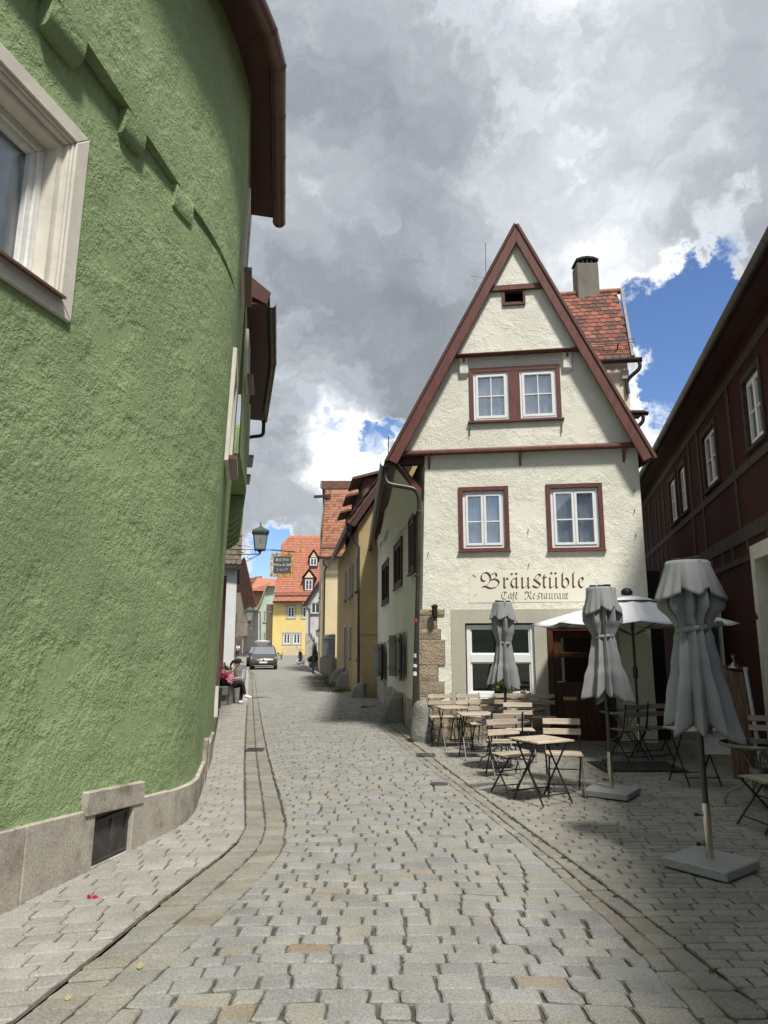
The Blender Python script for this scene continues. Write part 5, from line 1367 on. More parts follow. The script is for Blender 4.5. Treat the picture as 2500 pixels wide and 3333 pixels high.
# ------------------------------------------------------------------ ochre house beyond the cafe
och = empty('ochre_house', (-1.4, 28, 0)); tag(och, 'shaded ochre yellow house with brown dormers and downpipe beyond the cafe', 'house')
FO = Fac((-2.35, 36.0), (-.75, 23.4)); FOg = Fac((-.75, 23.4), (3.2, 23.1))
zo = at_depth(1172, 1705, 23.2).z
Z4 = lambda x, y: (950 + x / 2.602, 1450 + y / 2.602)
def wpx(F, x0, x1, yt, yb):
    p0 = F.uv(*Z4(x0, (yt + yb) / 2)); p1 = F.uv(*Z4(x1, (yt + yb) / 2)); m = ((x0 + x1) / 2)
    return (p0[0], p1[0], F.uv(*Z4(m, yb))[1], F.uv(*Z4(m, yt))[1])
ow = [wpx(FO, 456, 469, 1075, 1300), wpx(FO, 490, 506, 1020, 1262), wpx(FO, 511, 527, 995, 1240), wpx(FO, 551, 569, 930, 1195), wpx(FO, 574, 592, 900, 1170), wpx(FO, 597, 612, 870, 1150), wpx(FO, 492, 511, 1545, 1800), wpx(FO, 553, 574, 1500, 1780), wpx(FO, 594, 612, 1475, 1720)]
zA, zB = 3.55, 4.75
ow = [(min(w[0], FO.L - 1.1), min(max(w[1], w[0] + .4), w[0] + .75, FO.L - .4), (3.45 if i < 6 else 1.15), (4.65 if i < 6 else 2.30)) for i, w in enumerate(ow)]
od = (wpx(FO, 447, 466, 1520, 1930)); od = (od[0], od[1], -.05, 2.35)
mb = MB(); panel(mb, rect(0, FO.L, -.1, zo + .15), [rect(*w) for w in ow] + [rect(*od)], lambda a, z: FO.p(a, z), 2.0); mb.build('wall', 'ochre_plaster', och, fix=False)
for w in ow: stone_window(FO, *w, och, .06, .02, 'stone_frame_grey', 'brown_paint_dark', 'far_pane', .10)
mb = MB(); ring(mb, FO, (od[0] - .14, od[1] + .14, -.1, od[3] + .15), (od[0], od[1], -.099, od[3]), -.3, .03); dd_ = mb.build('door', 'stone_frame_grey', och); mb = MB(); mb.fbox(FO, od[0], od[1], -.05, od[3], -.28, -.22); mb.build('leaf', 'shutter_grey', dd_)
mb = MB(); g_ = [(0, -.1), (4, -.1), (4, zo + 4.8), (3.0, zo + 4.4), (-.1, zo)]; panel(mb, g_, [], lambda a, z: FOg.p(a, z), 2); mb.build('gable_wall', 'ochre_plaster', och, fix=False)
mb = MB(); mb.fbox(FOg, .0, 2, 1.98, 2.06, 0, .06); mb.build('string_course', 'ochre_plaster', och)
# roof, verge, eaves
e0 = FO.p(FO.L + .25, zo - .02, .42); e1 = FO.p(0, zo - .02, .42); rise = Vector((3.0, .1, 4.3))
mb = MB(); t_ = Vector((-.10, 0, .07)); mb.hexa([e0, e1, e1 + rise, e0 + rise, e0 + t_, e1 + t_, e1 + rise + t_, e0 + rise + t_]); mb.build('roof', 'tile_brown', och)
tile_roof(och, e0 + t_, (e1 - e0), rise, (e1 - e0).length, rise.length, .19, .19, 'tile_brown', 0, seed=3, clip=lambda x, y: x < .6)
mb = MB(); mb.bar(e0 + Vector((.1, -.03, -.06)), e0 + rise + Vector((0, -.03, -.06)), .06, .16); mb.build('verge_board', 'brown_paint_dark', och)
gutter([e0 + FO.n * .05 + Vector((0, 0, -.02)), e1 + FO.n * .05 + Vector((0, 0, -.05))], .075, 'gutter_length', 'gutter_dark', och, seg=.9)
mb = MB(); k0 = e0 + FO.n * .05 + FO.e * -.25 + Vector((0, 0, -.06)); k1 = FO.p(FO.L - .05, zo - .75, .07)
mb.tube([k0, k0 + Vector((0, 0, -.15))] + catmull([k0 + Vector((.03, 0, -.22)), k1 + Vector((-.10, 0, .15)), k1, k1 + Vector((0, 0, -.25))], 4) + [Vector((k1.x, k1.y, 0.0))], .048, 8); mb.build('downpipe', 'gutter_dark', och, smooth=50)
for (sd, k) in ((FO.L - 1.2, 0), (FO.L - 4.2, 1), (FO.L - 7.6, 2)):
    dm = MB(); zb_ = zo + .25; w_ = .75; hh = 1.45
    dm.hexa([FO.p(sd - w_, zb_, -.12), FO.p(sd + w_, zb_, -.12), FO.p(sd + w_, zb_, -1.8), FO.p(sd - w_, zb_, -1.8), FO.p(sd - w_, zb_ + hh, -.12), FO.p(sd + w_, zb_ + hh, -.12), FO.p(sd + w_, zb_ + hh + .3, -1.8), FO.p(sd - w_, zb_ + hh + .3, -1.8)])
    d_ = dm.build('dormer', 'shutter_brown', och)
    mb = MB(); mb.hexa([FO.p(sd - w_ - .25, zb_ + hh - .10, .30), FO.p(sd + w_ + .25, zb_ + hh - .10, .30), FO.p(sd + w_ + .25, zb_ + hh + .55, -2.0), FO.p(sd - w_ - .25, zb_ + hh + .55, -2.0), FO.p(sd - w_ - .25, zb_ + hh - .02, .30), FO.p(sd + w_ + .25, zb_ + hh - .02, .30), FO.p(sd + w_ + .25, zb_ + hh + .65, -2.0), FO.p(sd - w_ - .25, zb_ + hh + .65, -2.0)]); mb.build('dormer_roof', 'tile_brown', d_)
    for q in (-.40, .05, .5):
        mb = MB(); mb.fbox(FO, sd + q - .12, sd + q + .12, zb_ + .35, zb_ + hh - .15, -.121, -.10); mb.build('dormer_window', 'far_pane', d_)
    for q in (-.66, -.17, .28, .68):
        mb = MB(); mb.fbox(FO, sd + q - .05, sd + q + .05, zb_, zb_ + hh, -.12, -.06); mb.build('dormer_post', 'brown_paint_dark', d_)
    mb = MB(); mb.fbox(FO, sd + w_ - .0, sd + w_ + .02, zb_ + .4, zb_ + hh - .2, -.9, -.35); mb.build('side_panel', 'brown_paint_dark', d_)
# rounded guard stones along its foot
def guard(name, c, rx, h, ang, label, th=.16, rough=.03, seed=1):
    """half-round upright guard stone standing against a wall"""
    rng = random.Random(seed); mb = MB(); n = 12; rings_ = []
    t_ = Vector((math.cos(ang), math.sin(ang), 0)); nn = Vector((-t_.y, t_.x, 0)); c = Vector(c)
    prof = [(-rx, -.05)] + [(rx * math.cos(math.pi - math.pi * .5 * k / n), h * math.sin(math.pi * .5 * k / n)) for k in range(n + 1)] + [(0.10 * rx, h * .99), (.12 * rx, -.05)]
    m_ = len(prof)
    for d in (-th, -th * .6, 0, th * .6, th):
        s_ = 1 - .14 * (abs(d) / th) ** 3
        rings_.append([c + t_ * (x * s_ + rng.uniform(-rough, rough) * .4) + nn * d + Vector((0, 0, z * s_ + rng.uniform(-rough, rough) * .4)) for x, z in prof])
    mb.add([q for r_ in rings_ for q in r_], [(i * m_ + k, i * m_ + (k + 1) % m_, (i + 1) * m_ + (k + 1) % m_, (i + 1) * m_ + k) for i in range(4) for k in range(m_)] + [tuple(range(m_)), tuple(4 * m_ + k for k in range(m_))])
    o = mb.build(name, 'guard_stone', None, smooth=45); tag(o, label, 'guard stone', 'guard stones along the house walls'); return o
p = at_ground(1170, 2270); guard('guard_stone', (p.x + .12, p.y, 0), .42, .48, -.12, 'quarter-round guard stone beside the ochre house downpipe', seed=2)
p = at_ground(1122, 2238); guard('guard_stone', (p.x + .25, p.y, 0), .62, .68, -.12, 'nearer of the paired quarter-round guard stones at the ochre house door', seed=3)
p = at_ground(1098, 2228); guard('guard_stone', (p.x + .25, p.y, 0), .62, .70, -.12, 'farther of the paired quarter-round guard stones at the ochre house door', seed=4)
p = at_ground(1272, 2352); guard('guard_stone', (p.x + .22, p.y + .1, 0), .42, .62, -.05, 'smooth grey half-round guard stone against the cafe flank wall', th=.2, seed=5)
# rough upright stone at the cafe corner
mb = MB(); rng = random.Random(12); c = at_ground(1379, 2416); hs = at_depth(1375, 2272, c.y).z
n = 14; prof = [(.0, .165), (.15, .195), (.35, .19), (.55, .165), (.70, .16), (.82, .155), (.90, .135), (.97, .085), (1.0, .03)]
vs = []
for (t_, r_) in prof:
    for k in range(n):
        a = k * 2 * math.pi / n; q = 1 + .16 * math.cos(2 * a + .7) + rng.uniform(-.07, .07)
        vs.append((c.x + r_ * q * math.cos(a) * 1.02 - .015 * (1 - t_), c.y + .12 + r_ * q * math.sin(a) * .9, t_ * (hs + .0) - .04 + rng.uniform(-.012, .012)))
mb.add(vs, [(i * n + k, i * n + (k + 1) % n, (i + 1) * n + (k + 1) % n, (i + 1) * n + k) for i in range(len(prof) - 1) for k in range(n)] + [tuple((len(prof) - 1) * n + k for k in range(n))])
o = mb.build('corner_stone', 'guard_stone', None, smooth=60); tag(o, 'tall rough lichen-spotted guard stone at the street corner of the cafe', 'guard stone', 'guard stones along the house walls')
# low wall with an iron gate between ochre and beige houses
gw_ = MB(); p0 = Vector((-2.45, 36.3, 0)); p1 = Vector((-3.55, 41.8, 0))
gate = empty('garden_wall', (-3.0, 39, 0)); tag(gate, 'low dark stone wall with grey railing between ochre and beige houses', 'wall')
gw_.bar(p0 + Vector((0, 0, .45)), p1 + Vector((0, 0, .45)), .3, 1.0); gw_.build('wall', 'render_grey', gate)
for k in range(16):
    c_ = p0.lerp(p1, (k + .5) / 16); mb = MB(); mb.bar(c_ + Vector((0, 0, .95)), c_ + Vector((0, 0, 2.15 + .05 * (k % 2))), .05, .05); mb.build('railing_bar', 'grey_steel', gate)
for z_ in (1.05, 2.0):
    mb = MB(); mb.bar(p0 + Vector((0, 0, z_)), p1 + Vector((0, 0, z_)), .03, .06); mb.build('railing_rail', 'grey_steel', gate)
# ------------------------------------------------------------------ beige house
bei = empty('beige_house', (-2.5, 45, 0)); tag(bei, 'beige house with scalloped orange tiled roof and hoist beam', 'house')
FB = Fac((-3.76, 42.8), (3.0, 42.4)); FBs = Fac((-4.83, 53.0), (-3.76, 42.8)); zbv = at_depth(1080, 1812, 42.5).z
mb = MB(); panel(mb, rect(0, FB.L, -.1, zbv), [], lambda a, z: FB.p(a, z), 2); mb.build('wall', 'beige_plaster', bei, fix=False)
mb = MB(); panel(mb, rect(0, FBs.L, -.1, zbv + 3), [], lambda a, z: FBs.p(a, z), 2); mb.build('side_wall', 'beige_plaster', bei, fix=False)
mb = MB(); mb.fbox(FB, -.03, FB.L, -.1, .95, -.02, .05); mb.build('plinth', 'plinth_stone', bei)
E0 = at_depth(1043, 1812, 42.3); R0 = at_depth(1050, 1597, 45.6); upb = R0 - E0; upb = Vector((0, upb.y, upb.z))
mb = MB(); mb.poly(E0, E0 + Vector((7, -.3, 0)), E0 + Vector((7, -.3, 0)) + upb, E0 + upb); mb.poly(E0 + upb, E0 + upb + Vector((7, 0, 0)), E0 + upb + Vector((7, 4, -4)), E0 + upb + Vector((0, 4, -4))); mb.build('roof', 'tile_mid', bei, fix=False)
tile_roof(bei, E0 + Vector((.05, 0, 0)), Vector((7, -.3, 0)), upb, 3.0, upb.length, .225, .235, 'tile_mid', 300, seed=6, thick=.02)
mb = MB(); mb.bar(E0 + Vector((-.02, 0, -.02)), E0 + upb + Vector((-.02, 0, .02)), .08, .22); mb.build('verge_board', 'tile_brown', bei)
mb = MB(); mb.bar(E0 + Vector((.05, .1, .42)) + upb * .06, E0 + Vector((2.6, 0, .42)) + upb * .06, .05, .26); mb.build('snow_guard', 'tile_mid', bei)
gutter([E0 + Vector((-.05, -.1, -.05)), E0 + Vector((6.9, -.4, -.05))], .09, 'gutter_length', 'gutter_dark', bei, seg=1.8)
mb = MB(); R1 = at_depth(1045, 1592, 46.4); R2 = at_depth(1048, 1566, 47.6); mb.poly(R1, R1 + Vector((7, 0, 0)), R2 + Vector((7, 0, 0)), R2); mb.poly(R2, R2 + Vector((7, 0, 0)), R2 + Vector((7, 3, -4)), R2 + Vector((0, 3, -4))); mb.build('upper_roof', 'tile_brown', bei, fix=False)
tile_roof(bei, R1, Vector((1, 0, 0)), R2 - R1, 3.2, (R2 - R1).length, .22, .14, 'tile_brown', 0, seed=7, thick=.02)
mb = MB(); hb0 = at_depth(1022, 1617, 45.0); hb1 = at_depth(1052, 1614, 45.0); mb.bar(hb0, hb1 + Vector((.5, 0, 0)), .16, .16); mb.build('hoist_beam', 'timber_grey', bei)
mb = MB(); q = [at_depth(1054, 1822, 42.2), at_depth(1054, 1835, 42.2), at_depth(1062, 1845, 42.4), at_depth(1057, 1860, 42.5)]
mb.tube(catmull(q, 4) + [Vector((q[-1].x, 42.55, .0))], .055, 8); mb.build('downpipe', 'gutter_dark', bei, smooth=50)
mb = MB(); q = box_px(FB, 1103, 2010, 1118, 2080); mb.fbox(FB, q[0], q[1] + .5, q[2], q[3], 0, .05); mb.build('shutter', 'shutter_green', bei)
mb = MB(); q = box_px(FB, 1063, 2096, 1069, 2108); mb.fbox(FB, q[0], q[1], q[2], q[3], 0, .12); mb.build('letter_box', 'render_grey', bei)
for z_ in (2.6, 4.6):
    w = (3.0, 3.9, z_, z_ + 1.1); stone_window(FBs, *w, bei, .1, .03, 'stone_frame_grey', 'brown_paint_dark', 'far_pane', .1); w = (7.2, 8.1, z_, z_ + 1.1); stone_window(FBs, *w, bei, .1, .03, 'stone_frame_grey', 'brown_paint_dark', 'far_pane', .1)
mb = MB(); mb.bar((-4.05, 41.6, 0), (-4.05, 41.6, 1.05), .09, .09); o = mb.build('bollard_post', 'black_steel'); tag(o, 'slim dark metal post on the pavement before the beige house', 'post')
# ------------------------------------------------------------------ worn white gabled house
whg = empty('white_gable_house', (-5.2, 58, 0)); tag(whg, 'worn white gabled house squeezed between the yellow and beige houses', 'house')
FW = Fac((-6.35, 58.2), (-1.5, 58.0))
gz = lambda x, y: FW.uv(x, y)
wq_ = box_px(FW, 1014, 1964, 1040, 1996)
mb = MB(); panel(mb, [(0, -.1), (4.8, -.1), (4.8, 10.4), gz(1062, 1868), gz(997, 1966)], [rect(*wq_)], lambda a, z: FW.p(a, z), 2); mb.build('wall', 'worn_white_plaster', whg, fix=False)
stone_window(FW, *wq_, whg, .10, .02, 'stone_frame_grey', 'white_frame', 'far_pane', .10)
mb = MB(); a_, b_ = gz(990, 1972), gz(1062, 1864); mb.bar(FW.p(*a_, .2), FW.p(*b_, .2), .6, .14); mb.build('verge_board', 'brown_paint_dark', whg)
mb = MB(); mb.hexa([FW.p(.0, -.1, .35), FW.p(.62, -.1, .35), FW.p(.62, -.1, 0), FW.p(0, -.1, 0), FW.p(.05, 2.6, .10), FW.p(.55, 2.6, .10), FW.p(.55, 2.6, 0), FW.p(.05, 2.6, 0)]); mb.build('buttress', 'plinth_stone', whg, bevel=.03)
mb = MB(); mb.tube([FW.p(*gz(*q), .12) for q in ((985, 1958), (988, 1966), (1006, 1976), (1009, 1985), (1008, 2060), (1010, 2068), (1024, 2078), (1023, 2160))], .055, 7); mb.build('downpipe', 'grey_steel', whg, smooth=50)
mb = MB(); mb.poly(FW.p(*gz(997, 1966), .3), FW.p(*gz(1062, 1868), .3), FW.p(*gz(1062, 1868), -6), FW.p(*gz(997, 1966), -6)); mb.build('roof', 'tile_mid', whg, fix=False)
# ------------------------------------------------------------------ yellow house at the end of the street
yel = empty('yellow_house', (-10, 83, 0)); tag(yel, 'bright yellow house with new red tiled roof and two dormers', 'house')
FY = Fac((-12.58, 81.2), (-6.0, 80.6)); zy_ = at_depth(950, 1957, 80.6).z
yw = [box_px(FY, *q) for q in ((936, 1974, 959, 2011), (984, 1974, 1007, 2011), (922, 2062, 945, 2096), (954, 2062, 978, 2096))]
mb = MB(); panel(mb, rect(0, FY.L, -.1, zy_ + .2), [rect(*w) for w in yw], lambda a, z: FY.p(a, z), 2); mb.poly(FY.p(0, -.1), FY.p(0, -.1) + Vector((-1.0, 9, 0)), FY.p(0, zy_) + Vector((-1.0, 9, 0)), FY.p(0, zy_)); mb.build('wall', 'yellow_plaster', yel, fix=False)
for w in yw:
    casement(FY, w, yel, 2, (.36, .68), .10, 'stone_frame_grey', .16, glass='far_pane', cur=False, fw=.07, sash_w=.06)
mb = MB(); mb.fbox(FY, -.02, FY.L, -.1, .55, -.02, .05); mb.build('plinth', 'plinth_stone', yel)
mb = MB(); mb.fbox(FY, -.06, FY.L, at_depth(950, 2042, 81).z, zy_, -.02, .05) if False else None
E1 = at_depth(888, 1957, 80.5); R1y = at_depth(911, 1746, 85.6); upy = Vector((0, R1y.y - E1.y, R1y.z - E1.z)); Wy = 7.2
hip = lambda x, y: x > .12 + .05 * y * .2 + max(0, (y - upy.length * .86)) * .75
mb = MB(); mb.poly(E1 + Vector((.1, 0, 0)), E1 + Vector((Wy, -.6, 0)), E1 + Vector((Wy, -.6, 0)) + upy, E1 + upy + Vector((.95, 0, 0)), E1 + upy * .86 + Vector((.2, 0, 0))); mb.poly(E1 + upy + Vector((.95, 0, 0)), E1 + upy + Vector((Wy, -.6, 0)), E1 + upy + Vector((Wy, 4.5, -6)), E1 + upy + Vector((.1, 4.5, -6))); mb.build('roof', 'tile_new', yel, fix=False)
tile_roof(yel, E1, Vector((Wy, -.6, 0)), upy, Wy, upy.length, .25, .25, 'tile_new', 0, seed=9, thick=.035, clip=hip)
mb = MB(); mb.bar(E1 + Vector((.1, -.1, .5)) + upy * .05, E1 + Vector((Wy, -.7, .5)) + upy * .05, .05, .32); mb.build('snow_guard', 'tile_new', yel)
mb = MB(); mb.bar(E1 + Vector((.0, .0, -.1)), E1 + Vector((Wy, -.6, -.1)), .2, .2); mb.build('gutter', 'brown_paint_dark', yel)
def dormer_g(x0, x1, yt, ym, yb, Y):
    c = at_depth((x0 + x1) / 2, yb, Y); w_ = (at_depth(x1, yb, Y).x - at_depth(x0, yb, Y).x) / 2; zt_ = at_depth((x0 + x1) / 2, yt, Y).z; zm = at_depth((x0 + x1) / 2, ym, Y).z
    Fd = Fac((c.x - w_, Y), (c.x + w_, Y - .05)); ww = w_ * .8
    mb = MB(); L_ = 2 * w_; a0 = w_ - ww; a1 = w_ + ww; wb = (w_ - .42, w_ + .42, c.z + .25, c.z + .25 + (zm - c.z) * .72)
    panel(mb, [(a0, c.z - .1), (a1, c.z - .1), (a1, zm), (a0, zm)], [rect(*wb)], lambda a, z: Fd.p(a, z)); 
    for q in (a0, a1): mb.poly(Fd.p(q, c.z - .1), Fd.p(q, zm), Fd.p(q, zm) + Vector((0, 2.4, 0)), Fd.p(q, c.z - .1) + Vector((0, 2.4, 0)))
    d = mb.build('dormer', 'brown_paint_dark', yel, fix=False)
    casement(Fd, wb, d, 2, (.5,), .05, None, sill=False, glass='far_pane', cur=False, fw=.06, sash_w=.05)
    mb = MB(); mb.prism([Fd.p(a0 + .1, zm, .02), Fd.p(a1 - .1, zm, .02), Fd.p(w_, zt_ - .25, .02)], (0, .1, 0)); mb.build('pediment', 'beige_plaster', d)
    for sg in (-1, 1):
        mb = MB(); e_ = Fd.p(w_ + sg * w_ * 1.08, zm - .08, .12); t2 = Fd.p(w_, zt_, .12); u_ = Vector((0, 0, .13)); bk = Vector((0, 2.8, 0)); mb.hexa([e_, t2, t2 + bk, e_ + bk, e_ + u_, t2 + u_, t2 + u_ + bk, e_ + u_ + bk]); mb.build('dormer_roof', 'brown_paint_dark', d)
dormer_g(1004, 1037, 1790, 1814, 1848, 82.5); dormer_g(983, 1027, 1853, 1880, 1928, 80.9)
cab = empty('utility_cabinet', (-11.0, 80.2, 0)); tag(cab, 'beige utility cabinet with three doors against the yellow house', 'cabinet')
q = box_px(FY, 923, 2105, 981, 2135); mb = MB(); mb.fbox(FY, q[0], q[1], q[2], q[3], .1, .55); mb.build('body', 'cabinet', cab)
for k in range(3):
    w_ = (q[1] - q[0]) / 3; mb = MB(); mb.fbox(FY, q[0] + w_ * k + .03, q[0] + w_ * (k + 1) - .03, q[2] + .05, q[3] - .06, .55, .575); mb.build('door', 'cabinet', cab)
mb = MB(); mb.fbox(FY, q[0], q[1], -.05, q[2], .1, .58); mb.build('base', 'kerb_granite', cab)
mb = MB(); c_ = at_ground(886, 2150); mb.lathe([(.34, -.05), (.36, .2), (.33, .45), (.2, .62), (.05, .68)], (c_.x, c_.y - 1, 0), 12); o = mb.build('guard_stone', 'white_plaster', None, smooth=60); tag(o, 'rounded white guard stone at the left corner of the yellow house', 'guard stone', 'guard stones along the house walls')
# ochre annex
ann = empty('ochre_annex', (-14, 86, 0)); tag(ann, 'narrow shaded ochre annex with small red roof left of the yellow house', 'house')
FA = Fac((-14.4, 88.0), (-12.5, 84.5)); mb = MB(); panel(mb, rect(-.2, 4, -.1, at_depth(880, 1988, 86).z), [], lambda a, z: FA.p(a, z), 2); mb.build('wall', 'ochre_plaster', ann, fix=False)
t0 = at_depth(866, 1988, 85.2); t1 = at_depth(897, 1988, 84.2); t2 = at_depth(895, 1970, 85.6); t3 = at_depth(868, 1970, 86.6); mb = MB(); u = Vector((0, 0, .12)); mb.hexa([t0, t1, t2, t3, t0 + u, t1 + u, t2 + u, t3 + u]); mb.build('roof', 'tile_old', ann)
mb = MB(); q = FA.uv(885, 2120); mb.fbox(FA, q[0] - .8, q[0] + .7, -.05, 2.1, 0, .04); mb.build('door', 'shutter_grey', ann)
# ------------------------------------------------------------------ mint green house
mint = empty('mint_house', (-16, 96, 0)); tag(mint, 'pale mint green gabled house far down the street', 'house')
FM = Fac((-17.1, 95.5), (-12.0, 95.0)); m_ = lambda x, y: FM.uv(x, y)
mw = [box_px(FM, 859, 1990, 871, 2024), box_px(FM, 857, 2061, 868, 2092)]
mb = MB(); panel(mb, [(m_(841, 2100)[0], -.1), (5, -.1), (5, m_(890, 1903)[1]), m_(874, 1905), m_(866, 1920), m_(856, 1950), m_(847, 1970), m_(841, 1978)], [rect(*w) for w in mw], lambda a, z: FM.p(a, z), 2); mb.build('wall', 'mint_plaster', mint, fix=False)
for w in mw: stone_window(FM, *w, mint, .10, .02, 'stone_frame_grey', 'white_frame', 'far_pane', .08)
mb = MB()
pth = [m_(838, 1985), m_(847, 1968), m_(856, 1947), m_(866, 1917), m_(874, 1900)]
for a, b in zip(pth, pth[1:]): mb.bar(FM.p(*a, .2), FM.p(*b, .2), .5, .16)
mb.build('verge_board', 'taupe_plaster', mint)
mb = MB(); a, b = at_depth(868, 1907, 94.6), at_depth(897, 1907, 94.6); c_, d_ = at_depth(897, 1885, 97), at_depth(890, 1889, 97); mb.poly(a, b, c_, d_); mb.build('roof', 'tile_new', mint, fix=False)
mb = MB(); mb.tube([FM.p(*m_(838, 1985), .1), FM.p(*m_(848, 1990), .1), FM.p(*m_(848, 2110), .1)], .06, 7); mb.build('downpipe', 'grey_steel', mint)
# ------------------------------------------------------------------ tan tower house with hipped roof
tan_ = empty('tan_house', (-19, 112, 0)); tag(tan_, 'tan house with red hipped roof rising behind the terrace', 'house')
FT = Fac((at_depth(806, 1930, 112).x, 112), (at_depth(895, 1930, 110).x, 110)); mb = MB(); panel(mb, rect(0, FT.L, 3, at_depth(850, 1922, 111).z), [], lambda a, z: FT.p(a, z), 3); mb.poly(FT.p(0, 3), FT.p(0, 3) + Vector((-3, 5, 0)), FT.p(0, at_depth(850, 1922, 111).z) + Vector((-3, 5, 0)), FT.p(0, at_depth(850, 1922, 111).z)); mb.build('wall', 'pink_plaster', tan_, fix=False)
a, b = at_depth(812, 1923, 111), at_depth(900, 1926, 108.5); c_, d_ = at_depth(900, 1884, 114), at_depth(838, 1880, 116); e_ = at_depth(794, 1932, 117)
mb = MB(); mb.poly(a, b, c_, d_); mb.poly(e_, a, d_); mb.build('roof', 'tile_new', tan_, fix=False)
tile_roof(tan_, a, b - a, (d_ - a) - (b - a).normalized() * ((d_ - a).dot((b - a).normalized())), (b - a).length, 7.2, .3, .3, 'tile_new', 0, seed=12, thick=.03, clip=lambda x, y: x > y * .46)
mb = MB(); mb.bar(a + Vector((0, 0, -.1)), b + Vector((0, 0, -.1)), .3, .22); mb.bar(e_ + Vector((0, 0, -.1)), a + Vector((0, 0, -.1)), .3, .22); mb.build('gutter', 'brown_paint_dark', tan_)
# ------------------------------------------------------------------ taupe terrace along the far side
ter = empty('taupe_terrace', (-21, 112, 0)); tag(ter, 'long taupe terrace house with brown roof and many windows far left', 'house')
FTT = Fac((at_depth(771, 2050, 132).x, 132), (at_depth(843, 2050, 96).x, 96.3))
def twin(x0, x1, yt, yb):
    xm = (x0 + x1) / 2; return (FTT.uv(x0, yt)[0], FTT.uv(x1, yt)[0], FTT.uv(xm, yb)[1], FTT.uv(xm, yt)[1])
tw_ = [twin(*q) for q in ((774, 777, 2018, 2052), (778, 781, 2018, 2052), (782, 785, 2017, 2052), (792, 796, 2011, 2044), (803, 808, 2006, 2040), (815, 820, 2003, 2034), (826, 831, 2000, 2034), (773, 776, 2082, 2104), (780, 783, 2080, 2106), (802, 806, 2075, 2108), (813, 817, 2071, 2104), (824, 828, 2068, 2104))]
td = twin(789, 795, 2080, 2135)
zt_t = FTT.uv(838, 1985)[1]
mb = MB(); panel(mb, [(0, -.1), (FTT.L, -.1), (FTT.L, zt_t), (0, FTT.uv(773, 2005)[1])], [rect(*w) for w in tw_ + [td]], lambda a, z: FTT.p(a, z), 4); mb.build('wall', 'taupe_plaster', ter, fix=False)
for w in tw_: stone_window(FTT, *w, ter, .15, .03, 'stone_frame_grey', 'white_frame', 'far_pane', .15)
mb = MB(); mb.fbox(FTT, td[0], td[1], 0, td[3], -.3, -.2); mb.build('door', 'shutter_brown', ter)
a, b = FTT.p(-.5, FTT.uv(773, 2003)[1], .5), FTT.p(FTT.L + .3, zt_t, .5); up_ = Vector((-3, 6, 7.5)); mb = MB(); mb.poly(a, b, b + up_, a + up_); mb.build('roof', 'tile_old', ter, fix=False)
mb = MB(); mb.bar(a, b, .4, .4); mb.build('eaves', 'taupe_plaster', ter)
tile_roof(ter, a + Vector((0, 0, .2)), b - a, up_, (b - a).length, up_.length, .36, .36, 'tile_old', 0, seed=14, thick=.04)
mb = MB(); c_ = at_depth(795, 1975, 118); mb.box(c_.x - 1.1, c_.x + 1.1, 117, 119.5, c_.z - 2, c_.z + .4); dmr = mb.build('dormer', 'pink_plaster', ter); mb = MB(); mb.hexa([(c_.x - 1.6, 116.5, c_.z + .2), (c_.x + 1.4, 116.5, c_.z + .9), (c_.x + 1.4, 121, c_.z + 1.6), (c_.x - 1.6, 121, c_.z + .6), (c_.x - 1.6, 116.5, c_.z + .4), (c_.x + 1.4, 116.5, c_.z + 1.1), (c_.x + 1.4, 121, c_.z + 1.8), (c_.x - 1.6, 121, c_.z + .8)]); mb.build('dormer_roof', 'tile_brown', dmr)
# big roof farther back
bk_ = empty('far_house', (-29, 140, 0)); tag(bk_, 'farthest house showing only a mottled red brown roof under the aerial', 'house')
a, b = at_depth(760, 2000, 136), at_depth(832, 1985, 136); c_, d_ = at_depth(832, 1897, 141), at_depth(770, 1894, 141)
mb = MB(); mb.poly(a, b, c_, d_); mb.build('roof', 'tile_old', bk_, fix=False)
ue = d_ - a; tile_roof(bk_, a, b - a, Vector((0, ue.y, ue.z)), (b - a).length, 8.5, .4, .4, 'tile_old', 0, seed=15, thick=.05)
mb = MB(); mb.box(a.x, b.x, 138, 146, 0, a.z - .1); mb.build('wall', 'taupe_plaster', bk_)
mb = MB(); c_ = at_depth(826, 1900, 141); mb.box(c_.x - .7, c_.x + .7, 141, 142.5, c_.z - 1, c_.z + .7); mb.build('chimney', 'white_plaster', bk_)
mb = MB(); t_ = at_depth(801, 1872, 140); mb.tube([t_, t_ + Vector((0, 0, -3))], .05, 5)
for k in range(3): mb.tube([t_ + Vector((-.2, 0, -.3 * k - .3)), t_ + Vector((.5 - .1 * k, 0, -.3 * k - .3))], .03, 4)
tag(mb.build('tv_aerial', 'grey_steel'), 'spindly television aerial above the farthest roof', 'aerial')
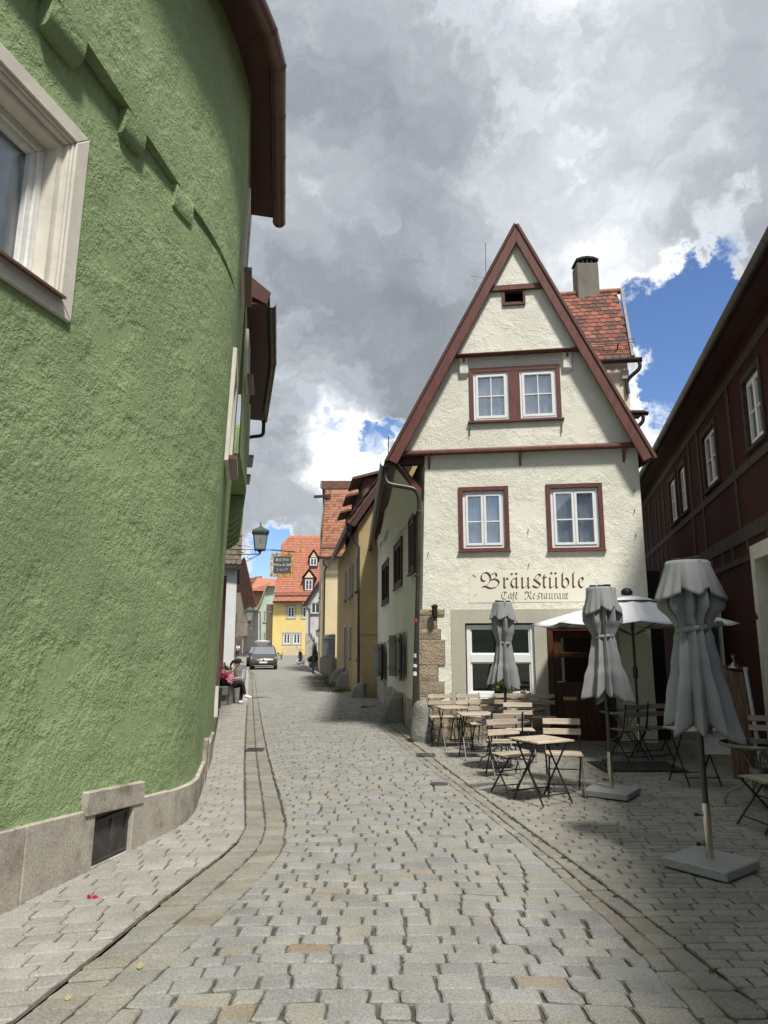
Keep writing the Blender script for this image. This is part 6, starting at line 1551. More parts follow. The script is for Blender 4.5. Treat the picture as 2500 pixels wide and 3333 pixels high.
# ------------------------------------------------------------------ white house on the left with tile-hung gable
whh = empty('white_house', (-6, 27, 0)); tag(whh, 'white house with grey tile-hung upper gable beyond the green houses', 'house')
FH = Fac((-7.5, 24.6), (-5.22, 25.2)); FHs = Fac((-5.22, 25.2), (-9.8, 46.5))
zj_ = at_depth(765, 1838, 25).z
mb = MB(); panel(mb, rect(0, FH.L, -.1, zj_), [], lambda a, z: FH.p(a, z), 2); panel(mb, rect(0, FHs.L, -.1, zj_), [], lambda a, z: FHs.p(a, z), 3); mb.build('wall', 'white_plaster', whh, fix=False)
xr = at_depth(781, 1800, 24.9).x
F5 = Fac((-7.5, 24.45), (xr, 24.95)); zt5 = zj_ + 2.2
mb = MB(); panel(mb, rect(0, F5.L, zj_ - .05, zt5), [], lambda a, z: F5.p(a, z), 2); mb.poly(F5.p(F5.L, zj_ - .05), F5.p(F5.L, zt5), F5.p(F5.L, zt5) + Vector((-1.6, 8, 0)), F5.p(F5.L, zj_ - .05) + Vector((-1.6, 8, 0))); mb.poly(F5.p(0, zj_ - .04), F5.p(F5.L, zj_ - .04), F5.p(F5.L, zj_ - .04) + Vector((-1.6, 8, 0)), F5.p(0, zj_ - .04) + Vector((-1.6, 8, 0))); mb.build('upper_wall', 'timber_grey', whh, fix=False)
tile_roof(whh, F5.p(0, zj_, .0), F5.e, Vector((0, 0, 1)), F5.L, 2.0, .18, .17, 'tile_grey', 200, 'wall_tile', 'wall_tiles', seed=17, out=F5.n, clip=lambda x, y: x > F5.L - 1.3)
mb = MB(); mb.fbox(F5, 0, F5.L + .06, zj_ - .16, zj_ - .02, -.1, .05); mb.build('jetty_beam', 'timber_grey', whh)
# ------------------------------------------------------------------ terrace furniture
def make_chair(name='folding_chair', slat='slat_wood'):
    e = empty(name)
    w = .195
    for s_ in (-1, 1):
        mb = MB(); mb.tube([(s_ * w, -.215, .008), (s_ * w, -.20, .03), (s_ * w, .155, .44), (s_ * w, .195, .60), (s_ * w, .235, .815)], .0105, 6); mb.build('back_leg', 'black_steel', e, keep=False, smooth=50)
        mb = MB(); mb.tube([(s_ * (w - .025), .215, .008), (s_ * (w - .025), .20, .03), (s_ * (w - .025), -.165, .425)], .0105, 6); mb.build('front_leg', 'black_steel', e, keep=False, smooth=50)
    for k, (y, z, x) in enumerate(((-.155, .082, w), (.165, .07, w - .025), (.0, .262, w))):
        mb = MB(); mb.tube([(-x, y, z), (x, y, z)], .007, 6); mb.build('crossbar', 'black_steel', e, keep=False)
    mb = MB()
    for s_ in (-1, 1): mb.box(s_ * (w - .045) - .008, s_ * (w - .045) + .008, -.175, .175, .412, .424)
    mb.build('seat_frame', 'black_steel', e, keep=False)
    for k in range(5):
        mb = MB(); y = -.17 + k * .070; mb.box(-.20, .20, y, y + .058, .425 + .002 * (k % 2), .441); mb.build('seat_slat', slat, e, keep=False, bevel=.004)
    for (y, z) in ((.192, .615), (.218, .725)):
        mb = MB(); Mx = Matrix.Translation((0, y, z)) @ Matrix.Rotation(R(-11), 4, 'X'); mb.box(-.215, .215, -.022, -.006, 0, .068, Mx); mb.build('back_slat', slat, e, keep=False, bevel=.004)
    return e
def make_table(name='folding_table', sx=.50, sy=.50, h=.645, slat='slat_wood', ns=8):
    e = empty(name)
    for k in range(ns):
        mb = MB(); y = -sy / 2 + k * sy / ns; mb.box(-sx / 2, sx / 2, y, y + sy / ns * .88, h - .018, h); mb.build('top_slat', slat, e, keep=False, bevel=.003)
    mb = MB()
    for s_ in (-1, 1): mb.box(s_ * sx * .42 - .012, s_ * sx * .42 + .012, -sy * .46, sy * .46, h - .036, h - .0185)
    mb.build('top_frame', 'black_steel', e, keep=False)
    for s_ in (-1, 1):
        for d in (-1, 1):
            mb = MB(); x = s_ * (sx * .42 - (.015 if d > 0 else 0)); mb.tube([(x, -d * sy * .47, .008), (x, -d * sy * .44, .03), (x, d * sy * .34, h - .03)], .0105, 6); mb.build('leg', 'black_steel', e, keep=False, smooth=50)
    for d in (-1, 1):
        mb = MB(); mb.tube([(-sx * .42, d * sy * .37, .10), (sx * .42, d * sy * .37, .10)], .007, 6); mb.build('crossbar', 'black_steel', e, keep=False)
    return e
def make_round(name='round_table', r=.36, h=.63):
    e = empty(name)
    mb = MB(); mb.lathe([(r - .006, h - .012), (r - .006, h)], n=40); mb.build('top', 'dark_glass', e, keep=False)
    mb = MB(); mb.lathe([(r - .05, h - .030), (r, h - .032), (r + .008, h - .015), (r, h + .003), (r - .012, h + .003), (r - .014, h - .010), (r - .05, h - .014)], n=40); mb.build('rim', 'grey_steel', e, keep=False, smooth=50)
    for k in range(4):
        a = R(45 + 90 * k); c_, s_ = math.cos(a), math.sin(a); mb = MB()
        mb.tube([(q[0] * c_, q[0] * s_, q[1]) for q in ((.30, h - .03), (.14, h - .10), (.07, .40), (.07, .30), (.16, .20), (.31, .12), (.345, .06), (.345, .0))], .012, 7); mb.build('leg', 'grey_steel', e, keep=False, smooth=60)
    mb = MB(); mb.lathe([(.085, .30), (.09, .31), (.09, .37), (.085, .38)], n=20); mb.build('collar', 'grey_steel', e, keep=False)
    return e
def make_bench(name='folding_bench', L=1.05):
    e = empty(name)
    for s_ in (-1, 1):
        x = s_ * (L / 2 - .03); mb = MB(); mb.tube([(x, -.20, 0), (x, .13, .42), (x, .20, .82)], .010, 6); mb.build('back_leg', 'black_steel', e, keep=False)
        mb = MB(); mb.tube([(x - s_ * .02, .2, 0), (x - s_ * .02, -.16, .42)], .010, 6); mb.build('front_leg', 'black_steel', e, keep=False)
    mb = MB(); mb.tube([(-L / 2, 0, .24), (L / 2, 0, .24)], .007, 6); mb.build('crossbar', 'black_steel', e, keep=False)
    for k in range(5):
        mb = MB(); y = -.17 + k * .070; mb.box(-L / 2, L / 2, y, y + .058, .425, .441); mb.build('seat_slat', 'slat_wood', e, keep=False, bevel=.004)
    for (y, z) in ((.178, .63), (.20, .735)):
        mb = MB(); mb.box(-L / 2, L / 2, y - .018, y, z, z + .07); mb.build('back_slat', 'slat_wood', e, keep=False, bevel=.004)
    return e
def place(proto, used, x, y, rz, label, cat, group):
    o = proto if not used.get(proto.name) else copy_tree(proto)
    used[proto.name] = True
    o.location = (x, y, 0.004); o.rotation_euler = (0, 0, R(rz)); tag(o, label, cat, group); return o
used = {}
CH = make_chair(); CHG = make_chair('folding_chair', 'slat_wood_grey'); TB = make_table(); RT = make_round(); BN = make_bench()
gc = 'folding slatted chairs on the cafe terrace'; gt = 'folding slatted tables on the cafe terrace'; gr_ = 'round glass tables on the cafe terrace'
# rz = 0 faces the camera (seat front towards -y)
place(TB, used, 1.70, 8.02, 28, 'square slatted folding table nearest the camera between two chairs', 'table', gt)
place(CH, used, 1.46, 8.38, 24, 'folding chair with tilted back behind the left corner of the near table', 'chair', gc)
place(CH, used, 2.04, 8.42, -10, 'folding chair at the right of the near slatted table', 'chair', gc)
place(CH, used, 1.53, 9.45, 184, 'folding chair with its back to the street at the round table', 'chair', gc)
place(RT, used, 1.62, 10.05, 20, 'dark round glass table among the chairs below the left parasol', 'table', gr_)
place(TB, used, 1.36, 10.95, 4, 'pale slatted folding table in the sun behind the round table', 'table', gt)
place(TB, used, 1.13, 12.05, 10, 'slatted folding table closest to the rough corner stone', 'table', gt)
place(CH, used, .99, 12.55, 4, 'folding chair against the wall right beside the corner stone', 'chair', gc)
place(CH, used, 1.46, 12.62, -2, 'folding chair against the wall under the left edge of the shop window', 'chair', gc)
place(CH, used, 1.55, 11.45, 2, 'folding chair tucked behind the sunlit slatted table', 'chair', gc)
place(CH, used, 1.98, 10.75, -4, 'folding chair right of the sunlit table beside the parasol pole', 'chair', gc)
place(BN, used, 2.40, 12.52, -8, 'slatted folding bench below the shop window', 'bench', None)
place(RT, used, 2.22, 11.85, 0, 'dark round glass table in front of the bench', 'table', gr_)
place(RT, used, 3.92, 7.80, 30, 'dark round glass table in the shade at the right by the planks', 'table', gr_)
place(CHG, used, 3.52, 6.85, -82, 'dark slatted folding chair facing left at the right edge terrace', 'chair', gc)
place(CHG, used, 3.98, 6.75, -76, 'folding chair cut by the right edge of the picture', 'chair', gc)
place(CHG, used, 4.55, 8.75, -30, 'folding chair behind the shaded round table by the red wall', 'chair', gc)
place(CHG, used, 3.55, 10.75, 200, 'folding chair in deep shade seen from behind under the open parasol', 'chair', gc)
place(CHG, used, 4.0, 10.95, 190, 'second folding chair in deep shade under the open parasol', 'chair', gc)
place(TB, used, 3.75, 9.0, 5, 'slatted folding table in shade behind the near parasol pole', 'table', gt)
place(RT, used, 3.75, 11.5, 0, 'round glass table in deep shade below the open parasol', 'table', gr_)
# folded chairs leaning together against the red wall
fs_ = empty('folded_chair', (4.72, 8.35, 0))
def folded(x, y, rz, label):
    e = empty('folded_chair', (x, y, 0.0), R(rz))
    for s_ in (-1, 1):
        mb = MB(); mb.tube([(s_ * .19, -.02, .02), (s_ * .19, .10, .5), (s_ * .19, .22, .98)], .0105, 6); mb.build('back_leg', 'black_steel', e, keep=False)
        mb = MB(); mb.tube([(s_ * .165, .05, .02), (s_ * .165, .06, .5)], .0105, 6); mb.build('front_leg', 'black_steel', e, keep=False)
    for k in range(5):
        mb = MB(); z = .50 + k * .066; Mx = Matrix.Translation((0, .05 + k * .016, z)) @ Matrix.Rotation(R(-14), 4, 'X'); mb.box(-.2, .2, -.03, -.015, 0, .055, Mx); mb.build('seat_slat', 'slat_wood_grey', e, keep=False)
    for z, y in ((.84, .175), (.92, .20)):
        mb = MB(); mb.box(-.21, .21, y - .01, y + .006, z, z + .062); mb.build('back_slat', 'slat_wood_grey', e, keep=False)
    tag(e, label, 'chair', 'folded chairs leaning by the red wall'); return e
bpy.data.objects.remove(fs_)
folded(4.70, 8.20, -76, 'folded chair leaning on the red wall, nearer of two'); folded(4.86, 8.62, -74, 'folded chair leaning on the red wall, farther of two')
# tall rough planks with a glass carafe on top, wooden box and rolled parasol
pk = empty('plank_stack', (4.45, 9.35, 0)); tag(pk, 'upright rough brown planks standing by the red wall under a carafe', 'planks')
P0 = at_depth(2352, 2180, 9.35); P3 = at_depth(2425, 2175, 9.3); hz_ = P0.z
for k in range(4):
    w_ = (P3.x - P0.x) / 4; mb = MB(); mb.hexa([(P0.x + w_ * k + .05, 9.32 + .01 * (k % 2), 0), (P0.x + w_ * (k + .97) + .05, 9.30, 0), (P0.x + w_ * (k + .97) + .05, 9.40, 0), (P0.x + w_ * k + .05, 9.40, 0), (P0.x + w_ * k, 9.36, hz_ - .01 * k), (P0.x + w_ * (k + .97), 9.34, hz_ - .012 * k), (P0.x + w_ * (k + .97), 9.43, hz_ - .01 * k), (P0.x + w_ * k, 9.43, hz_ - .01 * k)]); mb.build('plank', 'plank_wood', pk, bevel=.006)
cf = empty('glass_carafe', (P0.x + .17, 9.39, hz_)); tag(cf, 'wide glass carafe standing on top of the upright planks', 'carafe')
mb = MB(); mb.lathe([(.02, 0), (.075, .004), (.088, .02), (.075, .045), (.035, .075), (.017, .10), (.016, .15), (.028, .19)], (P0.x + .17, 9.39, hz_ + .002), 18); mb.build('body', 'clear_glass', cf, smooth=60)
mb = MB(); mb.lathe([(.02, .004), (.070, .008), (.080, .02), (.066, .036), (.0, .038)], (P0.x + .17, 9.39, hz_ + .002), 18); mb.build('wine_corks', 'slat_wood', cf, smooth=60)
mb = MB(); mb.box(P0.x + .06, P0.x + .24, 9.44, 9.47, hz_ - .05, hz_ + .055); o = mb.build('wooden_board', 'plank_wood'); tag(o, 'small brown wooden board behind the glass carafe', 'board')
mb = MB(); Pf = at_depth(2437, 2185, 9.2); mb.tube([(Pf.x + .07, 9.2, 0.0), (Pf.x, 9.28, Pf.z)], [.03, .022], 8); mb.box(Pf.x - .02, Pf.x + .02, 9.26, 9.30, Pf.z, Pf.z + .05); o = mb.build('rolled_banner', 'grey_blind'); tag(o, 'thin grey rolled banner leaning beside the planks', 'banner')
mb = MB(); pb = at_ground(2360, 2470); mb.hexa([(3.78, 8.75, .38), (4.08, 8.72, .38), (4.10, 8.78, .40), (3.80, 8.80, .40), (3.80, 8.85, .66), (4.10, 8.82, .66), (4.12, 8.87, .66), (3.82, 8.90, .66)]); o = mb.build('menu_board', 'kerb_granite'); tag(o, 'small grey menu board propped under the near closed parasol', 'board')

# ------------------------------------------------------------------ parasols
def parasol_closed(x, y, seed, label, rz=0.0, hem=.98, bulge=1.0, with_base=True, strap=1.72, top=2.30, rs=1.0, fl=.07):
    e = empty('closed_parasol', (x, y, 0), R(rz)); tag(e, label, 'parasol', 'closed grey parasols on the cafe terrace')
    rng = random.Random(seed); n = 160; NF = 9
    ph = rng.uniform(0, 6); fold_j = [rng.uniform(.55, 1.4) for _ in range(NF)]; hem_j = [rng.uniform(-.05, .07) for _ in range(NF)]; off = [rng.uniform(-.12, .12) for _ in range(NF)]
    def prof(t):     # t: 0 hem .. 1 top
        z = hem + (top - hem) * t
        ks = [(hem, .205), (hem + .25, .182), (strap - .28, .145), (strap - .07, .118), (strap, .104), (strap + .07, .125), (strap + .18, .150 + .035 * bulge), (strap + .32, .155 + .02 * bulge), (top - .16, .140), (top, .135)]
        for (z0, r0), (z1, r1) in zip(ks, ks[1:]):
            if z <= z1:
                k = (z - z0) / (z1 - z0); k = k * k * (3 - 2 * k); return z, (r0 + (r1 - r0) * k) * rs
        return z, .135 * rs
    m = 46; vs = []
    for i in range(m + 1):
        t = i / m; z, r = prof(t)
        hemw = max(0, 1 - t * 3.2)
        for k in range(n):
            a = 2 * math.pi * k / n
            u = (a / (2 * math.pi) * NF + .10 * math.sin(a * 2 + ph) + .10 * t * math.sin(3 * a + seed)) % NF
            f = int(u); fr = u - f
            tri = 1 - abs(2 * fr - 1)                     # 0 at the valley, 1 at the ridge
            deep = (.40 * hemw + .42) * fold_j[f]
            ridge = tri ** 1.1
            rr = r * (1 - deep * .62 + deep * ridge)
            rr *= 1 + .05 * math.sin(2 * a + ph) + .02 * math.sin(z * 6 + 3 * a + ph)
            if strap + .05 < z < strap + .42: rr *= 1 + .20 * bulge * max(0, math.sin(a * 1.5 + ph * 1.3)) ** 3 * math.sin((z - strap) / .45 * math.pi)
            aa = a + (off[f] * .9 + .28 * (fr - .5) * hemw) * (1 - abs(t - .5))
            lean = .05 * hemw * math.sin(a + ph)
            dz = hemw * (hem_j[f] - .09 * (1 - tri) + .03 * math.sin(a * 3 + ph))
            vs.append((rr * math.cos(aa) * (1 + lean), rr * math.sin(aa), z - dz))
    fs = [(i * n + k, i * n + (k + 1) % n, (i + 1) * n + (k + 1) % n, (i + 1) * n + k) for i in range(m) for k in range(n)] + [tuple(m * n + k for k in range(n))]
    mb = MB(); mb.add(vs, fs); cp = mb.build('canopy', 'fabric_grey', e, keep=False, smooth=48)
    so_ = cp.modifiers.new('thick', 'SOLIDIFY'); so_.thickness = .003
    # top valance in flared points
    mb = MB(); vs = []; mm = 10
    for i in range(mm + 1):
        t = i / mm
        for k in range(n):
            a = 2 * math.pi * k / n; u = (a / (2 * math.pi) * 5 + .2 + .15 * math.sin(a * 2 + ph)) % 5; f = int(u); fr = u - f; tri = 1 - abs(2 * fr - 1)
            rr = (.142 + fl * t) * (1 + (.24 * tri - .14) * t) * (1 + .035 * math.sin(a * 17 + ph) * t) * rs
            z = top + .008 - .30 * t * (1 - .22 * (1 - tri) + .10 * math.sin(f * 2.1 + ph))
            vs.append((rr * math.cos(a), rr * math.sin(a), z))
    mb.add(vs, [(i * n + k, i * n + (k + 1) % n, (i + 1) * n + (k + 1) % n, (i + 1) * n + k) for i in range(mm) for k in range(n)])
    mb.add([(.142 * rs * math.cos(2 * math.pi * k / n), .142 * rs * math.sin(2 * math.pi * k / n), top + .0085) for k in range(n)], [tuple(range(n))])
    va = mb.build('valance', 'fabric_grey', e, keep=False, smooth=70, fix=False); va.modifiers.new('thick', 'SOLIDIFY').thickness = .003
    for (cx, cy) in ((-.085, .0), (0.0, .02), (.085, -.02)):
        mb = MB(); mb.lathe([(.042, 0), (.046, .008), (.040, .014), (.044, .020), (.036, .027), (.0, .029)], (cx, cy, top + .010), 14); mb.build('top_cap', 'iron_black', e, keep=False, smooth=40)
    mb = MB(); vs = []
    for dz in (-.022, .022):
        for k in range(48):
            a = 2 * math.pi * k / 48; vs.append((.113 * rs * math.cos(a), .113 * rs * math.sin(a), strap + dz + .012 * math.sin(a + ph)))
    mb.add(vs, [(k, (k + 1) % 48, 48 + (k + 1) % 48, 48 + k) for k in range(48)]); st = mb.build('strap', 'fabric_grey', e, keep=False, smooth=60, fix=False); st.modifiers.new('thick', 'SOLIDIFY').thickness = .004
    mb = MB(); mb.tube([(0, 0, .42), (0, 0, top - .05)], .021, 12); mb.build('pole', 'dark_pole', e, keep=False, smooth=50)
    if with_base:
        mb = MB(); mb.tube([(0, 0, .055), (0, 0, .47)], .029, 14); sl = mb.build('sleeve', 'chrome', e, keep=False, smooth=50)
        for z_ in (.17, .38):
            mb = MB(); mb.tube([(-.02, -.02, z_), (-.055, -.03, z_)], .006, 6); mb.lathe([(.012, -.012), (.018, -.006), (.018, .006), (.012, .012)], (-.065, -.033, z_), 8); mb.build('knob', 'iron_black', e, keep=False)
        mb = MB(); mb.box(-.25, .25, -.25, .25, .012, .080); mb.build('base', 'granite', e, keep=False, bevel=.008)
        mb = MB(); mb.box(-.22, .22, -.22, .22, .0, .012); mb.build('base_feet', 'dark_void', e, keep=False)
        mb = MB(); mb.tube([(-.258, -.06, .03), (-.28, -.06, .035), (-.28, .06, .035), (-.258, .06, .03)], .006, 6); mb.build('handle', 'grey_steel', e, keep=False)
    return e
parasol_closed(2.44, 5.70, 3, 'closed grey parasol nearest the camera on a granite base', -52, hem=1.00, bulge=.9, strap=1.77, rs=1.10, fl=.095)
parasol_closed(2.53, 8.33, 8, 'middle closed grey parasol standing right of the near table', -35, hem=1.02, bulge=.6, strap=1.74)
parasol_closed(1.88, 11.35, 15, 'leftmost closed grey parasol in front of the shop window', 20, hem=1.02, bulge=.3, strap=1.68, rs=.98)
def parasol_open(x, y, label):
    e = empty('open_parasol', (x, y, 0), R(8)); tag(e, label, 'parasol')
    n = 8; Rr = 1.56; zr, zt = 1.97, 2.38
    def P(k, t):
        a = R(22.5) + 2 * math.pi * k / n; return Vector((Rr * t * math.cos(a), Rr * t * math.sin(a), zt - (zt - zr) * (t ** 1.12)))
    for k in range(n):
        mb = MB(); m = 8; g_ = []
        for i in range(m + 1):
            t = .16 + .84 * i / m
            row = []
            for j in range(7):
                q = P(k, t).lerp(P(k + 1, t), j / 6); sag = .05 * math.sin(math.pi * j / 6) * t; row.append(q + Vector((0, 0, -sag)) - Vector((q.x, q.y, 0)).normalized() * (.05 * math.sin(math.pi * j / 6) if i == m else 0))
            g_.append(row)
        mb.add([q for r_ in g_ for q in r_], [(i * 7 + j, i * 7 + j + 1, (i + 1) * 7 + j + 1, (i + 1) * 7 + j) for i in range(m) for j in range(6)])
        pn = mb.build('canopy_panel', 'fabric_light', e, keep=False, smooth=60, fix=False); pn.modifiers.new('thick', 'SOLIDIFY').thickness = .003
        mb = MB(); mb.tube([P(k, .05) + Vector((0, 0, -.03)), P(k, .97) + Vector((0, 0, -.03))], .008, 6); mb.build('rib', 'dark_pole', e, keep=False)
        mb = MB(); mb.tube([(0, 0, zr - .18), P(k, .55) + Vector((0, 0, -.04))], .007, 6); mb.build('strut', 'dark_pole', e, keep=False)
    mb = MB(); mb.lathe([(.36, zt - .05), (.30, zt - .02), (.12, zt + .02), (.03, zt + .03), (.0, zt + .03)], n=16); mb.build('vent_cap', 'fabric_light', e, keep=False, smooth=40)
    mb = MB(); mb.lathe([(.05, zt + .04), (.085, zt + .05), (.09, zt + .10), (.05, zt + .15), (.0, zt + .16)], (-.06, 0, 0), n=12); mb.build('finial', 'iron_black', e, keep=False, smooth=50)
    mb = MB(); mb.tube([(0, 0, .42), (0, 0, zt)], .020, 10); mb.build('pole', 'dark_pole', e, keep=False, smooth=50)
    mb = MB(); mb.lathe([(.026, -.09), (.036, -.07), (.036, .07), (.026, .09)], (0, 0, 1.22), 10); mb.build('crank_box', 'dark_pole', e, keep=False)
    mb = MB(); mb.tube([(0, 0, .05), (0, 0, .45)], .028, 12); mb.build('sleeve', 'chrome', e, keep=False, smooth=50)
    mb = MB(); mb.box(-.25, .25, -.25, .25, .005, .08); mb.build('base', 'granite', e, keep=False, bevel=.008)
parasol_open(3.92, 11.35, 'open pale grey parasol spread in front of the cafe door')
# ------------------------------------------------------------------ lanterns, hanging sign
def lantern(c, w, h, label, arm, hang=False, group='street lanterns on wall brackets', scroll=False):
    """c: bottom centre of the lantern"""
    e = empty('street_lantern', c); tag(e, label, 'lantern', group); c = Vector(c)
    b, t = w * .30, w * .43; zb, zt = c.z + h * .10, c.z + h * .66
    cor = lambda r, z, k: c + Vector((r * math.cos(R(45 + 90 * k + 12)) * 1.414, r * math.sin(R(45 + 90 * k + 12)) * 1.414, z - c.z))
    mb = MB()
    for k in range(4): mb.bar(cor(b, zb, k), cor(t, zt, k), w * .045, w * .045)
    for k in range(4): mb.bar(cor(b, zb, k), cor(b, zb, k + 1), w * .05, w * .07); mb.bar(cor(t, zt, k), cor(t, zt, k + 1), w * .05, w * .05)
    mb.build('frame', 'verdigris', e)
    for k in range(4):
        mb = MB(); mb.poly(cor(b * .98, zb, k), cor(b * .98, zb, k + 1), cor(t * .98, zt, k + 1), cor(t * .98, zt, k)); mb.build('pane', 'lamp_pane', e, fix=False)
    mb = MB(); r1 = w * .5
    mb.add([cor(r1, zt - h * .05, k) for k in range(4)] + [cor(r1, zt + h * .015, k) for k in range(4)] + [cor(w * .06, zt + h * .17, k) for k in range(4)], [(k, (k + 1) % 4, 4 + (k + 1) % 4, 4 + k) for k in range(4)] + [(4 + k, 4 + (k + 1) % 4, 8 + (k + 1) % 4, 8 + k) for k in range(4)] + [(8, 9, 10, 11)]); mb.build('hood', 'verdigris', e)
    mb = MB(); mb.lathe([(w * .035, 0), (w * .06, h * .03), (w * .025, h * .05), (w * .05, h * .09), (w * .02, h * .14), (.0, h * .165)], (c.x, c.y, zt + h * .165), 8); mb.build('finial', 'verdigris', e, smooth=50)
    mb = MB(); mb.lathe([(w * .12, 0), (w * .12, h * .10), (w * .10, h * .26), (w * .05, h * .36)], (c.x, c.y, zb + .01), 10); mb.build('bulb', 'lamp_bulb', e, smooth=50)
    mb = MB(); mb.lathe([(w * .06, -h * .04), (w * .06, h * .02), (w * .10, h * .04), (w * .28, h * .10)], c, 8); a, b2 = Vector(arm[0]), Vector(arm[1])
    mb.tube([a, b2], w * .03, 6)
    if scroll:
        mb.tube([b2 + Vector((-.02, 0, 0)), a.lerp(b2, .35) + Vector((0, 0, -.28)), a + Vector((0, 0, -.52))], .010, 5)
        for (o_, r_, s_) in ((.35, .10, 1), (.62, .075, -1), (.85, .06, 1)):
            q = a.lerp(b2, o_); mb.tube([q + Vector((r_ * math.cos(th) * (1 - th / 9), 0, s_ * r_ * (1 + math.sin(th) * (1 - th / 9)) * .9)) for th in [k * .45 for k in range(13)]], .006, 5)
    mb.build('bracket', 'iron_black', e, smooth=50)
    return e
m, k, b = base_mat('lamp_pane')
k.n.remove(b); t_ = k.new('ShaderNodeBsdfTransparent'); t_.inputs[0].default_value = (.8, .8, .76, 1); g_ = k.new('ShaderNodeBsdfTranslucent'); g_.inputs[0].default_value = (.7, .7, .66, 1); d_ = k.new('ShaderNodeBsdfDiffuse'); d_.inputs[0].default_value = (.5, .5, .46, 1)
mx = k.new('ShaderNodeMixShader'); mx.inputs[0].default_value = .55; k.l.new(g_.outputs[0], mx.inputs[1]); k.l.new(d_.outputs[0], mx.inputs[2]); m2 = k.new('ShaderNodeMixShader'); m2.inputs[0].default_value = .6; k.l.new(t_.outputs[0], m2.inputs[1]); k.l.new(mx.outputs[0], m2.inputs[2]); k.l.new(m2.outputs[0], k.n['Material Output'].inputs[0])
Y = 20.0; c = at_depth(846, 1800, Y); wA = at_depth(752, 1806, Y + .3)
lantern((c.x, Y, c.z), .47, .92, 'large green street lantern on a scrolled bracket beside the hanging sign', (wA, Vector((c.x + .02, Y, c.z - .03))), scroll=True)
c = at_depth(812, 2027, 43); w = at_depth(766, 2022, 43); lantern((c.x, 43, c.z), .52, 1.12, 'second street lantern farther down on the left', (w, Vector((c.x, 43, c.z - .02))))
c = at_depth(817, 2052, 92); w = at_depth(832, 2050, 94); lantern((c.x, 92, c.z), .42, .80, 'small street lantern in front of the taupe terrace', (w, Vector((c.x, 92, c.z - .02))))
c = at_depth(881, 2000, 83.5); w = at_depth(893, 1999, 83.9); lantern((c.x, 83.5, c.z), .48, .90, 'street lantern on the ochre annex wall', (w, Vector((c.x, 83.5, c.z - .02))))
c = at_depth(1035, 2072, 57.4); w = at_depth(1042, 2071, 58); lantern((c.x, 57.4, c.z), .38, .70, 'small dark lantern on the worn white gabled house', (w, Vector((c.x, 57.4, c.z - .02))))
# hanging shop sign
Ys = 21.0; hs_ = empty('hanging_sign', at_depth(917, 1830, Ys)); tag(hs_, 'grey hanging shop sign in a gilt filigree frame on an iron bar', 'sign')
q0 = at_depth(752, 1788, Ys); q1 = at_depth(885, 1790, Ys); q2 = at_depth(958, 1796, Ys); q3 = at_depth(978, 1793, Ys)
mb = MB(); mb.tube([q0, q1], .011, 6); mb.build('bar', 'iron_black', hs_)
mb = MB()
for k in range(15): mb.lathe([(.012, -.022), (.026, 0), (.012, .022)], q1.lerp(q2, k / 14), 7)
mb.tube([q1, q2], .012, 6); mb.build('twisted_bar', 'iron_black', hs_)
mb = MB(); mb.tube([at_depth(752, 1755, Ys), at_depth(800, 1740, Ys), at_depth(815, 1745, Ys)], .006, 5); mb.tube([at_depth(752, 1735, Ys), at_depth(818, 1752, Ys)], .006, 5); mb.tube([at_depth(752, 1770, Ys), at_depth(830, 1782, Ys)], .006, 5); mb.build('stay_wire', 'iron_black', hs_)
mb = MB(); mb.tube([q2, q3], .006, 5)
for k in range(9):
    a = R(40 * k); mb.tube([q3 + Vector((.02, 0, .02)), q3 + Vector((.03 + .11 * math.cos(a) * (1 if k % 2 else .7), .0, .03 + .11 * math.sin(a) * (1 if k % 2 else .7)))], [.014, .003], 5)
mb.build('gilt_flower', 'gold', hs_)
s0, s1, s2, s3 = [at_depth(*q, Ys) for q in ((891, 1811), (947, 1811), (946, 1867), (889, 1867))]
mb = MB(); mb.hexa([s3, s2, s2 + Vector((0, .03, 0)), s3 + Vector((0, .03, 0)), s0, s1, s1 + Vector((0, .03, 0)), s0 + Vector((0, .03, 0))]); bd = mb.build('board', 'sign_slate', hs_)
ux = (s1 - s0) / 56.0; uz = (s0 - s3) / 56.0
def SP_(x, z, d=0): return s3 + ux * x + uz * z + Vector((0, -d, 0))
rngg = random.Random(4); mb = MB()
for side in range(4):
    for k in range(13):
        t = -5 + 66 * k / 12
        for off_ in (-3.6, -8.0):
            x, z = ((t, off_), (t, 56 - off_), (off_, t), (56 - off_, t))[side]
            r_ = rngg.uniform(1.9, 2.7); a0 = rngg.uniform(0, 6)
            mb.tube([SP_(x + r_ * math.cos(a0 + th), z + r_ * math.sin(a0 + th), -.012) for th in [j * .75 for j in range(8)]], .011, 5)
mb.build('gilt_frame', 'gold', hs_)
for (px_) in (895, 935):
    a = at_depth(px_ + 6, 1796, Ys); mb = MB(); mb.tube([a, a + Vector((0, 0, -.08)), SP_((px_ - 889) * 1.0, 58, 0)], .008, 5); mb.build('hanger', 'iron_black', hs_)
def sign_text(body, size, x, z, shear=0.0): text_mesh(body, size, 'sign_white', 'lettering', hs_, lambda a, b_, c_: SP_(x, z, .004) + Vector((a, 0, b_)), shear=shear)
sign_text('\u771e\u4e45\u5b50\u306e', .10, 28, 41); sign_text('Wine & Gift', .105, 28, 25, .3); sign_text('\u30b7\u30e7\u30c3\u30d7', .085, 28, 10, .15)
mb = MB(); g0 = at_depth(772, 1790, Y); mb.prism([g0, g0 + Vector((.02, 0, -.10)), g0 + Vector((.24, 0, -.09)), g0 + Vector((.10, 0, -.03))], (0, .02, 0)); o = mb.build('gilt_ornament', 'gold', None); tag(o, 'small gilt ornament on the bracket left of the large lantern', 'ornament')

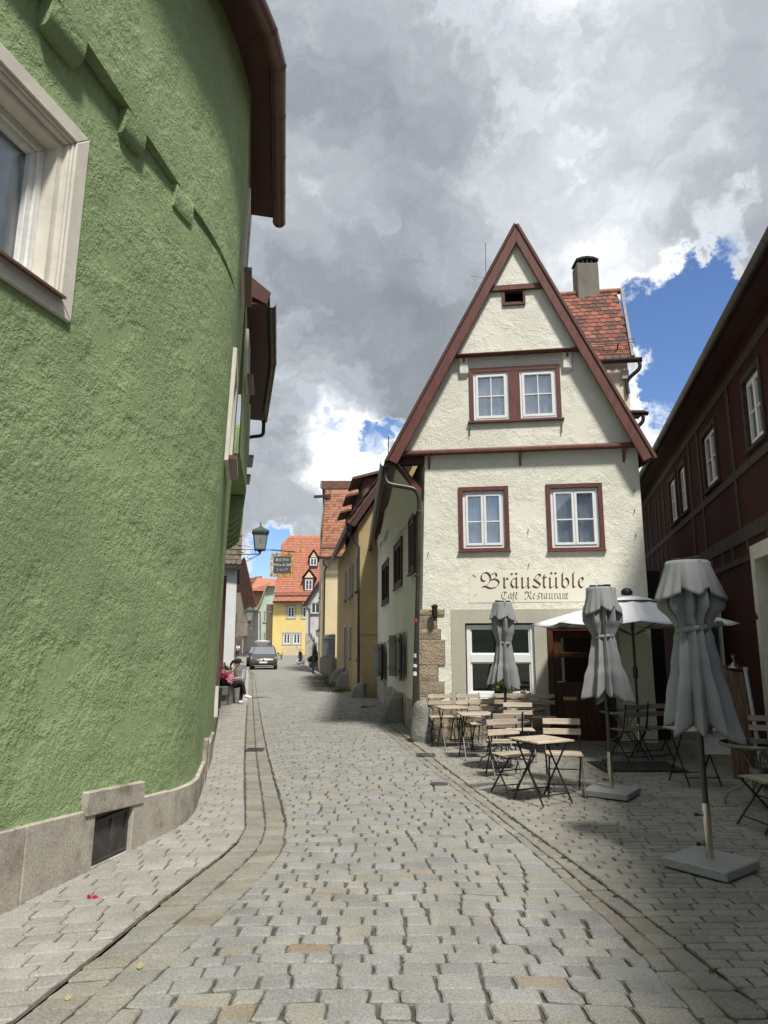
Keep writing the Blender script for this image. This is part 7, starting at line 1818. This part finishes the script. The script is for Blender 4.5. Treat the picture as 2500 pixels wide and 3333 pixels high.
# ------------------------------------------------------------------ planter with flowers, grasses
def leaves(mb, c, rad, n, size, rng, flat=.6, mat=0, up=.4):
    mb.m = mat
    for _ in range(n):
        while True:
            v = Vector((rng.uniform(-1, 1), rng.uniform(-1, 1), rng.uniform(-1, 1)))
            if v.length < 1: break
        p = Vector(c) + Vector((v.x * rad[0], v.y * rad[1], v.z * rad[2]))
        d = Vector((rng.gauss(0, 1), rng.gauss(0, 1), rng.gauss(up, .7))).normalized(); s_ = size * rng.uniform(.6, 1.3)
        x = d.cross(Vector((rng.gauss(0, 1), rng.gauss(0, 1), rng.gauss(0, 1)))).normalized() * s_ * .45
        mb.poly(p, p + d * s_ * .5 + x, p + d * s_, p + d * s_ * .5 - x)
rng = random.Random(21)
pc = at_ground(732, 2292); pl = empty('flower_planter', (pc.x, pc.y + .2, 0)); tag(pl, 'stone trough planter with pink and red flowers beside the seated person', 'planter')
bx0, bx1 = at_depth(702, 2250, 20.2).x, at_depth(746, 2250, 20.2).x
mb = MB(); z0, z1 = at_depth(720, 2262, 20.3).z, at_depth(720, 2232, 20.3).z
mb.hexa([(bx0 + .03, 20.0, z0), (bx1 - .02, 20.0, z0), (bx1 - .02, 20.7, z0), (bx0 + .03, 20.7, z0), (bx0, 19.97, z1), (bx1, 19.97, z1), (bx1, 20.73, z1), (bx0, 20.73, z1)]); mb.build('trough', 'guard_stone', pl, bevel=.02)
mb = MB(); mb.box(bx0 + .08, bx1 - .06, 20.1, 20.6, -.02, z0); mb.build('pedestal', 'guard_stone', pl, bevel=.02)
fc = at_depth(724, 2190, 20.3); mb = MB(); leaves(mb, fc + Vector((0, 0, -.12)), (.30, .30, .38), 900, .085, rng); mb.build('foliage', ['leaf', 'leaf_dark'], pl, fix=False)
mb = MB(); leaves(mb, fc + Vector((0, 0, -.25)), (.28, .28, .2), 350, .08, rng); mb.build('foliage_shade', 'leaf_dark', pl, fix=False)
def blooms(n, mat, spots):
    mb = MB()
    for (x, y, r_) in spots:
        cc = at_depth(x, y, 20.02)
        for _ in range(n):
            p = cc + Vector((rng.uniform(-r_, r_), rng.uniform(-.06, .12), rng.uniform(-r_, r_)))
            for k in range(5):
                a = k * 1.2566 + rng.uniform(-.2, .2); s_ = .024; t1 = Vector((math.cos(a), -.35, math.sin(a))) * s_; t2 = Vector((math.cos(a + .9), -.35, math.sin(a + .9))) * s_; mb.poly(p, p + t1, p + (t1 + t2) * .8, p + t2)
    mb.build('blossoms', mat, pl, fix=False)
blooms(26, 'petal_pale', [(704, 2163, .07), (720, 2164, .06), (742, 2190, .06), (752, 2200, .05), (748, 2214, .05), (728, 2186, .05)])
blooms(24, 'petal_pink', [(722, 2168, .06), (703, 2195, .05), (745, 2195, .06), (750, 2218, .05), (708, 2170, .05)])
blooms(34, 'petal_red', [(731, 2203, .085), (708, 2197, .06), (725, 2196, .06), (737, 2198, .05)])
mb = MB(); tr = at_depth(712, 2275, 19.4); mb.lathe([(.10, 0), (.13, .5), (.135, .52), (.12, .52)], (tr.x - .02, 19.3, 0), 14); o = mb.build('waste_bin', 'gutter_dark', None, smooth=40); tag(o, 'slim dark bin standing just before the flower trough', 'bin')
# grass tufts by the ochre house steps and in joints
def tufts(name, spots, n, h, label, mat='grass'):
    mb = MB(); rg_ = random.Random(3)
    for (x, y, r_) in spots:
        for _ in range(n):
            p = Vector((x + rg_.gauss(0, r_), y + rg_.gauss(0, r_), -.02)); hh = h * rg_.uniform(.4, 1.2); d = Vector((rg_.gauss(0, .35), rg_.gauss(0, .35), 1)).normalized() * hh; s_ = Vector((rg_.gauss(0, 1), rg_.gauss(0, 1), 0)).normalized() * .006
            mb.poly(p - s_, p + s_, p + d)
    o = mb.build(name, mat, None, fix=False); tag(o, label, 'grass', kind='stuff')
g1 = at_ground(1090, 2225); g2_ = at_ground(1060, 2210); g3 = at_ground(1075, 2235); g4 = at_ground(1110, 2250)
tufts('grass_tuft', [(g1.x - .2, g1.y, .45), (g2_.x, g2_.y, .5), (g3.x, g3.y, .35), (g4.x, g4.y, .25)], 420, .22, 'ragged green grass growing at the foot of the ochre house')
jt = []
rj = random.Random(9)
for _ in range(46): 
    y = rj.uniform(3.6, 9); jt.append((TE(y) + rj.uniform(.1, 1.4), y, .012))
for _ in range(30):
    y = rj.uniform(3.6, 8); jt.append((TE(y) + rj.uniform(-.03, .02), y, .012))
for (x, y) in ((2240, 3050), (2280, 3060), (2300, 3110), (2370, 3060), (2400, 3120), (2380, 3160), (2430, 3170), (2470, 3180), (2260, 3040), (2350, 3140)): p = at_ground(x, y); jt.append((p.x, p.y, .03))
tufts('joint_moss', jt, 26, .022, 'small green moss and grass in the terrace paving joints')
kt = []
for _ in range(60):
    y = rj.uniform(36, 47); kt.append((PE(y) + rj.uniform(.05, .5), y, .06))
tufts('kerb_grass', kt, 22, .035, 'thin yellowish grass along the left kerb before the car')
# fallen leaves and petal
for (x, y, m_, s_, lb) in ((300, 2922, 'petal_red', .035, 'crumpled red petal lying on the left pavement'), (440, 3145, 'dry_leaf', .04, 'pale yellow leaf lying in the left gutter'), (208, 3250, 'dry_leaf', .03, 'small dry leaf on the pavement at the lower left')):
    p = at_ground(x, y, .004); mb = MB()
    for k in range(5 if m_ == 'petal_red' else 1):
        a = k * 1.3 + .4; d = Vector((math.cos(a), math.sin(a) * .7, .25 if k else .1)) * s_; n_ = Vector((-d.y, d.x, .2)).normalized() * s_ * .45
        mb.poly(p + d * .1, p + d * .6 + n_, p + d * 1.2, p + d * .6 - n_)
    o = mb.build('fallen_petal' if m_ == 'petal_red' else 'fallen_leaf', m_, None, fix=False); tag(o, lb, 'petal' if m_ == 'petal_red' else 'leaf')
# pot plant on the shop window ledge
sp_c = at_depth(1638, 2262, 12.88); pp = empty('flower_pot', (sp_c.x, 12.9, sp_c.z)); tag(pp, 'potted plant with blue flowers on the shop window ledge', 'plant')
mb = MB(); mb.lathe([(.06, -.06), (.085, .06), (.09, .07), (.07, .07)], (sp_c.x, 12.86, sp_c.z), 14); mb.build('pot', 'iron_black', pp)
mb = MB(); leaves(mb, (sp_c.x, 12.86, sp_c.z + .10), (.19, .10, .12), 380, .06, rng); mb.build('foliage', 'leaf', pp, fix=False)
mb = MB(); leaves(mb, (sp_c.x + .14, 12.82, sp_c.z + .13), (.07, .05, .06), 40, .025, rng); mb.build('blossoms', 'sticker_blue', pp, fix=False)
mb = MB(); leaves(mb, (sp_c.x + .30, 12.86, sp_c.z - .0), (.20, .05, .035), 140, .07, rng, up=.1); o = mb.build('dried_garland', 'slat_wood', None, fix=False); tag(o, 'dried twig garland on the window ledge beside the potted plant', 'garland')
# conifer in a tub and small pots by the worn white house
cp_ = at_ground(1025, 2170); cf_ = empty('potted_conifer', (cp_.x, cp_.y, 0)); tag(cf_, 'small dark pointed conifer in a tub by the worn white house', 'tree')
ytub = cp_.y; top_c = at_depth(1028, 2098, ytub).z
mb = MB(); mb.lathe([(.25, 0), (.30, .35), (.31, .37), (.2, .37)], (cp_.x, ytub, 0), 12); mb.build('tub', 'render_grey', cf_)
mb = MB(); mb.tube([(cp_.x, ytub, .3), (cp_.x, ytub, top_c - .2)], [.04, .01], 6); mb.build('trunk', 'timber_grey', cf_)
mb = MB()
for k in range(14):
    t = k / 13; leaves(mb, (cp_.x, ytub, .45 + (top_c - .55) * t), (.30 * (1 - t) + .04, .30 * (1 - t) + .04, .12), int(120 * (1.1 - t)), .10, rng)
mb.build('crown', 'leaf_dark', cf_, fix=False)
bp = at_ground(1018, 2172); mb = MB(); leaves(mb, (bp.x, bp.y - .3, .55), (.35, .3, .3), 350, .10, rng); bo = empty('potted_shrub', (bp.x, bp.y - .3, 0)); mb.build('foliage', 'leaf_dark', bo, fix=False); mb = MB(); mb.lathe([(.2, 0), (.26, .3), (.2, .3)], (bp.x, bp.y - .3, 0), 12); mb.build('tub', 'render_grey', bo); tag(bo, 'round leafy shrub in a tub in front of the conifer', 'plant')
# sign post on the left pavement
spx = at_depth(768, 2060, 36); spo = empty('sign_post', (spx.x, 36, 0)); tag(spo, 'grey metal sign post with dark back of signs on the left pavement', 'sign post')
mb = MB(); mb.tube([(spx.x, 36, 0), (spx.x, 36, at_depth(766, 1995, 36).z)], .035, 8); mb.tube([(spx.x - .14, 36.1, 0), (spx.x - .14, 36.1, at_depth(766, 2020, 36).z)], .03, 8); mb.build('post', 'grey_steel', spo)
for (y0, y1) in ((2043, 2058), (2060, 2076)):
    a, b_ = at_depth(764, y1, 35.9), at_depth(775, y0, 35.9); mb = MB(); mb.box(a.x, b_.x, 35.88, 35.92, a.z, b_.z); mb.build('sign_plate', 'shutter_grey', spo, bevel=.01)
# stone urn (well head) behind the car
u = at_depth(853, 2100, 70); mb = MB(); zt_ = at_depth(853, 2084, 70).z; zm = at_depth(853, 2093, 70).z
ue_ = empty('stone_urn', (u.x, 70, 0)); tag(ue_, 'white mushroom-shaped stone urn showing behind the parked car', 'urn')
mb.lathe([(.50, 0), (.52, zm - .5), (.50, zm - .05), (.58, zm)], (u.x, 70, 0), 18); mb.build('drum', 'white_plaster', ue_, smooth=40)
mb = MB(); mb.lathe([(.60, zm), (.80, zm + .10), (.82, zm + .22), (.70, zt_ - .05), (.35, zt_), (.0, zt_)], (u.x, 70, 0), 18); mb.build('rim', 'white_plaster', ue_, smooth=50)
# ------------------------------------------------------------------ cars
def car(x, y, rz, paint, label, full=True):
    e = empty('parked_car', (x, y, 0.0), R(rz)); tag(e, label, 'car', 'cars parked on the left of the street')
    # local: front towards -y; stations (y, half width bottom, belt, z bottom, z mid, z top)
    W = .90
    st = [(-2.12, .70, .66, .30, .48, .62), (-2.05, .80, .76, .24, .50, .74), (-1.85, .87, .84, .20, .55, .83), (-1.3, .90, .87, .20, .58, .95), (-.85, .905, .87, .20, .60, 1.02), (.0, .91, .86, .20, .60, 1.04), (1.2, .91, .86, .20, .60, 1.06), (1.8, .89, .83, .22, .62, 1.08), (2.1, .80, .74, .32, .66, 1.05), (2.16, .72, .66, .40, .66, .95)]
    mb = MB(); n = 10; vs = []
    for (yy, wb, wt, z0, zm, zt) in st:
        half = [(wb * .88, z0), (wb, z0 + .10), (wb * 1.01, zm), (wt * 1.01, zt - .08), (wt * .90, zt)]
        vs += [(-px, yy, pz) for px, pz in half] + [(px, yy, pz) for px, pz in half[::-1]]
    mb.add(vs, [(i * n + k, i * n + (k + 1) % n, (i + 1) * n + (k + 1) % n, (i + 1) * n + k) for i in range(len(st) - 1) for k in range(n)] + [tuple(range(n)), tuple((len(st) - 1) * n + k for k in range(n))])
    bd = mb.build('body', paint, e, keep=False, smooth=45)
    # cabin: roof with pillars, then glass
    cab = [(-1.02, .80, 1.00), (-.30, .66, 1.50), (.2, .665, 1.555), (1.2, .66, 1.54), (1.75, .60, 1.44), (2.02, .74, 1.05)]
    def sec(i): return cab[i]
    mb = MB(); rf = [(-.36, .63, 1.485), (-.30, .64, 1.515), (.2, .65, 1.57), (1.2, .645, 1.555), (1.8, .60, 1.45)]
    mb.add([q for (yy, w_, z) in rf for q in ((-w_, yy, z - .05), (-w_ * .85, yy, z), (w_ * .85, yy, z), (w_, yy, z - .05))], [(i * 4 + k, i * 4 + k + 1, (i + 1) * 4 + k + 1, (i + 1) * 4 + k) for i in range(4) for k in range(3)]); mb.build('roof', paint, e, keep=False, smooth=50)
    for s_ in (-1, 1):
        mb = MB(); mb.bar((s_ * .79, -1.0, 1.0), (s_ * .64, -.33, 1.49), .06, .05); mb.bar((s_ * .78, .25, 1.03), (s_ * .655, .25, 1.52), .06, .03); mb.bar((s_ * .77, 1.85, 1.05), (s_ * .62, 1.65, 1.47), .10, .06); mb.build('pillar', paint, e, keep=False)
        mb = MB(); mb.poly((s_ * .79, -.92, 1.02), (s_ * .79, 1.8, 1.05), (s_ * .64, 1.6, 1.46), (s_ * .66, .2, 1.52), (s_ * .645, -.30, 1.48)); mb.build('side_window', 'car_glass', e, keep=False, fix=False)
        mb = MB(); mb.bar((s_ * .55, -.1, 1.60), (s_ * .55, 1.5, 1.585), .035, .04); mb.build('roof_rail', 'grey_steel', e, keep=False)
        mb = MB(); mb.hexa([(s_ * .86, -.86, .98), (s_ * 1.04, -.84, .99), (s_ * 1.04, -.76, .99), (s_ * .86, -.76, .98), (s_ * .90, -.86, 1.10), (s_ * 1.03, -.84, 1.11), (s_ * 1.03, -.76, 1.11), (s_ * .90, -.76, 1.10)]); mb.build('mirror', paint, e, keep=False, bevel=.02)
        mb = MB(); mb.hexa([(s_ * .42, -2.085, .60), (s_ * .80, -1.98, .62), (s_ * .84, -1.75, .66), (s_ * .5, -2.0, .66), (s_ * .44, -2.075, .70), (s_ * .80, -1.95, .78), (s_ * .86, -1.70, .84), (s_ * .5, -1.98, .76)]); hl = mb.build('headlight', 'headlight', e, keep=False)
        mb = MB(); mb.box(s_ * .70 - .10, s_ * .70 + .10, -2.10, -2.04, .36, .44); mb.build('fog_light', 'car_black', e, keep=False)
        for yy in (-1.35, 1.35):
            mb = MB(); mb.tube([(s_ * .68, yy, .315), (s_ * .905, yy, .315)], .315, 22); wh = mb.build('wheel', 'tyre', e, keep=False, smooth=40)
            mb = MB(); mb.tube([(s_ * .90, yy, .315), (s_ * .915, yy, .315)], .20, 18); mb.build('rim', 'grey_steel', wh, keep=False)
    mb = MB(); mb.poly((-.78, -1.04, 1.0), (.78, -1.04, 1.0), (.63, -.36, 1.485), (-.63, -.36, 1.485)); mb.build('windscreen', 'car_glass', e, keep=False, fix=False)
    mb = MB(); mb.poly((-.72, 2.04, 1.06), (.72, 2.04, 1.06), (.58, 1.78, 1.42), (-.58, 1.78, 1.42)); mb.build('rear_window', 'car_glass', e, keep=False, fix=False)
    mb = MB(); mb.box(-.42, .42, -2.135, -2.06, .60, .665); gr = mb.build('grille', 'headlight', e, keep=False)
    mb = MB(); mb.tube([(0, -2.15, .635), (0, -2.13, .635)], .06, 16); mb.build('badge', 'car_black', gr, keep=False)
    mb = MB(); mb.box(-.62, .62, -2.14, -2.06, .30, .40); mb.build('lower_grille', 'car_black', e, keep=False)
    mb = MB(); mb.box(-.60, .60, -2.15, -2.08, .26, .285); mb.build('chrome_strip', 'headlight', e, keep=False)
    mb = MB(); mb.box(-.26, .26, -2.165, -2.13, .43, .54); mb.build('number_plate', 'plate_white', e, keep=False)
    return e
glassmat('car_glass', (.25, .28, .30), .30)
pcr = at_ground(842, 2180); car(pcr.x, pcr.y + 2.1, 8, 'car_paint', 'grey hatchback car parked facing the camera on the left')
car(pcr.x - 1.45, pcr.y + 8.5, 8, 'car_black', 'dark car mostly hidden behind the grey parked car')
# motorbike at the yellow house corner
mo = at_ground(988, 2150); mt = empty('motor_scooter', (mo.x, mo.y - 3, 0)); tag(mt, 'dark motor scooter half hidden at the right corner of the yellow house', 'scooter')
for dy in (-.35, .75):
    mb = MB(); mb.tube([(mo.x - .06, mo.y - 3 + dy, .28), (mo.x + .06, mo.y - 3 + dy, .28)], .28, 16); mb.build('wheel', 'tyre', mt)
mb = MB(); mb.hexa([(mo.x - .2, mo.y - 3.2, .3), (mo.x + .2, mo.y - 3.2, .3), (mo.x + .2, mo.y - 2.1, .35), (mo.x - .2, mo.y - 2.1, .35), (mo.x - .14, mo.y - 3.3, 1.0), (mo.x + .14, mo.y - 3.3, 1.0), (mo.x + .14, mo.y - 2.2, .8), (mo.x - .14, mo.y - 2.2, .8)]); mb.build('body', 'car_black', mt, bevel=.05)
mb = MB(); mb.tube([(mo.x - .32, mo.y - 3.2, 1.12), (mo.x + .32, mo.y - 3.2, 1.12)], .02, 6); mb.tube([(mo.x - .3, mo.y - 3.2, 1.12), (mo.x - .36, mo.y - 3.2, 1.35)], .012, 5); mb.lathe([(.0, -.05), (.06, 0), (.0, .05)], (mo.x - .36, mo.y - 3.2, 1.38), 8); mb.build('handlebar', 'car_black', mt)
# ------------------------------------------------------------------ people
def skin(name, joints, edges, mat, parent, sub=2):
    me = bpy.data.meshes.new(name); names = list(joints)
    me.from_pydata([joints[k][0] for k in names], [(names.index(a), names.index(b)) for a, b in edges], [])
    me.materials.append(M[mat]); o = bpy.data.objects.new(name, me); link(o, parent, False)
    sk_ = o.modifiers.new('skin', 'SKIN'); sk_.use_smooth_shade = True
    for i, k in enumerate(names):
        r = joints[k][1]; r = r if isinstance(r, tuple) else (r, r); me.skin_vertices[0].data[i].radius = r
        me.skin_vertices[0].data[i].use_root = (i == 0)
    ss = o.modifiers.new('sub', 'SUBSURF'); ss.levels = sub; ss.render_levels = sub
    return o
# seated person, local +x is the way they face
px0 = at_depth(742, 2225, 20.75).x; se = empty('person', (px0, 20.75, 0), R(-8)); tag(se, 'person in white top and black trousers sitting with crossed legs behind the flowers', 'person')
J = {'hip': ((0, 0, .50), .10), 'waist': ((.02, 0, .68), .095), 'chest': ((.09, 0, .88), .12), 'neck': ((.19, 0, 1.00), .045), 'head0': ((.235, 0, 1.07), .065), 'head1': ((.275, 0, 1.13), .085), 'head2': ((.28, 0, 1.19), .060),
     'shL': ((.11, .16, .93), .05), 'elL': ((.20, .20, .70), .038), 'haL': ((.38, .10, .72), .028), 'shR': ((.11, -.16, .93), .05), 'elR': ((.20, -.20, .70), .038), 'haR': ((.38, -.10, .72), .028), 'fiR': ((.44, -.06, .74), .018), 'fiL': ((.44, .06, .74), .018),
     'thL': ((.03, .10, .50), .085), 'knL': ((.40, .08, .52), .058), 'anL': ((.36, .08, .08), .036), 'toL': ((.50, .08, .03), .03), 'thR': ((.03, -.10, .52), .085), 'knR': ((.44, -.06, .61), .058), 'anR': ((.52, .0, .25), .036), 'toR': ((.66, .02, .20), .03)}
Ed = [('hip', 'waist'), ('waist', 'chest'), ('chest', 'neck'), ('neck', 'head0'), ('head0', 'head1'), ('head1', 'head2'), ('chest', 'shL'), ('shL', 'elL'), ('elL', 'haL'), ('haL', 'fiL'), ('chest', 'shR'), ('shR', 'elR'), ('elR', 'haR'), ('haR', 'fiR'), ('hip', 'thL'), ('thL', 'knL'), ('knL', 'anL'), ('anL', 'toL'), ('hip', 'thR'), ('thR', 'knR'), ('knR', 'anR'), ('anR', 'toR')]
skin('body', J, Ed, 'skin', se)
G = lambda ks, f: {k: (J[k][0], J[k][1] * f) for k in ks}
skin('shirt', {**G(['hip', 'waist', 'chest'], 1.18), **{k: (J[k][0], J[k][1] * 1.5) for k in ('shL', 'shR')}, 'eL': ((.19, .195, .73), .056), 'eR': ((.19, -.195, .73), .056)}, [('hip', 'waist'), ('waist', 'chest'), ('chest', 'shL'), ('chest', 'shR'), ('shL', 'eL'), ('shR', 'eR')], 'cloth_white', se)
skin('trousers', {**G(['hip', 'thL', 'knL', 'anL', 'thR', 'knR', 'anR'], 1.22)}, [('hip', 'thL'), ('thL', 'knL'), ('knL', 'anL'), ('hip', 'thR'), ('thR', 'knR'), ('knR', 'anR')], 'cloth_black', se)
for (a, b_) in (((.35, .08, .05), (.53, .08, .035)), ((.53, .0, .22), (.71, .02, .17))):
    mb = MB(); a = Vector(a); b_ = Vector(b_); mb.tube([a + Vector((-.03, 0, .0)), a, a.lerp(b_, .5), b_ - (b_ - a) * .12, b_], [.03, .05, .045, .036, .012], 10); mb.build('shoe', 'cloth_white', se, keep=False, smooth=60)
mb = MB(); mb.lathe([(.0, -.02), (.075, .0), (.095, .05), (.085, .10), (.045, .135), (.0, .14)], (.262, 0, 1.12), 14); mb.tube([(.19, 0, 1.18), (.12, 0, 1.17), (.07, 0, 1.10), (.05, 0, 1.00)], [.05, .045, .035, .012], 8); mb.build('hair', 'hair', se, keep=False, smooth=60)
mb = MB(); mb.lathe([(.093, 0), (.094, .04), (.07, .085), (.0, .10)], (.285, 0, 1.165), 14); mb.hexa([(.33, -.06, 1.165), (.44, -.045, 1.13), (.44, .045, 1.13), (.33, .06, 1.165), (.33, -.06, 1.185), (.44, -.045, 1.145), (.44, .045, 1.145), (.33, .06, 1.185)]); mb.build('cap', 'cloth_black', se, keep=False, smooth=50)
mb = MB(); mb.hexa([(.43, -.09, .70), (.45, -.09, .70), (.45, .09, .70), (.43, .09, .70), (.46, -.09, .96), (.475, -.09, .96), (.475, .09, .96), (.46, .09, .96)]); bk = mb.build('paper', 'cloth_white', None); bk.location = (px0, 20.75, 0); bk.rotation_euler = (0, 0, R(-8)); tag(bk, 'white sheet of paper held by the seated person', 'paper')
mb = MB(); mb.box(px0 - .55, px0 + .14, 20.45, 21.2, 0, .41); o = mb.build('stone_bench', 'guard_stone', None, bevel=.02); tag(o, 'low stone bench under the seated person by the flower trough', 'bench')
# walker in the distance
wk = at_ground(772, 2144); we = empty('person', (wk.x, wk.y, 0), R(8)); tag(we, 'distant person in white top and dark trousers walking away', 'person')
J2 = {'hip': ((0, 0, .92), .12), 'waist': ((0, 0, 1.10), .11), 'chest': ((0, .02, 1.35), .13), 'neck': ((0, .04, 1.50), .05), 'h0': ((0, .05, 1.58), .07), 'h1': ((0, .05, 1.68), .09), 'h2': ((0, .05, 1.76), .06), 'sL': ((-.19, .02, 1.42), .055), 'eL': ((-.27, -.05, 1.16), .042), 'hL': ((-.24, .08, .96), .03), 'sR': ((.19, .02, 1.42), .055), 'eR': ((.27, -.08, 1.16), .042), 'hR': ((.25, .02, .95), .03),
      'tL': ((-.10, 0, .88), .09), 'kL': ((-.10, .10, .48), .06), 'aL': ((-.10, -.02, .08), .04), 'oL': ((-.10, .12, .03), .035), 'tR': ((.10, 0, .88), .09), 'kR': ((.09, .02, .48), .06), 'aR': ((.09, -.25, .20), .04), 'oR': ((.09, -.18, .08), .035)}
E2 = [('hip', 'waist'), ('waist', 'chest'), ('chest', 'neck'), ('neck', 'h0'), ('h0', 'h1'), ('h1', 'h2'), ('chest', 'sL'), ('sL', 'eL'), ('eL', 'hL'), ('chest', 'sR'), ('sR', 'eR'), ('eR', 'hR'), ('hip', 'tL'), ('tL', 'kL'), ('kL', 'aL'), ('aL', 'oL'), ('hip', 'tR'), ('tR', 'kR'), ('kR', 'aR'), ('aR', 'oR')]
skin('body', J2, E2, 'skin', we)
H2 = lambda ks, f: {k: (J2[k][0], J2[k][1] * f) for k in ks}
skin('shirt', H2(['waist', 'chest', 'sL', 'eL', 'sR', 'eR'], 1.25), [('waist', 'chest'), ('chest', 'sL'), ('sL', 'eL'), ('chest', 'sR'), ('sR', 'eR')], 'cloth_white', we)
skin('trousers', H2(['hip', 'tL', 'kL', 'aL', 'tR', 'kR', 'aR'], 1.18), [('hip', 'tL'), ('tL', 'kL'), ('kL', 'aL'), ('hip', 'tR'), ('tR', 'kR'), ('kR', 'aR')], 'cloth_black', we)
mb = MB(); mb.lathe([(.085, 0), (.098, .05), (.08, .12), (.0, .15)], (0, .045, 1.66), 12); mb.build('hair', 'hair', we, keep=False, smooth=60)
